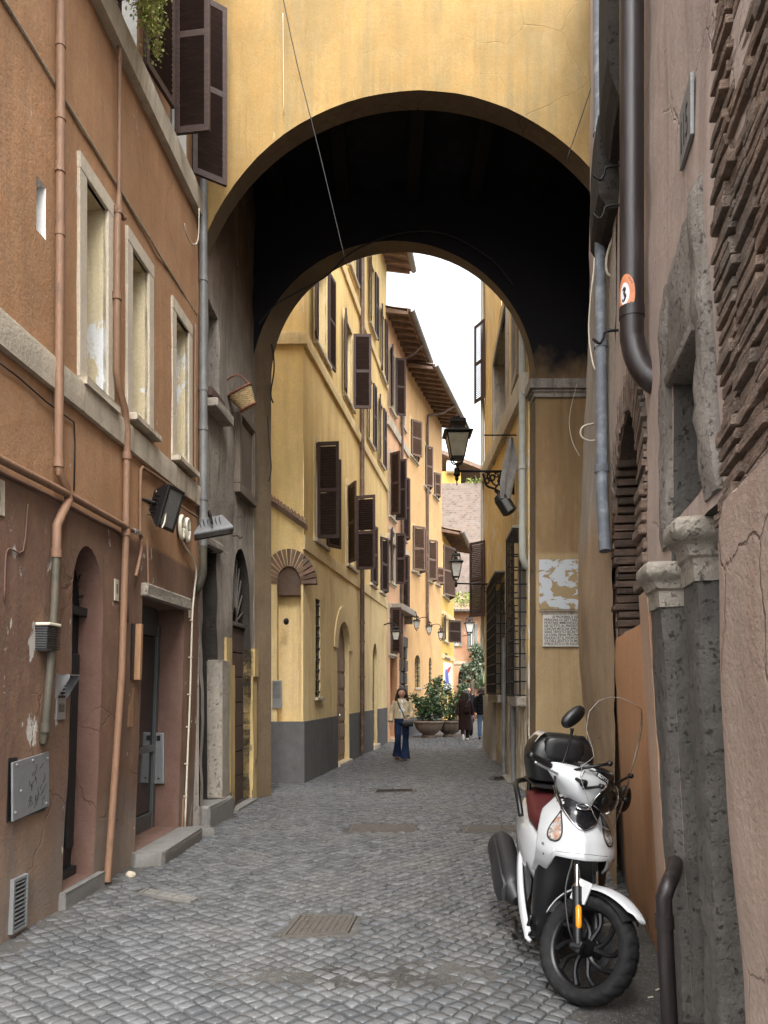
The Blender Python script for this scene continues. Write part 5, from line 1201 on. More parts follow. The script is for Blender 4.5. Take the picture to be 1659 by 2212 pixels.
pipe('downpipe', [S2.p(u(14.9), z, .06) for z in (2.6, 1.9, .0)], .045, 'pipe_grey', 'short grey downpipe between the two barred windows', None, [tuple(S2.p(u(14.9), 1.4, .06))])
pipe('downpipe', [S2.p(u(13.1), z, .07) for z in (1.45, .8, -.02)], .04, 'pipe_grey', 'short grey pipe under the nearer barred window', None, [])

P = S2.p(u(13.25), 4.25, .12); m = MB(); m.tube([tuple(at(1046, 940, 13.2)), tuple(S2.p(u(13.2), 1.62 + 548 * 13.2 / 1660, -.02))], .012, 6); solo(m, 'iron_rod', 'iron', 'thin iron rod sticking out of the wall above the street lamp', 'rod')
# ---------------------------------------------------------------- street lanterns
def lantern(name, base, s, label, glass='lampglass', parent=None, grp=None, crown=True, sl=.8):
    """tapered four sided lantern; base = the underside finial, s = its height"""
    o = parent or thing(name, label, 'street lamp', tuple(base), grp); b = Vector(base); T = lambda x, y, z: b + Vector((x * sl, y * sl, z)) * s
    sq = lambda r, z: [(-r, -r, z), (r, -r, z), (r, r, z), (-r, r, z)]
    m = MB(T); m.loft([sq(.155, .16), sq(.275, .62)]); m.build('glass', glass, o)
    m = MB(T)
    for sx in (-1, 1):
        for sy in (-1, 1): m.tube([(sx * .16, sy * .16, .15), (sx * .282, sy * .282, .63)], .014 * s, 6)
    m.loft([sq(.17, .13), sq(.175, .17)]); m.loft([sq(.285, .61), sq(.37, .645), sq(.355, .665), sq(.25, .70), sq(.24, .715)])
    for sx in (-1, 1):
        for sy in (-1, 1): m.tube([(sx * .15, sy * .15, .13), (sx * .10, sy * .10, .05), (0, 0, .03)], .012 * s, 6, 2)
    if crown:
        for sx in (-1, 1):
            for sy in (-1, 1): m.tube([(sx * .235, sy * .235, .715), (sx * .185, sy * .185, .86)], .011 * s, 6)
        m.loft([sq(.21, .855), sq(.195, .93), sq(.06, .945)]); m.loft([sq(.09, .715), sq(.09, .80), sq(.05, .82)])
        m.ell((0, 0, .985), (.075, .075, .05), 12, 8)
    m.ell((0, 0, .02), (.045, .045, .06), 10, 8)
    m.build('frame', 'iron', o); return o
def scroll(m, cx, cz, r, turns, a0, T, th=.011, n=40, grow=.15):
    m.tube([T(cx + r * (grow + (1 - grow) * i / n) * math.cos(a0 + turns * 2 * math.pi * i / n), cz + r * (grow + (1 - grow) * i / n) * math.sin(a0 + turns * 2 * math.pi * i / n)) for i in range(n + 1)], th, 6)
Yl = 13.2; o = thing('street_lamp', 'large dusty glass street lantern on an ornate scrolled iron bracket, right of the sky', 'street lamp', at(1103, 1018, Yl))
lantern('lantern', at(988, 1006, Yl), .84, '', parent=o)
X1 = at(1109, 1020, Yl)[0]; zA = at(0, 1018, Yl)[2]; X0 = at(987, 1018, Yl)[0]
m = MB(); m.tube([(X0, Yl, zA), (X1 + .1, Yl, zA)], .02, 8)
for k, (dz, r) in enumerate(((.02, .05), (-.05, .06), (-.12, .035), (-.2, .012))): m.ell((X0, Yl, zA + dz), (r, r, .05), 10, 8)
T = lambda a, b: (X1 - a, Yl, zA + b)
sc = .0072 * 1.1
scroll(m, .13, -.15, .13, 1.0, 0, T, .022, 40, .9); scroll(m, .13, -.15, .085, 1.0, 0, T, .02, 30, .85); m.ell((X1 - .13, Yl, zA - .15), (.05, .03, .05), 12, 8)
scroll(m, .37, -.10, .10, 1.4, 0, T, .016, 40, .2); scroll(m, .44, -.17, .07, 1.2, 2, T, .014, 30, .2); scroll(m, .28, -.07, .05, 1.2, 1, T, .012, 30, .2)
m.tube([T(.52, -.04), T(.46, -.24), T(.33, -.3), T(.2, -.37), T(.08, -.38), T(.0, -.34)], .02, 8, 4); m.tube([T(0, .02), T(0, -.4)], .02, 8)
m.tube([T(.5, -.01), T(.42, -.05), T(.36, -.20), T(.27, -.26)], .014, 6, 3); m.tube([T(.22, -.02), T(.25, -.14), T(.2, -.3)], .014, 6, 3)
m.build('bracket', 'iron', o, True)
# dark box lamp and rag by the bracket
c = Vector(at(1090, 1088, 12.9)); rot = Matrix.Rotation(R(-32), 3, 'Y'); T3 = lambda a, b, d: c + rot @ Vector((a, b, d))
o = thing('box_lantern', 'black hexagonal box lamp hanging tilted under the scrolled bracket', 'lamp', tuple(c)); m = MB(T3)
hx = lambda r, z: [(r * math.cos(math.pi * k / 3), r * math.sin(math.pi * k / 3), z) for k in range(6)]
m.loft([hx(.07, -.2), hx(.13, -.17), hx(.13, .1), hx(.10, .17), hx(.03, .2)]); m.build('body', 'black_pl', o); m = MB(T3); m.box(-.045, .045, -.123, -.113, -.16, .06, .003); m.build('lens', 'lens', o)
m = MB(T3); m.tube([(0, 0, .19), (-.02, 0, .27), (.06, 0, .33), (.13, 0, .30)], .016, 6, 4); m.build('arm', 'iron', o, True)
m = MB(); pts = []
for i in range(9):
    t = i / 8; cxx = at(1104 - 10 * t, 945 + 132 * t, 12.8); hw = .05 + .10 * math.sin(t * 2.6) ; pts.append([(cxx[0] + hw * (j / 6 - .5) * 1.6 + .02 * math.sin(j * 2 + t * 5), cxx[1] + .035 * math.sin(j * 1.7 + t * 4), cxx[2]) for j in range(7)])
m.grid(pts); solo(m, 'hanging_rag', 'rag', 'grey rag hanging folded on the wall above the box lamp', 'cloth', smooth=True)
o = lantern('street_lamp', at(985, 1256, 19.0), .74, 'smaller glass street lantern on a plain bracket farther down the lane', 'paleglass', sl=.64); X, Y, Z = at(985, 1262, 19.0)
m = MB(); m.tube([(X, Y, Z + .02), (2.62, Y, Z + .0)], .02, 8); scroll(m, 0, 0, .13, 1.5, 0, lambda a, b: (X + .75 + a, Y, Z - .12 + b), .013); m.ell((X, Y, Z), (.04, .04, .08), 8, 6); m.build('bracket', 'iron', o, True)
for x, y, lb in ((900, 1362, 'nearest of the three wall lanterns on the peach house'), (927, 1372, 'middle one of the three wall lanterns on the peach house'), (957, 1384, 'farthest of the three wall lanterns, at the peach house corner')):
    uu, zz = S5.hit(min(x, 952), y, .45); p = S5.p(uu, zz, .45); o = lantern('wall_lantern', p, .50, lb, 'paleglass', None, 'wall lanterns on the peach house', sl=.7); m = MB(S5.T()); m.tube([(uu, zz + .49, .45), (uu, zz + .62, .40), (uu, zz + .64, .2), (uu, zz + .56, -.02)], .013, 6, 3); m.tube([(uu, zz + .42, .0), (uu, zz + .68, .0)], .015, 6); m.build('bracket', 'iron', o, True)
uu, zz = S4.hit(855, 1388, .4); o = lantern('wall_lantern', S4.p(uu, zz, .4), .5, 'small white glass wall lantern over the pink house doorway', 'paleglass'); m = MB(S4.T()); m.tube([(uu, zz + .48, .4), (uu, zz + .58, .3), (uu, zz + .5, -.02)], .018, 6, 3); m.build('bracket', 'iron', o, True)
p = at(1014, 1372, 41); o = lantern('wall_lantern', p, 1.0, 'old lantern on a red bracket at the end of the street', 'paleglass'); m = MB(); m.tube([(p[0], p[1], p[2]), (p[0] - 1.4, 41.9, p[2] - .1)], .03, 6); m.build('bracket', 'pipe_tc', o)

# ================================================================= PINKISH HOUSE, right foreground
u = R1.uY
H = thing('house', 'old pinkish house on the right with exposed brick arches and dark tufa pilasters', 'house', (1.6, 4, 0)); holes = []
ba = arch(u(4.72), u(6.08), 2.03, 2.75, 3.55); ni = [(u(3.02), 2.42), (u(3.74), 2.42), (u(3.70), 3.12), (u(3.12), 3.12)]; rc = rect(u(2.45), u(3.75), -.1, 2.30)
holes = [ba, ni, rc]
facade(R1, 0, R1.len, -.2, 9.9, holes, 'rnear', H, step=.13, amp=.022, wfun=lambda a, z: 0)
w = reveal(R1, ba, .42, 'brick_dk', H, 'brick_window'); plate(R1, ba, -.42, 'brick_dk', w, 'infill')
m = MB(R1.T()); rs = random.Random(2)
uf = u(6.08); un = u(4.72); z = 2.03
while z < 3.35:       # courses of the far jamb
    h = rs.uniform(.052, .07); lim = uf if z < 2.75 else (un + uf) / 2 + (uf - un) / 2 * math.sqrt(max(0, 1 - ((z - 2.75) / .8) ** 2)); m.cur = rs.random()
    m.box(lim - rs.uniform(.05, .085), lim + .14, z + .006, z + h - .006, -.43, rs.uniform(-.01, .03), .012, jit=.004); z += h
m.build('jamb_bricks', 'brick_dk', w)
m = MB(R1.T()); c, rr = (un + uf) / 2, (uf - un) / 2
for k in range(64):       # thin voussoirs round the arch head
    t0 = math.pi * k / 64; m.cur = rs.random(); ca, sa = math.cos(t0), math.sin(t0); L_ = rs.uniform(.24, .30); pr = rs.uniform(.012, .035)
    p0 = (c + rr * ca, 2.75 + .8 * sa); tn = Vector((-rr * sa, .8 * ca)).normalized(); nn = Vector((tn.y, -tn.x)); hw = .019
    pl = [(p0[0] + tn.x * -hw, p0[1] + tn.y * -hw), (p0[0] + tn.x * hw, p0[1] + tn.y * hw), (p0[0] + tn.x * hw + nn.x * L_, p0[1] + tn.y * hw + nn.y * L_), (p0[0] - tn.x * hw + nn.x * L_, p0[1] - tn.y * hw + nn.y * L_)]
    m.prism(pl, -.25, pr)
z = 2.2
while z < 2.75:
    h = rs.uniform(.07, .085); m.cur = rs.random(); m.box(un - rs.uniform(.20, .28), un + .03, z + .008, z + h - .006, -.2, rs.uniform(.02, .06), .015, jit=.005); z += h
erode(m.build('arch_bricks', 'brick_worn', w), .0075, .006)
# near big brick arch, upper right: weathered radiating bricks
m = MB(R1.T()); z = 2.02; row = 0
while z < 6.2:
    h = rs.uniform(.044, .06); edge = 2.72 + .05 * math.sin(z * 2.2) + .04 * noise.noise(Vector((z * 3, 0, 4))); Yc = edge; slope = .02 + .05 * math.sin(z * 3)
    while Yc > 1.4:
        ln = rs.uniform(.17, .27); m.cur = rs.random(); ua, ub = u(max(1.25, Yc - ln)), u(Yc); da = (edge - Yc) * slope; db = (edge - Yc + ln) * slope; g = rs.uniform(.006, .012)
        q = [(ua + .008, z + db + g), (ub - .006, z + da + g), (ub - .001, z + da + h * .45), (ub - .008, z + da + h - g), (ua + .006, z + db + h - g)]; m.prism([(a + rs.uniform(-.005, .005), b + rs.uniform(-.005, .005)) for a, b in q], -.1, rs.uniform(.004, .032) + (.010 if Yc == edge else 0)); Yc -= ln
    z += h
erode(m.build('brick_arch', 'brick_worn', H), .0075, .016)
m = MB(R1.T()); pts = []
# stone niche
w = reveal(R1, ni, .32, 'tufa', H, 'niche'); plate(R1, ni, -.32, 'tufa', w, 'niche_back')
def rough(m, wall, u0, u1, z0, z1, w0, w1, amp=.025, n=(6, 14), sd=0, taper=None):
    """uneven block face with returns, for worn stone"""
    pts = []
    for i in range(n[0] + 1):
        t = i / n[0]; col = []
        for j in range(n[1] + 1):
            s = j / n[1]; a0, a1 = (u0, u1) if taper is None else taper(s); a = a0 + (a1 - a0) * t; zz = z0 + (z1 - z0) * s
            d = amp * (noise.noise(Vector((a * 4, zz * 4, sd))) + .6 * noise.noise(Vector((a * 11, zz * 11, sd)))); edge = .02 * (abs(2 * t - 1) ** 6) + .015 * (abs(2 * s - 1) ** 10)
            col.append((a + amp * .5 * noise.noise(Vector((zz * 6, i, sd))), zz, w1 + d - edge))
        pts.append([(col[0][0], col[0][1], w0)] + col + [(col[-1][0], col[-1][1], w0)])
    f = [(q[0], q[1], w0) for q in pts[0]]; l = [(q[0], q[1], w0) for q in pts[-1]]
    m.grid([f] + pts + [l])
m = MB(R1.T())
rough(m, R1, u(3.74), u(3.96), 2.32, 3.66, -.1, .03, .02, (5, 20), 1); rough(m, R1, u(2.80), u(3.02), 2.34, 3.66, -.1, .04, .03, (5, 20), 2, lambda s: (u(2.76 + .26 * s), u(2.99 + .22 * s)))
rough(m, R1, u(3.02), u(3.74), 3.12, 3.66, -.1, .03, .03, (8, 10), 3); m.box(u(3.12), u(3.74), 3.08, 3.14, -.3, .03, .015, None, .006)
m.build('stone_surround', 'tufa_lt', w, True, 50)
# recessed blocked doorway: tufa jamb piers with travertine capitals, seen on their near sides
w2 = reveal(R1, rc, .34, 'tufa', H, 'blocked_doorway'); plate(R1, rc, -.34, 'tufa', w2, 'blocking')
def pier(Ya, Yb, w0, w1, zt, h, ov, sd, name='jamb_pier'):
    def face(m, ua, ub, z0, z1, wa, wb, amp, n, k, tz=None):
        per = []
        for i in range(n + 1): per.append((ua, wa + (wb - wa) * i / n))
        for i in range(1, n + 1): per.append((ua + (ub - ua) * i / n, wb))
        rings = []
        for j in range(k + 1):
            z = z0 + (z1 - z0) * j / k; o_ = tz(j / k) if tz else 0; r = []
            for i, (a, b) in enumerate(per):
                e = .012 * math.exp(-((i - n) / 1.0) ** 2); d = amp * (noise.noise(Vector((a * 7 + b * 9, z * 5, sd))) + .6 * noise.noise(Vector((a * 17 + b * 17, z * 14, sd))))
                r.append((a - o_ - d * .7 + e, z + (.006 * noise.noise(Vector((i * .7, j, sd))) if tz else 0), b + (o_ if i >= n else o_ * i / n) + d * .7 - e))
            rings.append(r + [(ub, z, wa)])
        m.loft(rings)
    m = MB(R1.T()); face(m, u(Ya), u(Yb), -.1, zt, w0, w1, .016, 7, 60); o = m.build(name, 'tufa', H, True, 60)
    prof = [(0, .01), (.36, .014), (.40, .03), (.52, .035), (.60, .045), (.66, ov * .85), (.76, ov), (.92, ov), (1, ov * .8)]
    def tz(t):
        for (a, p), (b, q) in zip(prof, prof[1:]):
            if a <= t <= b: return p + (q - p) * (t - a) / (b - a)
        return 0
    m = MB(R1.T()); face(m, u(Ya), u(Yb), zt + .001, zt + h, w0, w1, .012, 7, 22, tz); m.build('capital', 'stone', o, True, 40)
pier(3.75, 4.02, -.33, .06, 2.02, .215, .075, 3); pier(3.10, 3.34, -.33, .025, 2.055, .25, .095, 8)
m = MB(R1.T()); z = .5
while z < 2.05:
    h = rs.uniform(.06, .085); m.cur = rs.random(); m.box(u(3.30), u(3.40), z + .006, z + h - .006, -.23, -.03 + rs.uniform(0, .03), .015, None, .006); z += h
m.build('edge_bricks', 'brick_dk', H)
# bulging plinth
m = MB(R1.T()); pts = []
for i in range(19):
    t = i / 18; a = u(2.37) - t * (u(2.37) - u(1.22)); col = []
    top = 2.10 + .16 * min(1, t * 6) + .03 * noise.noise(Vector((t * 9, 0, 1)))
    for j in range(25):
        s = j / 24; zz = -.1 + (top + .1) * s; rnd_ = math.sqrt(max(0, 1 - max(0, (.08 - t) / .08) ** 2)) if t < .08 else 1
        col.append((a, zz, -.1 + (.24 * rnd_) * (1 - max(0, (s - .96) / .04) ** 2 * .5) + .02 * noise.noise(Vector((a * 3, zz * 2, 2)))))
    pts.append(col + [(a, top, -.12)])
m.grid([[(q[0], q[1], -.12) for q in pts[0]]] + pts); m.build('plinth', 'plinth', H, True, 50)
# orange panel and pilaster under the brick window
m = MB(R1.T()); rough(m, R1, u(4.40), u(6.40), -.05, 2.02, -.1, .028, .008, (10, 14), 9); m.build('orange_panel', 'orange', H, True, 40)
m = MB(R1.T())
def hexa(m, top, bot, z0, z1, w0, w1): (a, b), (c, d) = top, bot; m.add([(c, z0, w0), (d, z0, w0), (d, z0, w1), (c, z0, w1), (a, z1, w0), (b, z1, w0), (b, z1, w1), (a, z1, w1)], [(0, 1, 2, 3), (4, 5, 6, 7), (0, 1, 5, 4), (1, 2, 6, 5), (2, 3, 7, 6), (3, 0, 4, 7)])
hexa(m, (u(4.16), u(4.47)), (u(3.98), u(4.30)), -.1, 2.16, -.1, .055); m.build('orange_pilaster', 'orange_edge', H)
m = MB(R1.T()); hexa(m, (u(4.10), u(4.158)), (u(3.90), u(3.978)), -.1, 2.15, -.1, .05); m.build('orange_return', 'orange', H)
# battered buttress beside the passage
m = MB(R1.T()); pts = []
for i in range(25):
    t = i / 24; a = u(6.2) + (u(8.86) - u(6.2)) * t; col = []
    for j in range(70):
        zz = -.1 + 8.2 * j / 69; full = .155 * math.exp(-((zz - 2.4) / 2.6) ** 2) if zz > 2.4 else .155 - .05 * (2.4 - zz) * (1 if zz > 1.4 else 1.1)
        full -= .05 * max(0, 1.75 - zz) * t * (1 if zz > .5 else 1); col.append((a, zz, -.02 + full * min(1, .25 + t * 1.6) + .014 * noise.noise(Vector((a * 2.2, zz * 1.8, 4))) + .010 * noise.noise(Vector((a * 7, zz * 7, 4))) + .05 * max(0, 2.2 - zz)))
    pts.append(col)
m.grid(pts + [[(q[0], q[1], -.2) for q in pts[-1]]]); m.build('buttress', 'butt', H, True, 60)
# house number and pilasters' trim
m = MB(R1.T()); m.box(u(3.21), u(3.445), 3.94, 4.20, .0, .016, .003); o = solo(m, 'number_tile', 'metalgrey', 'grey stone house number tile reading 115 on the pinkish wall', 'number tile')
xd = -R1.d; text('115', .20, 'black_st', o, R1.p(u(3.43), 3.99, .017), (xd.x, xd.y, 0), (0, 0, 1), 'number', sx=.58)
# corbels under the upper floor, hooks
for k, (Y0, Y1, z0, z1, lb) in enumerate(((5.35, 6.0, 5.75, 7.6, 'dark worn stone corbel high beside the brown downpipe'), (6.1, 6.9, 5.45, 6.2, 'shorter mossy dark corbel below the first, behind the zinc pipe'))):
    m = MB(R1.T()); rings = []
    for t, dw in ((0, .06), (.08, .11), (.16, .14), (.5, .145), (1, .14)): z = z0 + (z1 - z0) * t; rings.append([(u(Y0), z, -.1), (u(Y0), z, dw), (u((Y0 + Y1) / 2), z, dw + .01), (u(Y1), z, dw), (u(Y1), z, -.1)])
    m.loft([[(a + rs.uniform(-.012, .012), b + rs.uniform(-.012, .012), c) for a, b, c in r] for r in rings]); tag(m.build('corbel', 'black_stone'), lb, 'corbel', 'stone corbels')
for x, y, lb in ((1301, 370, 'uppermost iron hook between the dark corbels'), (1300, 455, 'middle iron hook just above the shorter corbel'), (1299, 725, 'iron hook below the shorter corbel')):
    uu, zz = R1.hit(x + 22, y - 10, .05); m = MB(R1.T()); m.tube([(uu, zz, -.05), (uu, zz, .09), (uu, zz - .05, .11), (uu, zz - .09, .14), (uu, zz - .05, .19)], .011, 6, 3); solo(m, 'iron_hook', 'iron', lb, 'hook', 'iron hooks on the pinkish wall', True)
# pipes
P = [(u(4.40), z, .10) for z in (9.8, 8, 6, 5, 3.78)] + [(u(4.40), 3.62, .095), (u(4.385), 3.50, .07), (u(4.37), 3.40, .02), (u(4.35), 3.33, -.06)]
o = pipe('downpipe', P, .068, 'pipe_dk', 'thick dark brown downpipe with an elbow turning into the pinkish wall', R1, [((u(4.40), 3.78, .10), .062)], smooth=3, seg=20)
# oval sticker wrapped on the pipe
C0 = R1.p(u(4.40), 3.865, .10); view = math.atan2(-C0.y, -C0.x)
def onpipe(a, b, r=.0688): return (C0.x + r * math.cos(view - .35 + a / r), C0.y + r * math.sin(view - .35 + a / r), C0.z + b)
def ovalpatch(m, ax, bx, ra, rb, r, n=28):
    rings = [[onpipe(ax + ra * k / 6 * math.cos(t), bx + rb * k / 6 * math.sin(t), r) for t in [2 * math.pi * i / n for i in range(n)]] for k in range(1, 7)]
    m.loft(rings, False); m.addw([onpipe(ax + ra / 6 * math.cos(t), bx + rb / 6 * math.sin(t), r) for t in [2 * math.pi * i / n for i in range(n)]], [tuple(range(n))])
st = thing('oval_sticker', 'orange and white oval sticker with a black seahorse on the dark brown downpipe', 'sticker', tuple(C0)); m = MB(); ovalpatch(m, -.012, 0, .055, .115, .0692); m.build('ring', 'orange_st', st, True)
m = MB(); ovalpatch(m, -.018, .005, .030, .064, .0697); m.build('centre', 'white_st', st, True)
m = MB(); m.tube([onpipe(-.018 + a, b, .0702) for a, b in ((-.012, .028), (.0, .038), (.004, .028), (-.002, .012), (.006, -.006), (.004, -.024), (-.006, -.036), (-.014, -.028), (-.008, -.022))], [.003, .006, .006, .006, .008, .0055, .004, .003, .002], 6, 3); m.build('seahorse', 'black_st', st, True)
m = MB()
for k in range(7):
    t = -2.3 + k * .22; p = (-.012 + .043 * math.cos(t + .3), .092 * math.sin(t + .3)); m.tube([onpipe(p[0] - .005, p[1] + .004, .0704), onpipe(p[0] + .001, p[1] + .006, .0704), onpipe(p[0] + .003, p[1] - .006, .0704), onpipe(p[0] - .004, p[1] - .006, .0704)], .0014, 5)
for k in range(3):
    p = (.012 + k * .007, .085 - k * .014); m.tube([onpipe(p[0] - .004, p[1] - .004, .0704), onpipe(p[0], p[1] + .005, .0704), onpipe(p[0] + .004, p[1] - .004, .0704)], .0012, 5)
m.build('lettering', 'black_st', st)
pipe('downpipe', [(u(7.2), 9.8, .05), (u(7.05), 8, .06), (u(6.75), 5.9, .07), (u(6.48), 4.3, .085), (u(6.22), 3.2, .10), (u(6.12), 2.72, .085)], .048, 'zinc', 'leaning grey zinc downpipe beside the mottled buttress', R1, [((u(6.52), 4.55, .083), .05), ((u(6.85), 6.6, .066), .05), ((u(6.27), 3.42, .098), .05)], seg=16)
pipe('standpipe', [(u(3.42), -.1, .165), (u(3.42), .62, .165), (u(3.42), .70, .157), (u(3.44), .742, .137), (u(3.52), .765, .105), (u(3.64), .77, .075), (u(3.76), .77, .05)], .036, 'pipe_dk', 'short dark brown pipe stub with a rounded elbow at bottom right', R1, [((u(3.42), .58, .165), .036)], smooth=3, seg=16)
P = [at(x, y, Y) for x, y, Y in ((1292, -30, 8.4), (1286, 200, 8.3), (1283, 400, 8.2), (1284, 560, 8.0), (1276, 640, 7.9), (1272, 720, 7.9), (1282, 790, 7.6), (1296, 800, 6.9))]
wire('cable', P, 'cream cable hanging along the edge of the zinc downpipe', .009, 'cable_w')
wire('cable', [at(x, y, 7.3) for x, y in ((1283, 915, ), (1262, 920), (1254, 932), (1258, 945), (1275, 952), (1296, 946), (1300, 930))], 'small cream cable loop on the buttress below the impost', .009, 'cable_w')
wire('cable', [at(x, y, 6.5) for x, y in ((1330, 500), (1318, 530), (1310, 560), (1312, 590), (1330, 600))], 'cream cable loop behind the dark brown downpipe', .012, 'cable_w')
# cigarette ends and litter on the flat strip
for x, y, lb in ((1417, 2142, 'cigarette end nearest the wall by the scooter tyre'), (1400, 2158, 'cigarette end on the concrete strip right of the scooter tyre')):
    X, Y = gp(x, y); a = R(20 + x % 50); m = MB(); m.tube([(X, Y, .008), (X + .03 * math.cos(a), Y + .03 * math.sin(a), .008)], .004, 8); solo(m, 'cigarette_end', 'cream_pl', lb, 'cigarette end', 'cigarette ends')
# ================================================================= SCOOTER: f forward, l to its left, z up
SP = Vector((1.0, 4.0, 0)); th, ln, st = R(-2), R(5.5), R(43)
hd = Vector((math.sin(th), -math.cos(th), 0)); lf = Vector((math.cos(th), math.sin(th), 0)); upv = Vector((0, 0, 1))
Rl = Matrix.Rotation(-ln, 3, hd); hd2, lf2, up2 = hd, (Rl @ lf), (Rl @ upv)
if up2.dot(lf) < 0: Rl = Matrix.Rotation(ln, 3, hd); lf2, up2 = Rl @ lf, Rl @ upv
A0 = Vector((.085, 0, 0)); Ax = Vector((-math.tan(R(27)), 0, 1)).normalized(); RS = Matrix.Rotation(st, 3, Ax)
lowz = -.02
def TB(f, l, z): return SP + hd2 * f + lf2 * l + up2 * z
def TS(f, l, z):
    q = A0 + RS @ (Vector((f, l, z)) - A0); return TB(q.x, q.y, q.z)
# set the steered wheel down on the ground
WR = .283
def wheel_low():
    c = TS(0, 0, WR + .002); a = (TS(0, 1, WR) - TS(0, 0, WR)).normalized(); return c.z - WR * math.sqrt(1 - a.z ** 2)
SP.z -= wheel_low() - .004
SC_ = thing('motor_scooter', 'white motor scooter with clear windscreen, dark red seat and black top box', 'scooter', tuple(TB(-.6, 0, 0)))
def interp(tab, x):
    for (a, *va), (b, *vb) in zip(tab, tab[1:]):
        if a <= x <= b: t = (x - a) / (b - a); t = t * t * (3 - 2 * t) * .4 + t * .6; return [p + (q - p) * t for p, q in zip(va, vb)]
    return list(tab[0][1:] if x < tab[0][0] else tab[-1][1:])
def wheel(T, fa, name, disc=True):
    w = bpy.data.objects.new(name, None); COL.objects.link(w); w.empty_display_size = .1; w.location = T(fa, 0, WR); bpy.context.view_layer.update(); adopt(w, SC_); w.matrix_parent_inverse = SC_.matrix_basis.inverted()
    Tw = lambda a, b, c: T(fa + a, c, WR + b)
    m = MB(Tw); prof = [(.205, -.040), (.222, -.053), (.243, -.060), (.260, -.056), (.273, -.043), (.281, -.022), (.283, 0), (.281, .022), (.273, .043), (.260, .056), (.243, .060), (.222, .053), (.205, .040)]
    n = 240; vs = []; fs = []; k = len(prof)
    for j in range(n):
        for i, (r, z) in enumerate(prof):
            ph = (j + int(abs(i - 6) * 2.2)) % 10
            dr = .008 if (3 <= i <= 9 and ph < 2 and abs(i - 6) > .5) else 0
            if i == 6 and j % 30 < 2: dr = .003
            a = 2 * math.pi * j / n; vs.append(((r - dr) * math.cos(a), (r - dr) * math.sin(a), z))
    for j in range(n): fs += [(j * k + i, ((j + 1) % n) * k + i, ((j + 1) % n) * k + i + 1, j * k + i + 1) for i in range(k - 1)]
    m.add(vs, fs); m.build('tyre', 'rubber', w, True, 50)
    m = MB(Tw); m.revolve([(.208, -.036), (.215, -.04), (.217, -.034), (.205, -.028), (.192, -.018), (.188, 0), (.192, .018), (.205, .028), (.217, .034), (.215, .04), (.208, .036)], seg=64)
    m.revolve([(.0, -.06), (.03, -.06), (.034, -.045), (.048, -.03), (.05, 0), (.048, .03), (.034, .045), (.03, .06), (0, .06)], seg=24)
    for s in range(5):
        a0 = 2 * math.pi * s / 5 + .35
        for d in (-1, 1):
            pts = []
            for t in (0, .3, .65, 1): r = .04 + .152 * t; a = a0 + d * (.06 + .30 * math.sin(t * 1.7)) + .35 * t * t ; pts.append((r * math.cos(a), r * math.sin(a), 0))
            m.tube(pts, [.018, .014, .012, .018], 8, 5)
    m.build('rim', 'alloy_blk', w, True, 40)
    if disc:
        m = MB(Tw); m.revolve([(.055, .062), (.10, .062), (.10, .066), (.055, .066)], seg=40); m.build('brake_disc', 'sc_grey', w, True, 30)
        m = MB(Tw); m.box(-.125, -.075, .03, .11, .05, .085, .01); m.build('brake_caliper', 'sc_grey', w)
    return w
wheel(TS, 0, 'front_wheel'); wheel(TB, -1.345, 'rear_wheel', False)
ax = Vector((-.454, 0, .891))
for s in (-1, 1):
    m = MB(TS); b = Vector((.0, s * .088, WR)); m.tube([tuple(b + ax * t) for t in (-.03, .0, .12, .30)], [.018, .024, .026, .027], 12); m.box(-.03, .03, s * .088 - .018, s * .088 + .018, WR - .035, WR + .03, .012); o = m.build('fork_leg', 'sc_plastic', SC_, True, 40)
    m = MB(TS); m.tube([tuple(b + ax * t) for t in (.30, .325, .56)], [.03, .017, .017], 12); m.build('fork_tube', 'chrome', o, True, 40)
m = MB(TS); m.tube([(0, -.11, WR), (0, .11, WR)], .013, 10); m.build('axle', 'sc_grey', SC_, True, 40)
m = MB(TS); b = Vector((.018, -.113, WR + .10)); m.loft([[(b.x + ax.x * t + dx * w, b.y, b.z + ax.z * t + dz * w) for dx, dz in ((-.89, -.45), (-.5, 0), (.5, 0), (.89, .45))] for t, w in ((0, .004), (.015, .014), (.12, .014), (.135, .004))])
m = MB(TS)
for t0, t1 in ((.09, .21),): m.tube([tuple(b * 0 + Vector((.022, -.108, WR)) + ax * t) for t in (t0, t0 + .012, t1 - .012, t1)], [.006, .016, .016, .006], 10, 0, True)
m.build('side_reflector', 'amber', SC_, True, 40)
m = MB(TS); m.tube([(.0, -.115, WR), (-.05, -.16, .36), (-.14, -.17, .52), (-.20, -.13, .68), (-.26, -.10, .80)], .006, 8, 6); m.build('brake_cable', 'sc_plastic', SC_, True)
m = MB(TS); m.tube([(.02, -.10, WR), (-.01, -.14, WR - .01)], .014, 8); m.build('axle_nut', 'sc_grey', SC_, True, 40)
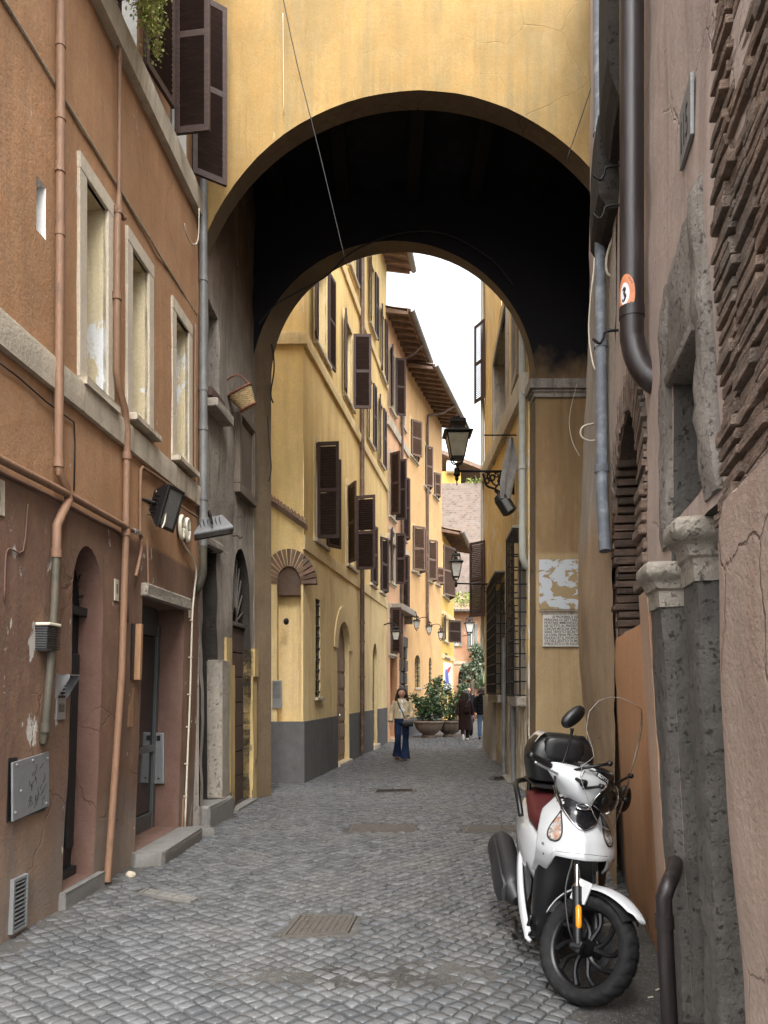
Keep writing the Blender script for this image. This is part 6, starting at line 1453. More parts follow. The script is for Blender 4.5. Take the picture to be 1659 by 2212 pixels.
# front mudguard
m = MB(TS); rows = []
for i in range(29):
    t = i / 28; ph = R(45 + 121 * t); rr = .320 + .035 * (1 - t) ** 2; wd = .086 * min(1, .12 + 1.5 * math.sqrt(t) if t < .36 else 1); ctr = []
    wd *= 1 - .25 * max(0, t - .75) / .25
    for j in range(-6, 7):
        s = j / 6; r = rr - .035 * abs(s) ** 2.2 * (1 if t > .1 else .6); ctr.append((r * math.cos(ph), s * wd, WR + r * math.sin(ph)))
    rows.append(ctr)
m.grid(rows); o = m.build('front_mudguard', 'sc_white', SC_, True); sm = o.modifiers.new('solid', 'SOLIDIFY'); sm.thickness = .004
m = MB(TS); rows = []
for i in range(20):
    t = i / 19; ph = R(50 + 100 * t); rows.append([((.312 - .035 * abs(j / 4) ** 2.2 - .004) * math.cos(ph), j / 4 * .075, WR + (.312 - .035 * abs(j / 4) ** 2.2 - .004) * math.sin(ph)) for j in range(-4, 5)])
m.grid(rows); m.build('mudguard_liner', 'sc_plastic', o, True)
m = MB(TS)
for s in (-1, 1): m.box(-.16, -.06, s * .078 - .008, s * .078 + .008, .48, .60, .006)
m.build('mudguard_bracket', 'sc_white', o)
# front apron
PROF = [(.52, -.34, .20), (.58, -.27, .214), (.66, -.155, .226), (.72, -.115, .232), (.80, -.145, .226), (.88, -.20, .208), (.95, -.26, .182), (1.0, -.315, .166), (1.05, -.38, .14)]
def apron(s, z, off=0.0):
    f0, w = interp(PROF, z); f = f0 - .185 * abs(s) ** 2.6 - .03 * s * s; l = s * w * (1 - .05 * abs(s) ** 6)
    ridge = .012 * math.exp(-(abs(s) / .10) ** 2) * max(0, 1 - abs(z - .76) / .14)
    return (f + off + ridge, l * (1 + off), z)
m = MB(TB); rows = []
for j in range(61):
    s = -1 + j / 30; q_ = min(1, max(0, (abs(s) - .60) / .16)); zb = .712 - .155 * q_ * q_ * (3 - 2 * q_)
    zt = 1.05 - .13 * abs(s) ** 3; rows.append([apron(s, zb + (zt - zb) * i / 22) for i in range(23)])
m.grid(rows); o_ap = m.build('front_apron', 'sc_white', SC_, True); sm = o_ap.modifiers.new('solid', 'SOLIDIFY'); sm.thickness = .012; sm.offset = 0; sb = o_ap.modifiers.new('bevel', 'BEVEL'); sb.width = .004; sb.segments = 2; sb.limit_method = 'ANGLE'
# dark V panel with chrome edge and badge
def vhalf(z): return max(0.0, .86 * ((z - .862) / (1.045 - .862)) ** .62)
m = MB(TB); rows = []
for i in range(21):
    z = .866 + (1.052 - .866) * i / 20; h = vhalf(z); rows.append([apron(h * k / 8, z, .012) for k in range(-8, 9)])
m.grid(rows); o = m.build('badge_panel', 'sc_black', SC_, True); sm = o.modifiers.new('solid', 'SOLIDIFY'); sm.thickness = .006
m = MB(TB); zs = [1.05 - i * .0094 for i in range(20)]
m.tube([apron(-vhalf(z) - .0, z, .016) for z in zs] + [apron(0, .862, .018)] + [apron(vhalf(z), z, .016) for z in zs[::-1]], .0065, 8); m.build('trim', 'chrome', o, True)
bp, bn = Vector(apron(0, .972, .017)), None
bz = (Vector(apron(0, .99, .012)) - Vector(apron(0, .955, .012))).normalized(); by = Vector((0, 1, 0)); bn = by.cross(bz).normalized(); bn = bn if bn.x > 0 else -bn
Tg = lambda a, b, c: TB(*(bp + by * a + bz * b + bn * c))
m = MB(Tg); m.tube([(.036 * math.cos(t), .022 * math.sin(t), .008) for t in [2 * math.pi * k / 32 for k in range(33)]], .004, 8); bd = m.build('badge', 'chrome', o, True)
m = MB(Tg); m.ell((0, 0, .003), (.034, .020, .006), 20, 8); m.build('badge_field', 'sc_grey', bd, True)
text('SYM', .023, 'chrome', bd, Tg(-.024, -.008, .0105), (Tg(1, 0, 0) - Tg(0, 0, 0)), (Tg(0, 1, 0) - Tg(0, 0, 0)), 'badge_letters', .001, 'LEFT', .0006)
# indicators: teardrops in the apron
for s in (-1, 1):
    def tear(t, k):
        z = .785 + .155 * t; w = .155 * (math.sin(math.pi * min(1, t * .98 + .02) ** .62) ** .9) * (1 - .35 * t); c = .62 + .10 * (1 - t) - .03
        return apron(s * (c + w * k), z, .011)
    m = MB(TB); m.grid([[tear(i / 16, -1 + k / 4) for k in range(9)] for i in range(17)]); o = m.build('indicator', 'indicator', SC_, True)
    m = MB(TB); m.tube([tear(i / 16, -1) for i in range(17)] + [tear(i / 16, 1) for i in range(16, -1, -1)] + [tear(0, -1)], .005, 6); m.build('bezel', 'sc_grey', o, True)
# black lower front, floor tunnel
def sect(f, zc, hw, hh, n=24, p=.6): return [(f, hw * math.copysign(abs(math.cos(t)) ** p, math.cos(t)), zc + hh * math.copysign(abs(math.sin(t)) ** p, math.sin(t))) for t in [2 * math.pi * k / n for k in range(n)]]
m = MB(TB); m.loft([[(f + a, b, z) for a, b in ((0, -w), (.05, -w * .8), (.06, -w * .5), (.02, 0), (.06, w * .5), (.05, w * .8), (0, w), (-.10, w), (-.12, 0), (-.10, -w))] for z, f, w in ((.13, -.56, .13), (.20, -.47, .165), (.32, -.42, .185), (.46, -.385, .192), (.56, -.37, .192), (.70, -.36, .19))]); m.build('leg_shield', 'sc_plastic', SC_, True, 50)
m = MB(TB); m.loft([sect(-.45, .72, .16, .12), sect(-.47, .86, .17, .10), sect(-.50, .97, .12, .06)]); m.build('inner_shield', 'sc_plastic', SC_, True, 50)
m = MB(TB); m.loft([sect(-.46, .22, .15, .06), sect(-.58, .22, .195, .055), sect(-.85, .23, .195, .06), sect(-.95, .28, .16, .08)]); m.build('floorboard', 'sc_plastic', SC_, True, 50)
m = MB(TB); m.loft([sect(-.70, .40, .10, .12), sect(-.9, .40, .14, .16), sect(-1.2, .36, .13, .14), sect(-1.35, .33, .08, .09)]); m.build('engine', 'sc_grey', SC_, True, 50)
# white side fairings sweeping down to the floor
for s in (-1, 1):
    m = MB(TB); rows = []
    for i in range(19):
        t = i / 18; f = -1.02 + .58 * t; zt = .60 - .40 * t ** .8; hgt = .10 * math.sin(math.pi * (.15 + .8 * t)) + .012; rows.append([(f + .05 * (k / 4), s * (.205 - .02 * abs(k / 2 - 1) ** 2 + .01 * math.sin(3 * t)), zt - hgt * k / 4) for k in range(5)])
    m.grid(rows); o = m.build('side_trim', 'sc_white', SC_, True); sm = o.modifiers.new('solid', 'SOLIDIFY'); sm.thickness = .02
    m = MB(TB); rows = []
    for i in range(12):
        t = i / 11; f = -.98 + .42 * t; rows.append([(f, s * (.190), .58 - .1 * t - (.25 * math.sin(math.pi * (.1 + .8 * t))) * k / 3) for k in range(4)])
    m.grid(rows); m.build('side_panel', 'sc_grey', SC_, True)
# rear body, seat
m = MB(TB); m.loft([sect(-.60, .53, .10, .12), sect(-.68, .57, .165, .17), sect(-.85, .60, .205, .18), sect(-1.05, .62, .215, .165), sect(-1.3, .68, .20, .14), sect(-1.55, .75, .145, .10), sect(-1.74, .80, .07, .05)]); m.build('rear_body', 'sc_white', SC_, True, 60)
m = MB(TB); m.loft([sect(-.57, .72, .07, .08, 24, .8), sect(-.62, .745, .12, .095, 24, .8), sect(-.75, .775, .165, .075, 24, .8), sect(-.95, .79, .178, .062, 24, .8), sect(-1.08, .835, .172, .075, 24, .8), sect(-1.2, .875, .165, .06, 24, .8), sect(-1.45, .885, .135, .05, 24, .8), sect(-1.56, .88, .08, .03, 24, .8)]); m.build('seat', 'sc_seat', SC_, True)
m = MB(TB); m.tube([(-1.02, -.215, .78), (-1.08, -.23, .87), (-1.2, -.235, .93), (-1.45, -.20, .955), (-1.62, -.1, .96), (-1.66, 0, .96), (-1.62, .1, .96), (-1.45, .20, .955), (-1.2, .235, .93), (-1.08, .23, .87), (-1.02, .215, .78)], .019, 10, 5); m.build('grab_rail', 'sc_plastic', SC_, True)
m = MB(TB); m.loft([sect(-1.12, .975, .13, .012), sect(-1.5, .985, .15, .014), sect(-1.66, .985, .10, .012)]); m.tube([(-1.4, -.12, .97), (-1.4, -.12, .86)], .015, 8); m.tube([(-1.4, .12, .97), (-1.4, .12, .86)], .015, 8); m.build('luggage_rack', 'sc_plastic', SC_, True, 50)
# top box
bf, bl = -1.32, .045
def bsec(z, hf, hl, p=.42): return [(bf + hf * math.copysign(abs(math.cos(t)) ** p, math.cos(t)), bl + hl * math.copysign(abs(math.sin(t)) ** p, math.sin(t)), z) for t in [2 * math.pi * (k + .5) / 40 for k in range(40)]]
m = MB(TB); m.loft([bsec(.998, .15, .165), bsec(1.01, .175, .19), bsec(1.10, .195, .215), bsec(1.155, .20, .222), bsec(1.160, .196, .218)]); tb = m.build('top_box', 'sc_box', SC_, True, 40)
m = MB(TB); m.loft([bsec(1.163, .20, .222), bsec(1.20, .198, .22), bsec(1.255, .185, .205), bsec(1.30, .155, .17, .5), bsec(1.325, .11, .12, .55), bsec(1.332, .05, .06, .7)]); m.build('lid', 'sc_box', tb, True, 40)
for s in (-1, 1):
    m = MB(TB); m.grid([[(bf + .145 * k_, bl + s * (.115 + .075 * (1 - i / 8)), 1.262 + .072 * math.sin(math.pi / 2 * i / 8)) for k_ in (-1, -.5, 0, .5, 1)] for i in range(9)]); m.build('white_flash', 'sc_white', tb, True)
m = MB(TB); m.loft([[(bf + .185 + .03 * c, bl + .13 * math.copysign(abs(math.cos(t)) ** .5, math.cos(t)) * k, 1.225 + .085 * math.copysign(abs(math.sin(t)) ** .5, math.sin(t)) * k) for t in [2 * math.pi * q / 24 for q in range(24)]] for c, k in ((-.6, 1.05), (.2, 1), (.55, .85), (.6, .5))]); m.build('back_pad', 'sc_plastic', tb, True)
m = MB(TB); m.box(bf + .195, bf + .215, bl - .03, bl + .03, 1.10, 1.15, .006); m.build('latch', 'sc_plastic', tb)
# exhaust, stand, rear mudguard, hoses
m = MB(TB); m.tube([(-.92, -.20, .25), (-1.0, -.225, .28), (-1.1, -.235, .32), (-1.6, -.245, .45), (-1.68, -.245, .47)], [.03, .07, .095, .10, .06], 20, 4, True, 1.15); ex = m.build('exhaust', 'sc_grey', SC_, True, 50)
m = MB(TB); m.loft([[(f, -.335 + .012 * abs(q) + .035 * (1 - k), z + q * h) for q in (-1, -.6, 0, .6, 1)] + [(f, -.31 + .04 * (1 - k), z + q * h) for q in (1, .6, 0, -.6, -1)] for f, z, h, k in ((-.95, .29, .05, .2), (-1.02, .31, .09, .8), (-1.2, .36, .115, 1), (-1.45, .42, .11, 1), (-1.6, .455, .07, .6))]); m.build('heat_shield', 'sc_grey', ex, True, 50)
m = MB(TB); m.tube([(-.9, -.02, .2), (-.92, -.16, .03), (-.98, -.20, .012)], .013, 8); m.tube([(-.9, .02, .2), (-.92, .16, .03), (-.98, .20, .012)], .013, 8); m.tube([(-.92, -.16, .03), (-.92, .16, .03)], .012, 8); m.build('stand', 'sc_plastic', SC_, True)
m = MB(TB); m.loft([sect(-1.5, .50, .09, .10), sect(-1.75, .50, .09, .16), sect(-1.85, .45, .07, .16)]); m.build('rear_mudguard', 'sc_plastic', SC_, True, 50)
m = MB(TB); m.tube([(-.45, -.19, .30), (-.52, -.21, .15), (-.75, -.215, .10), (-.95, -.2, .12)], .012, 8, 4); m.build('hose', 'sc_plastic', SC_, True)
# handlebar, cowl, headlight (all turned with the fork)
def csec(l, f, z, rf, rz, p=.75, n=24): return [(f + rf * math.copysign(abs(math.cos(t)) ** p, math.cos(t)), l, z + rz * math.copysign(abs(math.sin(t)) ** p, math.sin(t))) for t in [2 * math.pi * k / n for k in range(n)]]
m = MB(TS); m.loft([csec(-.245, -.475, 1.10, .025, .03), csec(-.20, -.455, 1.095, .05, .05), csec(-.15, -.425, 1.085, .085, .075), csec(-.09, -.40, 1.07, .125, .10), csec(0, -.385, 1.065, .155, .11), csec(.09, -.40, 1.07, .125, .10), csec(.15, -.425, 1.085, .085, .075), csec(.20, -.455, 1.095, .05, .05), csec(.245, -.475, 1.10, .025, .03)]); hb = m.build('handlebar_cowl', 'sc_white', SC_, True)
m = MB(TS); m.loft([csec(-.12, -.42, 1.165, .03, .03), csec(-.06, -.36, 1.165, .08, .045), csec(0, -.345, 1.165, .10, .055), csec(.06, -.36, 1.165, .08, .045), csec(.12, -.42, 1.165, .03, .03)]); m.build('flyscreen', 'sc_black', hb, True)
m = MB(TS); rows = []
def lamp(i, k, o=0.0): z = .965 + .175 * i; w = .095 * (.55 + .45 * math.sin(math.pi * min(1, i * 1.0 + .12))) ; s = k; return (-.385 + .165 * math.sqrt(max(0, 1 - (s * w / .17) ** 2)) * math.sqrt(max(.05, 1 - ((z - 1.065) / .125) ** 2)) + .012 + o, s * w, z)
m.grid([[lamp(i / 10, -1 + k / 6) for k in range(13)] for i in range(11)]); hl = m.build('headlight', 'sc_black', hb, True)
m = MB(TS)
for c in (-.035, .035): m.ell((-.218, c, 1.04), (.012, .028, .03), 14, 8)
m.ell((-.225, 0, 1.10), (.012, .02, .016), 12, 8); m.build('reflector', 'sc_grey', hl, True)
m = MB(TS); m.tube([lamp(i / 10, -1, .004) for i in range(11)] + [lamp(1, -1 + k / 4, .004) for k in range(1, 8)] + [lamp(i / 10, 1, .004) for i in range(10, -1, -1)] + [lamp(0, 1 - k / 4, .004) for k in range(1, 8)] + [lamp(0, -1, .004)], .006, 6); m.build('bezel', 'chrome', hl, True)
for s in (-1, 1):
    m = MB(TS); m.tube([(-.475, s * .22, 1.10), (-.50, s * .26, 1.105), (-.535, s * .36, 1.11), (-.54, s * .385, 1.11)], [.014, .019, .019, .021], 14); m.build('grip', 'sc_plastic', hb, True)
    m = MB(TS); m.tube([(-.455, s * .20, 1.085), (-.43, s * .25, 1.075), (-.455, s * .33, 1.075), (-.48, s * .385, 1.08)], [.008, .007, .006, .008], 8, 4); m.build('brake_lever', 'silver', hb, True)
    m = MB(TS); m.tube([(-.46, s * .19, 1.12), (-.455, s * .20, 1.20), (-.45, s * .225, 1.30), (-.45, s * .24, 1.345)] if s < 0 else [(-.46, .19, 1.12), (-.44, .22, 1.15), (-.40, .28, 1.15), (-.37, .31, 1.13)], [.009, .007, .007, .012], 8, 4); mr = m.build('mirror', 'sc_plastic', hb, True)
    if True:
        rr = Matrix.Rotation(R(8), 3, 'Y') @ Matrix.Rotation(R(-s * -30), 3, 'X'); c = Vector((-.45, s * .262, 1.405)) if s < 0 else Vector((-.36, .33, 1.12)); Tm = lambda a, b, c_, c=c, rr=rr: TS(*(c + rr @ Vector((a, b, c_))))
        m = MB(Tm); m.loft([[(q, .046 * k * math.copysign(abs(math.cos(t)) ** .8, math.cos(t)), .085 * k * math.copysign(abs(math.sin(t)) ** .9, math.sin(t)) ) for t in [2 * math.pi * i / 24 for i in range(24)]] for q, k in ((-.022, .95), (-.012, 1), (.006, .95), (.02, .7), (.027, .3))]); m.build('mirror_shell', 'sc_plastic', mr, True, 50)
# ISOTTA tag on the cowl and small print
q0 = TS(-.405 + .08, -.155, 1.15); xd = TS(-.29, -.03, 1.125) - TS(-.38, -.15, 1.14)
# windscreen: bowed clear sheet with mounts, notched for the hands
WS = [(.90, .05, -.155), (.94, .10, -.16), (1.02, .165, -.17), (1.10, .215, -.185), (1.16, .225, -.19), (1.20, .20, -.195), (1.235, .18, -.20), (1.28, .20, -.21), (1.36, .25, -.225), (1.46, .255, -.245), (1.54, .22, -.26), (1.59, .165, -.27), (1.61, .11, -.275)]
def ws(i, k): z, w, f = WS[i]; s = k; return (f - .12 * (w / .2) ** 1.2 * abs(s) ** 2.2 * .8, s * w, z)
m = MB(TS); m.grid([[ws(i, -1 + k / 10) for k in range(21)] for i in range(len(WS))]); o = m.build('windscreen', 'screen', SC_, True)
m = MB(TS); n = len(WS); m.tube([ws(i, -1) for i in range(n)] + [ws(n - 1, -1 + k / 5) for k in range(1, 10)] + [ws(i, 1) for i in range(n - 1, -1, -1)] + [ws(0, 1 - k / 3) for k in range(1, 6)] + [ws(0, -1)], .0018, 6); m.build('edge', 'screen_edge', o, True)
for i, k, e in ((3, -.55, (-.33, -.12, 1.05)), (6, -.6, (-.42, -.18, 1.11)), (3, .55, (-.33, .12, 1.05)), (6, .6, (-.42, .18, 1.11))):
    p = Vector(ws(i, k)); m = MB(TS); m.tube([tuple(p + Vector((.012, 0, 0))), tuple(p - Vector((.01, 0, 0)))], .014, 10); m.tube([tuple(p), e], .008, 8); m.build('mount', 'sc_plastic', o, True)
zr = 1.13; p0 = Vector(ws(4, -.72)) + Vector((.006, 0, -.02)); p1 = Vector(ws(4, -.12)) + Vector((.008, 0, -.045)); xd = TS(*p1) - TS(*p0); yd = TS(*(p0 + Vector((-.25, 0, 1)))) - TS(*p0)
m = MB(); a, b = xd.normalized(), yd.normalized(); nrm = a.cross(b).normalized(); b = nrm.cross(a); Q = TS(*p0); L_ = xd.length * .85
m.addw([tuple(Q + a * x + b * y + nrm * z) for z in (0, .002) for x, y in ((0, 0), (L_, 0), (L_, .027), (0, .027))], [(0, 1, 2, 3), (4, 5, 6, 7), (0, 1, 5, 4), (1, 2, 6, 5), (2, 3, 7, 6), (3, 0, 4, 7)]); tg = m.build('screen_tag', 'black_st', o)
text('ISOTTA', .026, 'white_st', tg, Q + a * .006 + b * .005 + nrm * .0028, a, b, 'tag_letters', .0003, 'LEFT', .0006, .86)
# seams, screws and small marks on the panels
m = MB(TB)
for s in (-1, 1):
    m.tube([apron(s * (.80 + .06 * math.sin(t * 3)), .62 + .40 * t, .0075) for t in [i / 14 for i in range(15)]], .0016, 5)
m.tube([apron(-.6 + 1.2 * i / 20, .735 + .012 * math.cos((i / 20 - .5) * 3), .0075) for i in range(21)], .0012, 5)
m.build('panel_seam', 'sc_grey', o_ap)
m = MB(TB)
for s, z in ((-.84, .70), (.84, .70), (-.70, .98), (.70, .98)): m.ell(apron(s, z, .008), (.006, .006, .006), 8, 6)
m.build('screw', 'sc_plastic', o_ap)
q = Vector(apron(-.90, .745, .012)); q2 = Vector(apron(-.80, .745, .012)); text('RS', .022, 'black_st', o_ap, TB(*q), TB(*q2) - TB(*q), upv, 'side_mark', .0005)
m = MB(TS); m.box(-.352, -.348, -.16, -.09, 1.09, 1.15, .002, Matrix.Rotation(R(28), 3, 'Z')); m.build('paper_label', 'white_st', hb)
for s in (-1, 1):
    m = MB(TS); m.tube([(-.44, s * .12, 1.10), (-.36, s * .155, 1.09), (-.30, s * .16, 1.08)], .011, 8, 3); m.tube([(-.31, s * .16, 1.08), (-.285, s * .16, 1.08)], .021, 12); m.build('screen_arm', 'sc_plastic', hb, True)
m = MB(TS); m.tube([(-.47, -.21, 1.08), (-.40, -.24, 1.0), (-.37, -.18, .93), (-.42, -.10, .90)], .006, 6, 4); m.tube([(-.47, .21, 1.08), (-.40, .22, 1.0), (-.38, .16, .93), (-.42, .08, .90)], .006, 6, 4); m.build('control_cable', 'sc_plastic', hb, True)
# ================================================================= PLANTERS and plants
def planter(name, X, Y, r, h, label):
    o = thing(name, label, 'planter', (X, Y, 0), 'stone bowl planters'); prof = [(0, .0), (.50, .0), (.52, .10), (.42, .15), (.40, .19), (.60, .30), (.84, .50), (.94, .74), (.97, .86), (1.04, .88), (1.06, .95), (1.02, 1.0), (.94, 1.0), (.92, .90), (.0, .86)]
    m = MB(); n = 64; vs = []; k = len(prof)
    for j in range(n):
        a = 2 * math.pi * j / n
        for i, (q, z) in enumerate(prof): lob = 1 + (.035 * abs(math.sin(a * 7)) - .02 if 4 <= i <= 8 else 0); vs.append((X + q * r * lob * math.cos(a), Y + q * r * lob * math.sin(a), z * h))
    m.add(vs, [(j * k + i, ((j + 1) % n) * k + i, ((j + 1) % n) * k + i + 1, j * k + i + 1) for j in range(n) for i in range(k - 1)]); m.build('bowl', 'planter', o, True, 40)
    m = MB(); m.revolve([(0, h * .9), (r * .93, h * .9)], (X, Y, 0), 32); m.build('soil', 'dirt', o); return o
planter('stone_planter', 1.49, 25.6, .50, .56, 'left of two big stone bowl planters in the street, rim overlapping the other')
planter('stone_planter', 2.22, 26.0, .47, .55, 'right of two big stone bowl planters, partly behind the left one')
def shrub(name, X, Y, z0, blobs, n, size, label, cat='shrub', mat='leaf', stems=9, seed=1, grp=None):
    rnd = random.Random(seed); o = thing(name, label, cat, (X, Y, z0), grp); m = MB(); st = MB(); pts = []; tot = sum(b[3] ** 2 for b in blobs)
    for bx, by, bz, br in blobs:
        for _ in range(int(n * br * br / tot)):
            d = Vector((rnd.gauss(0, 1), rnd.gauss(0, 1), rnd.gauss(0, 1))).normalized() * br * rnd.random() ** .45; d *= 1 + .45 * noise.noise(d * 3 / br + Vector((bx * 9, seed, 0)))
            pts.append(Vector((X + bx, Y + by, bz)) + d)
    leaves(m, pts, size, rnd, .25); m.build('foliage', mat, o)
    for k in range(stems): b = rnd.choice(blobs); st.tube([(X + rnd.gauss(0, .05), Y + rnd.gauss(0, .05), z0), (X + b[0] * .4 + rnd.gauss(0, .05), Y + b[1] * .4, (z0 + b[2]) / 2), (X + b[0] + rnd.gauss(0, .1), Y + b[1], b[2] + b[3] * .5)], [.018, .013, .005], 6, 3)
    st.build('stem', 'bark', o); return o
shrub('camellia_shrub', 1.55, 25.6, .5, [(-.1, 0, .95, .42), (.15, -.1, 1.2, .40), (-.35, .05, 1.15, .26), (.1, 0, 1.55, .30), (.25, .1, 1.85, .20), (-.3, 0, .8, .25), (.35, 0, .85, .30), (-.55, 0, 1.35, .14)], 3000, .085, 'dense glossy dark green shrub growing in the left stone planter', seed=3)
shrub('camellia_shrub', 2.3, 26.0, .5, [(0, 0, .85, .36), (.1, 0, 1.2, .32), (.35, 0, 1.55, .20), (-.15, .1, 1.55, .24), (.3, 0, 1.0, .25)], 1500, .085, 'looser green shrub growing in the right stone planter', seed=5)
shrub('climbing_plant', 5.0, 41.4, 0, [(.1, 0, 3.6, .5), (.3, .1, 3.1, .5), (-.1, 0, 2.7, .45), (-.5, 0, 2.3, .35), (.6, 0, 4.3, .3), (-.7, -.2, 1.7, .3), (.1, 0, 2.0, .4), (-.7, -.2, 2.7, .2), (.75, 0, 5.0, .25)], 3600, .15, 'grey green climbing plant hanging over the faded pink house wall', 'climbing plant', 'leaf_grey', 12, 7)
rnd = random.Random(9); o = thing('spiky_palm', 'spiky green palm at the end of the lane beside the barred window', 'palm', (5.15, 40, 0)); m = MB()
for k in range(46):
    a = rnd.uniform(0, 6.28); e = rnd.uniform(.25, 1.35); L_ = rnd.uniform(.8, 1.25); m.cur = rnd.random(); c = Vector((5.15, 40, 1.65)); d = Vector((math.cos(a) * math.cos(e), math.sin(a) * math.cos(e), math.sin(e))); s = d.cross(Vector((0, 0, 1))).normalized() * .035
    q = [c + d * L_ * t + Vector((0, 0, -.35 * t * t * L_ * math.cos(e))) for t in (0, .4, .8, 1)]; m.add([q[0] - s, q[0] + s, q[1] - s, q[1] + s, q[2] - s * .6, q[2] + s * .6, q[3]], [(0, 1, 3, 2), (2, 3, 5, 4), (4, 5, 6)])
m.build('foliage', 'leaf', o); m = MB(); m.tube([(5.15, 40, 0), (5.12, 40, .8), (5.15, 40, 1.7)], [.10, .08, .09], 10); m.build('trunk', 'bark', o, True)
m = MB(); m.tube([(4.72, 41.3, -.1), (4.75, 41.2, 1.2), (4.68, 41.3, 2.6)], [.16, .13, .10], 10, 3); solo(m, 'bare_trunk', 'bark', 'thick reddish bare trunk of a climber at the end of the lane', 'trunk', smooth=True)
# ================================================================= PEOPLE
def skin_mesh(name, mat, V, E, parent, loc, rz=0, sub=2):
    """one continuous surface grown round a jointed skeleton: V name -> (x, y, z, r)"""
    me = bpy.data.meshes.new(name); bm = bmesh.new(); sl = bm.verts.layers.skin.verify(); d = {}; rm = Matrix.Rotation(rz, 3, 'Z')
    for i, (k, q) in enumerate(V.items()): v = bm.verts.new(rm @ Vector(q[:3])); v[sl].radius = (q[3], q[3] if len(q) < 5 else q[4]); v[sl].use_root = (i == 0); d[k] = v
    for a, b in E: bm.edges.new((d[a], d[b]))
    bm.to_mesh(me); bm.free(); o = bpy.data.objects.new(name, me); COL.objects.link(o); o.location = loc
    s = o.modifiers.new('skin', 'SKIN'); s.use_smooth_shade = True; b = o.modifiers.new('sub', 'SUBSURF'); b.levels = b.render_levels = sub
    me.materials.append(M[mat]); adopt(o, parent); return o
def chain(V, E, pts, prefix, start=None):
    prev = start
    for i, q in enumerate(pts):
        k = f'{prefix}{i}'; V[k] = q
        if prev: E.append((prev, k))
        prev = k
    return prev
def hand(V, E, wrist, d, side, fwd, curl=.35):
    """palm and five separate fingers; d = direction of the fingers, side = towards the thumb"""
    d = Vector(d).normalized(); s = (Vector(side) - d * Vector(side).dot(d)).normalized(); f = Vector(fwd); w = Vector(V[wrist][:3])
    pm = w + d * .045; V[wrist + 'p'] = (*pm, .020, .026); E.append((wrist, wrist + 'p'))
    for i, (off, L) in enumerate(((.024, .060), (.008, .068), (-.008, .062), (-.023, .048))):
        b = w + d * .085 + s * off; t = b + d * L * .55 + f * L * curl * .4; e = t + d * L * .35 + f * L * curl
        chain(V, E, [(*b, .0095), (*t, .008), (*e, .0068)], wrist + f'f{i}', wrist + 'p')
    b = w + d * .03 + s * .032; t = b + d * .03 + s * .02 + f * .008; e = t + d * .026 + s * .004 + f * .012; chain(V, E, [(*b, .0105), (*t, .009), (*e, .0075)], wrist + 't', wrist + 'p')
class Fig:
    def __init__(s, name, label, X, Y, rz=0):
        s.o = thing('person', label, 'person', (X, Y, 0)); rm = Matrix.Rotation(rz, 3, 'Z'); s.rz = rz; s.loc = (X, Y, 0)
        s.T = lambda a, b, c: Vector((X, Y, 0)) + rm @ Vector((a, b, c))
    def loft(s, name, mat, rings, parent=None, wr=0.0, sd=1, n=28):
        m = MB(s.T); out = []
        for cx, cy, z, rx, ry in rings: out.append([(cx + rx * math.cos(t) * (1 + wr * noise.noise(Vector((math.cos(t) * 2, z * 9, sd + math.sin(t))))), cy + ry * math.sin(t) * (1 + wr * noise.noise(Vector((math.cos(t) * 2, z * 9, sd + 5 + math.sin(t))))), z) for t in [2 * math.pi * k / n for k in range(n)]])
        m.loft(out); return m.build(name, mat, parent or s.o, True, 60)
    def limbs(s, name, mat, paths, parent=None, seg=14):
        m = MB(s.T)
        for pts in paths: m.tube([q[:3] for q in pts], [q[3] for q in pts], seg, 4)
        return m.build(name, mat, parent or s.o, True, 60)
    def face(s, hx, hy, z, d=-1):
        m = MB(s.T)
        for q in (-1, 1): m.ell((hx + q * .030, hy + d * .083, z + .012), (.013, .008, .006), 10, 6)
        o = m.build('eyes', 'eye_w', s.o, True); m = MB(s.T)
        for q in (-1, 1): m.ell((hx + q * .030, hy + d * .0895, z + .012), (.006, .004, .006), 8, 6)
        m.build('iris', 'hair_dk', o, True); m = MB(s.T)
        for q in (-1, 1): m.tube([(hx + q * .014, hy + d * .090, z + .030), (hx + q * .032, hy + d * .090, z + .036), (hx + q * .047, hy + d * .080, z + .030)], .004, 6)
        m.build('eyebrows', 'hair_dk', s.o, True); m = MB(s.T); m.ell((hx, hy + d * .087, z - .052), (.024, .010, .008), 12, 6); m.build('mouth', 'lips', s.o, True)
def head_chain(V, E, hx, hy, z, d=-1):
    V['chest'] = V.get('chest', (0, 0, 1.25, .12)); chain(V, E, [(hx, hy + .01, z - .155, .05), (hx, hy + .0, z - .09, .055), (hx, hy + d * .012, z - .05, .068, .075), (hx, hy + d * .005, z + .02, .078, .088), (hx, hy - d * .01, z + .075, .066, .078)], 'hd', 'chest')
    chain(V, E, [(hx, hy + d * .085, z - .005, .012), (hx, hy + d * .103, z - .020, .012)], 'ns', 'hd3')
    for q in (-1, 1): chain(V, E, [(hx + q * .078, hy - d * .005, z - .0, .014), (hx + q * .088, hy - d * .012, z + .012, .012)], f'er{q}', 'hd3')
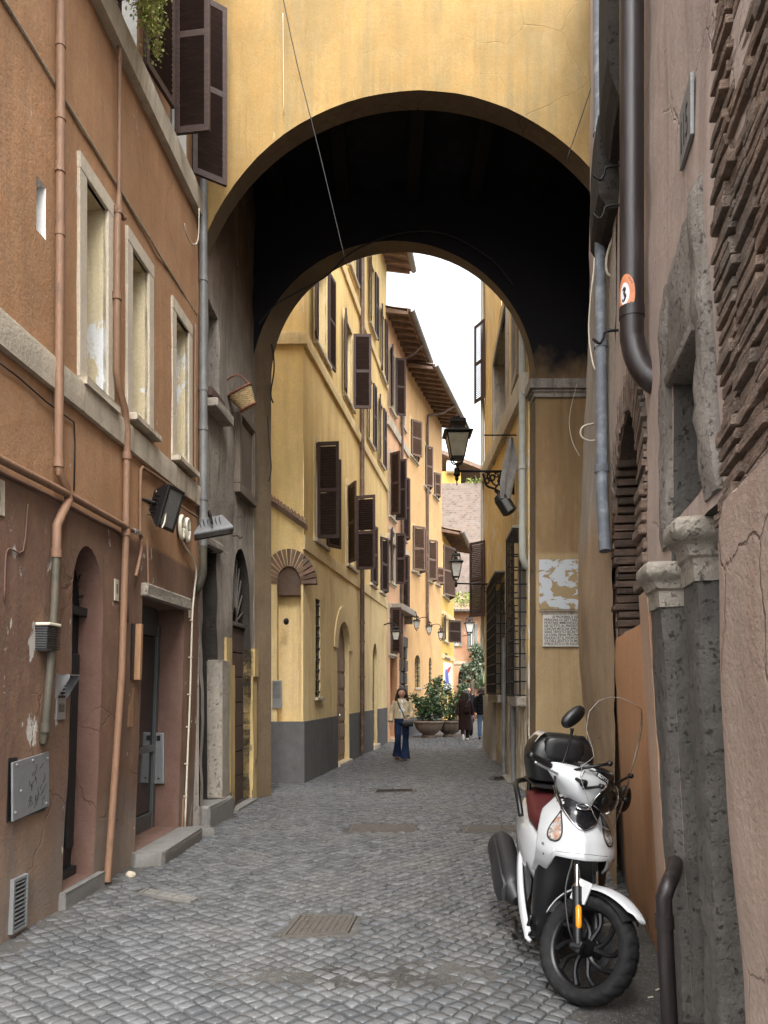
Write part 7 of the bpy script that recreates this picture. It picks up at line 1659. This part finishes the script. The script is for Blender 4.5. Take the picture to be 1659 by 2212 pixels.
# --- woman walking towards the camera
X, Y = .402, 17.35; W_ = Fig('person', 'woman in a cropped beige jacket and flared dark jeans walking towards the camera', X, Y)
V = {'pelvis': (0, 0, .88, .11, .09), 'waist': (0, 0, 1.02, .10, .08), 'chest': (0, 0, 1.24, .13, .09)}; E = [('pelvis', 'waist'), ('waist', 'chest')]
head_chain(V, E, .0, -.02, 1.52)
chain(V, E, [(-.15, 0, 1.33, .045), (-.225, .03, 1.10, .036), (-.25, -.02, .90, .028), (-.258, -.04, .84, .022)], 'ra', 'chest'); hand(V, E, 'ra3', (-.1, -.15, -1), (0, -1, 0), (.6, 0, 0))
chain(V, E, [(.15, 0, 1.33, .045), (.225, .02, 1.10, .036), (.17, -.16, .985, .028), (.13, -.195, .945, .022)], 'la', 'chest'); hand(V, E, 'la3', (-.7, -.1, -.7), (-.5, -.2, .8), (0, .5, 0))
chain(V, E, [(-.08, 0, .82, .075), (-.09, -.10, .47, .05), (-.10, .04, .14, .034), (-.10, .03, .075, .034), (-.10, -.09, .04, .026)], 'rl', 'pelvis'); chain(V, E, [(.08, 0, .82, .075), (.085, -.02, .46, .05), (.08, -.02, .09, .034), (.08, -.02, .04, .034), (.085, -.14, .022, .026)], 'll', 'pelvis')
skin_mesh('body', 'skin', V, E, W_.o, W_.loc); W_.face(0, -.02, 1.52)
W_.loft('jeans', 'jeans', [(0, 0, 1.01, .145, .105), (0, 0, .94, .165, .12), (0, 0, .86, .175, .125), (0, 0, .80, .15, .10), (0, 0, .77, .06, .06)], None, .03)
W_.limbs('trouser_leg', 'jeans', [[(-.085, -.005, .86, .085), (-.09, -.06, .66, .085), (-.092, -.10, .47, .068), (-.098, .0, .27, .085), (-.102, .05, .11, .115)]]); W_.limbs('trouser_leg', 'jeans', [[(.085, 0, .86, .085), (.085, -.02, .66, .082), (.085, -.02, .46, .068), (.082, -.02, .25, .085), (.08, -.015, .055, .118)]])
W_.loft('shirt', 'tee', [(0, -.012, .98, .12, .10), (0, -.02, 1.15, .14, .105), (0, -.018, 1.30, .12, .09), (0, -.02, 1.385, .06, .06)])
jk = W_.loft('jacket', 'beige', [(0, .0, .955, .178, .125), (0, 0, 1.0, .176, .125), (0, 0, 1.10, .168, .12), (0, 0, 1.22, .175, .122), (0, .005, 1.30, .172, .11), (0, .01, 1.355, .13, .085), (0, .01, 1.39, .075, .07), (0, .01, 1.40, .06, .06)], None, .05, 3)
W_.limbs('sleeve', 'beige', [[(-.135, .0, 1.33, .062), (-.20, .02, 1.2, .06), (-.232, .03, 1.08, .055), (-.25, .0, .96, .056), (-.258, -.03, .885, .06)]], jk); W_.limbs('sleeve', 'beige', [[(.135, 0, 1.33, .062), (.20, .02, 1.2, .06), (.228, .01, 1.08, .057), (.205, -.10, 1.0, .052), (.155, -.175, .965, .055)]], jk)
m = MB(W_.T)
for q in (-1, 1): m.add([(q * .005, -.128, 1.26), (q * .03, -.118, 1.375), (q * .085, -.06, 1.41), (q * .095, -.10, 1.345), (q * .055, -.135, 1.30)], [(0, 1, 2, 3, 4)])
m.build('collar', 'beige', jk); m = MB(W_.T); m.loft([[(-.022, -.122, .97), (.012, -.124, .97), (.012, -.128, .97), (-.022, -.126, .97)], [(-.018, -.126, 1.2), (.012, -.126, 1.2), (.012, -.131, 1.2), (-.018, -.131, 1.2)], [(-.04, -.118, 1.33), (.04, -.118, 1.33), (.04, -.123, 1.33), (-.04, -.123, 1.33)]]); m.build('shirt_front', 'tee', jk)
def hair(f, hx, hy, z, mat, length, d=-1, wide=1.0, sd=1):
    m = MB(f.T); rnd = random.Random(sd); m.ell((hx, hy - d * .040, z + .05), (.095 * wide, .098, .090), 20, 12)
    for k in range(46):
        a = rnd.uniform(-.15, math.pi + .15) if d < 0 else rnd.uniform(math.pi - .15, 2 * math.pi + .15); x, y = math.cos(a), math.sin(a); L = length * rnd.uniform(.75, 1.05)
        m.tube([(hx + x * .06, hy - d * .01 + y * .07, z + .10), (hx + x * .097 * wide, hy - d * .01 + y * .10, z + .02), (hx + x * (.105 + rnd.uniform(0, .035)) * wide, hy + .01 + y * .11, z + .05 - L * .55), (hx + x * (.11 + rnd.uniform(-.01, .05)) * wide, hy + y * (.10 + rnd.uniform(0, .03)), z + .06 - L)], [.02, .024, .022, .007], 6, 3)
    return m.build('hair', mat, f.o, True)
hair(W_, 0, -.02, 1.52, 'hair_dk', .40, -1, 1.05)
for q, (y, z) in ((-1, (.03, .03)), (1, (-.02, .0))): 
    m = MB(W_.T); x = -.10 if q < 0 else .083; m.ell((x, y - .06, z + .03), (.042, .115, .03), 14, 8); m.tube([(x - .035, y - .09, z + .055), (x, y - .095, z + .072), (x + .035, y - .09, z + .055)], .01, 6); m.build('shoe', 'shoe_br', W_.o, True)
m = MB(W_.T); m.loft([[(cx - .10 * k, -.185 + w, zz), (cx + .10 * k, -.185 + w, zz), (cx + .10 * k, -.185 - w, zz), (cx - .10 * k, -.185 - w, zz)] for cx, zz, k, w in ((.14, .78, 1.05, .03), (.14, .80, 1.1, .045), (.14, .91, 1.0, .045), (.14, .955, .85, .02))]); bg = m.build('shoulder_bag', 'leather', W_.o, True, 50)
m = MB(W_.T); m.tube([(-.10, .08, 1.38), (-.105, -.04, 1.39), (-.08, -.125, 1.28), (.0, -.15, 1.12), (.07, -.19, .95)], .011, 6, 4); m.tube([(.06, -.19, .95), (.10, -.19, 1.02), (.17, -.19, 1.02), (.21, -.19, .95)], .010, 6, 4); m.build('strap', 'leather', bg, True)
# --- woman in a long brown coat walking away
X, Y = 2.55, 24.2; B_ = Fig('person', 'woman in a long dark brown coat with a back bag walking away', X, Y)
V = {'pelvis': (0, 0, .84, .11, .09), 'waist': (0, 0, .98, .10, .08), 'chest': (0, 0, 1.18, .12, .09)}; E = [('pelvis', 'waist'), ('waist', 'chest')]; head_chain(V, E, 0, .02, 1.42, 1)
for q, n_ in ((-1, 'la'), (1, 'ra')):
    chain(V, E, [(q * .15, 0, 1.26, .045), (q * .21, .02, 1.04, .036), (q * .23, .05 * q, .84, .028), (q * .235, .06 * q, .79, .022)], n_, 'chest'); hand(V, E, n_ + '3', (0, .1, -1), (0, 1, 0), (-q * .5, 0, 0))
chain(V, E, [(-.08, 0, .78, .075), (-.08, .02, .44, .05), (-.08, -.16, .18, .034), (-.08, -.20, .14, .03), (-.08, -.17, .06, .026)], 'll', 'pelvis'); chain(V, E, [(.08, 0, .78, .075), (.08, .03, .43, .05), (.08, .04, .09, .034), (.08, .04, .04, .034), (.08, .15, .022, .026)], 'rl', 'pelvis')
skin_mesh('body', 'skin_l', V, E, B_.o, B_.loc); B_.face(0, .02, 1.42, 1)
ct = B_.loft('coat', 'coat_br', [(0, .0, .34, .20, .17), (0, 0, .5, .205, .165), (0, 0, .75, .20, .15), (0, 0, .95, .185, .135), (0, 0, 1.15, .185, .13), (0, 0, 1.24, .17, .11), (0, .0, 1.29, .11, .08), (0, 0, 1.33, .06, .06)], None, .10, 5)
for q in (-1, 1): B_.limbs('sleeve', 'coat_br', [[(q * .13, 0, 1.26, .066), (q * .20, .01, 1.1, .064), (q * .225, .02 * q, .95, .06), (q * .24, .06 * q, .80, .064)]], ct)
B_.limbs('trouser_leg', 'coat_br', [[(-.08, 0, .45, .07), (-.08, -.08, .30, .065), (-.08, -.16, .18, .05)]]); B_.limbs('trouser_leg', 'coat_br', [[(.08, 0, .45, .07), (.08, .03, .25, .06), (.08, .04, .08, .05)]])
hair(B_, 0, .02, 1.42, 'hair_dk', .34, 1, 1.15, 4)
m = MB(B_.T); m.ell((-.08, -.19, .09), (.042, .05, .12), 14, 8, Matrix.Rotation(R(20), 3, 'X')); m.build('shoe', 'shoe_w', B_.o, True); m = MB(B_.T); m.ell((.08, .07, .04), (.042, .125, .04), 14, 8); m.build('shoe', 'shoe_w', B_.o, True)
m = MB(B_.T); m.box(-.05, .15, -.21, -.13, .86, 1.10, .04); bg = m.build('back_bag', 'coat_br', B_.o, True, 60); m = MB(B_.T); m.tube([(-.04, -.15, .95), (.04, -.16, 1.15), (.13, -.06, 1.31), (.13, .04, 1.30)], .012, 6, 4); m.build('strap', 'leather', bg, True)
# --- man in a black puffer jacket walking away
X, Y = 3.17, 24.7; C_ = Fig('person', 'person in a black hooded puffer jacket and blue jeans walking away beside the barred wall', X, Y)
V = {'pelvis': (0, 0, .90, .12, .10), 'waist': (0, 0, 1.04, .11, .09), 'chest': (0, 0, 1.28, .14, .10)}; E = [('pelvis', 'waist'), ('waist', 'chest')]; head_chain(V, E, 0, .03, 1.55, 1)
for q, n_ in ((-1, 'la'), (1, 'ra')):
    chain(V, E, [(q * .17, 0, 1.36, .05), (q * .24, .0, 1.12, .04), (q * .25, .05 * q, .90, .03), (q * .25, .06 * q, .84, .024)], n_, 'chest'); hand(V, E, n_ + '3', (0, .1, -1), (0, 1, 0), (-q * .5, 0, 0))
chain(V, E, [(-.09, 0, .84, .08), (-.09, .05, .47, .055), (-.09, .03, .09, .036), (-.09, .03, .045, .036), (-.09, .15, .024, .028)], 'll', 'pelvis'); chain(V, E, [(.09, 0, .84, .08), (.09, .0, .47, .055), (.09, -.12, .13, .036), (.09, -.14, .09, .036), (.09, -.06, .03, .028)], 'rl', 'pelvis')
skin_mesh('body', 'skin_l', V, E, C_.o, C_.loc); C_.face(0, .03, 1.55, 1)
rings = [(0, 0, .80, .19, .14)]
for k in range(9):
    z = .82 + k * .062; rings += [(0, 0, z, .192, .145), (0, 0, z + .031, .215, .168)]
rings += [(0, 0, 1.38, .18, .13), (0, 0, 1.43, .11, .09), (0, 0, 1.46, .07, .07)]
pf = C_.loft('puffer_jacket', 'puffer', rings, None, .03); C_.loft('hood', 'puffer', [(0, -.09, 1.34, .10, .05), (0, -.10, 1.40, .13, .075), (0, -.08, 1.46, .12, .07), (0, -.05, 1.49, .07, .04)], pf)
for q in (-1, 1): C_.limbs('sleeve', 'puffer', [[(q * .15, 0, 1.37, .075), (q * .22, 0, 1.2, .078), (q * .245, .01, 1.05, .07), (q * .25, .05 * q, .87, .062)]], pf)
C_.loft('jeans', 'jeans_lt', [(0, 0, .98, .16, .12), (0, 0, .86, .175, .13), (0, 0, .80, .12, .10)]); C_.limbs('trouser_leg', 'jeans_lt', [[(-.088, 0, .86, .088), (-.09, .05, .47, .068), (-.09, .03, .08, .058)]]); C_.limbs('trouser_leg', 'jeans_lt', [[(.088, 0, .86, .088), (.09, .0, .47, .068), (.09, -.12, .13, .058)]])
hair(C_, 0, .03, 1.55, 'hair_gr', .14, 1, 1.0, 6)
for x, y, z in ((-.09, .06, .04), (.09, -.10, .06)): m = MB(C_.T); m.ell((x, y, z), (.045, .135, .045), 14, 8); m.build('shoe', 'leather', C_.o, True)
# --- person behind the planter, mostly hidden
X, Y = 3.30, 30.0; D_ = Fig('person', 'dark haired man in a dark jacket behind the planter shrubs, facing left', X, Y)
V = {'pelvis': (0, 0, .92, .12, .10), 'waist': (0, 0, 1.06, .11, .09), 'chest': (0, 0, 1.30, .14, .10)}; E = [('pelvis', 'waist'), ('waist', 'chest')]; head_chain(V, E, 0, 0, 1.58, -1)
for q, n_ in ((-1, 'la'), (1, 'ra')):
    chain(V, E, [(q * .17, 0, 1.38, .05), (q * .24, .0, 1.14, .04), (q * .25, -.03, .92, .03), (q * .25, -.04, .86, .024)], n_, 'chest'); hand(V, E, n_ + '3', (0, -.1, -1), (0, -1, 0), (-q * .5, 0, 0))
    chain(V, E, [(q * .09, 0, .86, .08), (q * .09, -.02, .48, .055), (q * .09, 0, .09, .036), (q * .09, 0, .045, .036), (q * .09, -.13, .024, .028)], n_ + 'g', 'pelvis')
skin_mesh('body', 'skin_l', V, E, D_.o, D_.loc); D_.face(0, 0, 1.58); hair(D_, 0, 0, 1.58, 'hair_dk', .10, -1, .95, 8)
jk = D_.loft('jacket', 'puffer', [(0, 0, .82, .19, .13), (0, 0, 1.1, .19, .13), (0, 0, 1.32, .20, .13), (0, 0, 1.42, .14, .09), (0, 0, 1.46, .07, .07)], None, .06)
for q in (-1, 1): D_.limbs('sleeve', 'puffer', [[(q * .16, 0, 1.39, .07), (q * .23, 0, 1.16, .06), (q * .25, -.03, .90, .055)]], jk); D_.limbs('trouser_leg', 'jeans', [[(q * .09, 0, .88, .09), (q * .09, -.02, .48, .07), (q * .09, 0, .07, .06)]])
for q in (-1, 1): m = MB(D_.T); m.ell((q * .09, -.04, .04), (.045, .13, .045), 14, 8); m.build('shoe', 'leather', D_.o, True)
# --- motorbike under a navy cover beyond the brown coat
X, Y = 3.05, 27.0; o = thing('motorbike', 'dark motorbike with a navy blue cover parked past the brown coated woman', 'motorbike', (X, Y, 0))
for dy, nm in ((-.45, 'wheel'), (.75, 'wheel')):
    m = MB(); n = 40; m.tube([(X - .05 + .0 * t, Y + dy + .26 * math.cos(t), .31 + .26 * math.sin(t)) for t in [2 * math.pi * k / 28 for k in range(29)]], .05, 10); w = m.build(nm, 'rubber', o, True)
    m = MB(); m.tube([(X - .09, Y + dy, .31), (X - .01, Y + dy, .31)], .05, 10)
    for k in range(6): a = math.pi * k / 3; m.tube([(X - .05, Y + dy, .31), (X - .05, Y + dy + .24 * math.cos(a), .31 + .24 * math.sin(a))], .012, 6)
    m.build('rim', 'alloy_blk', w, True)
m = MB(); m.loft([[(X - .05 + hw * math.cos(t), Y + yy, zc + hh * math.sin(t)) for t in [2 * math.pi * k / 16 for k in range(16)]] for yy, zc, hw, hh in ((-.45, .60, .08, .10), (-.2, .58, .16, .22), (.3, .55, .18, .22), (.8, .66, .12, .12))]); m.build('body', 'sc_plastic', o, True)
m = MB(); m.loft([[(X - .02 + hw * math.cos(t), Y + yy, zc + hh * math.sin(t)) for t in [2 * math.pi * k / 16 for k in range(16)]] for yy, zc, hw, hh in ((-.35, .86, .16, .16), (-.1, .92, .2, .2), (.4, .88, .2, .12), (.7, .86, .12, .06))]); m.build('cover', 'navy', o, True)
m = MB(); m.tube([(X - .38, Y - .3, 1.02), (X - .05, Y - .35, 1.0), (X + .28, Y - .3, 1.02)], .018, 8, 3); m.tube([(X - .05, Y - .35, 1.0), (X - .05, Y - .45, .31)], .025, 8); m.build('handlebar', 'sc_plastic', o, True)
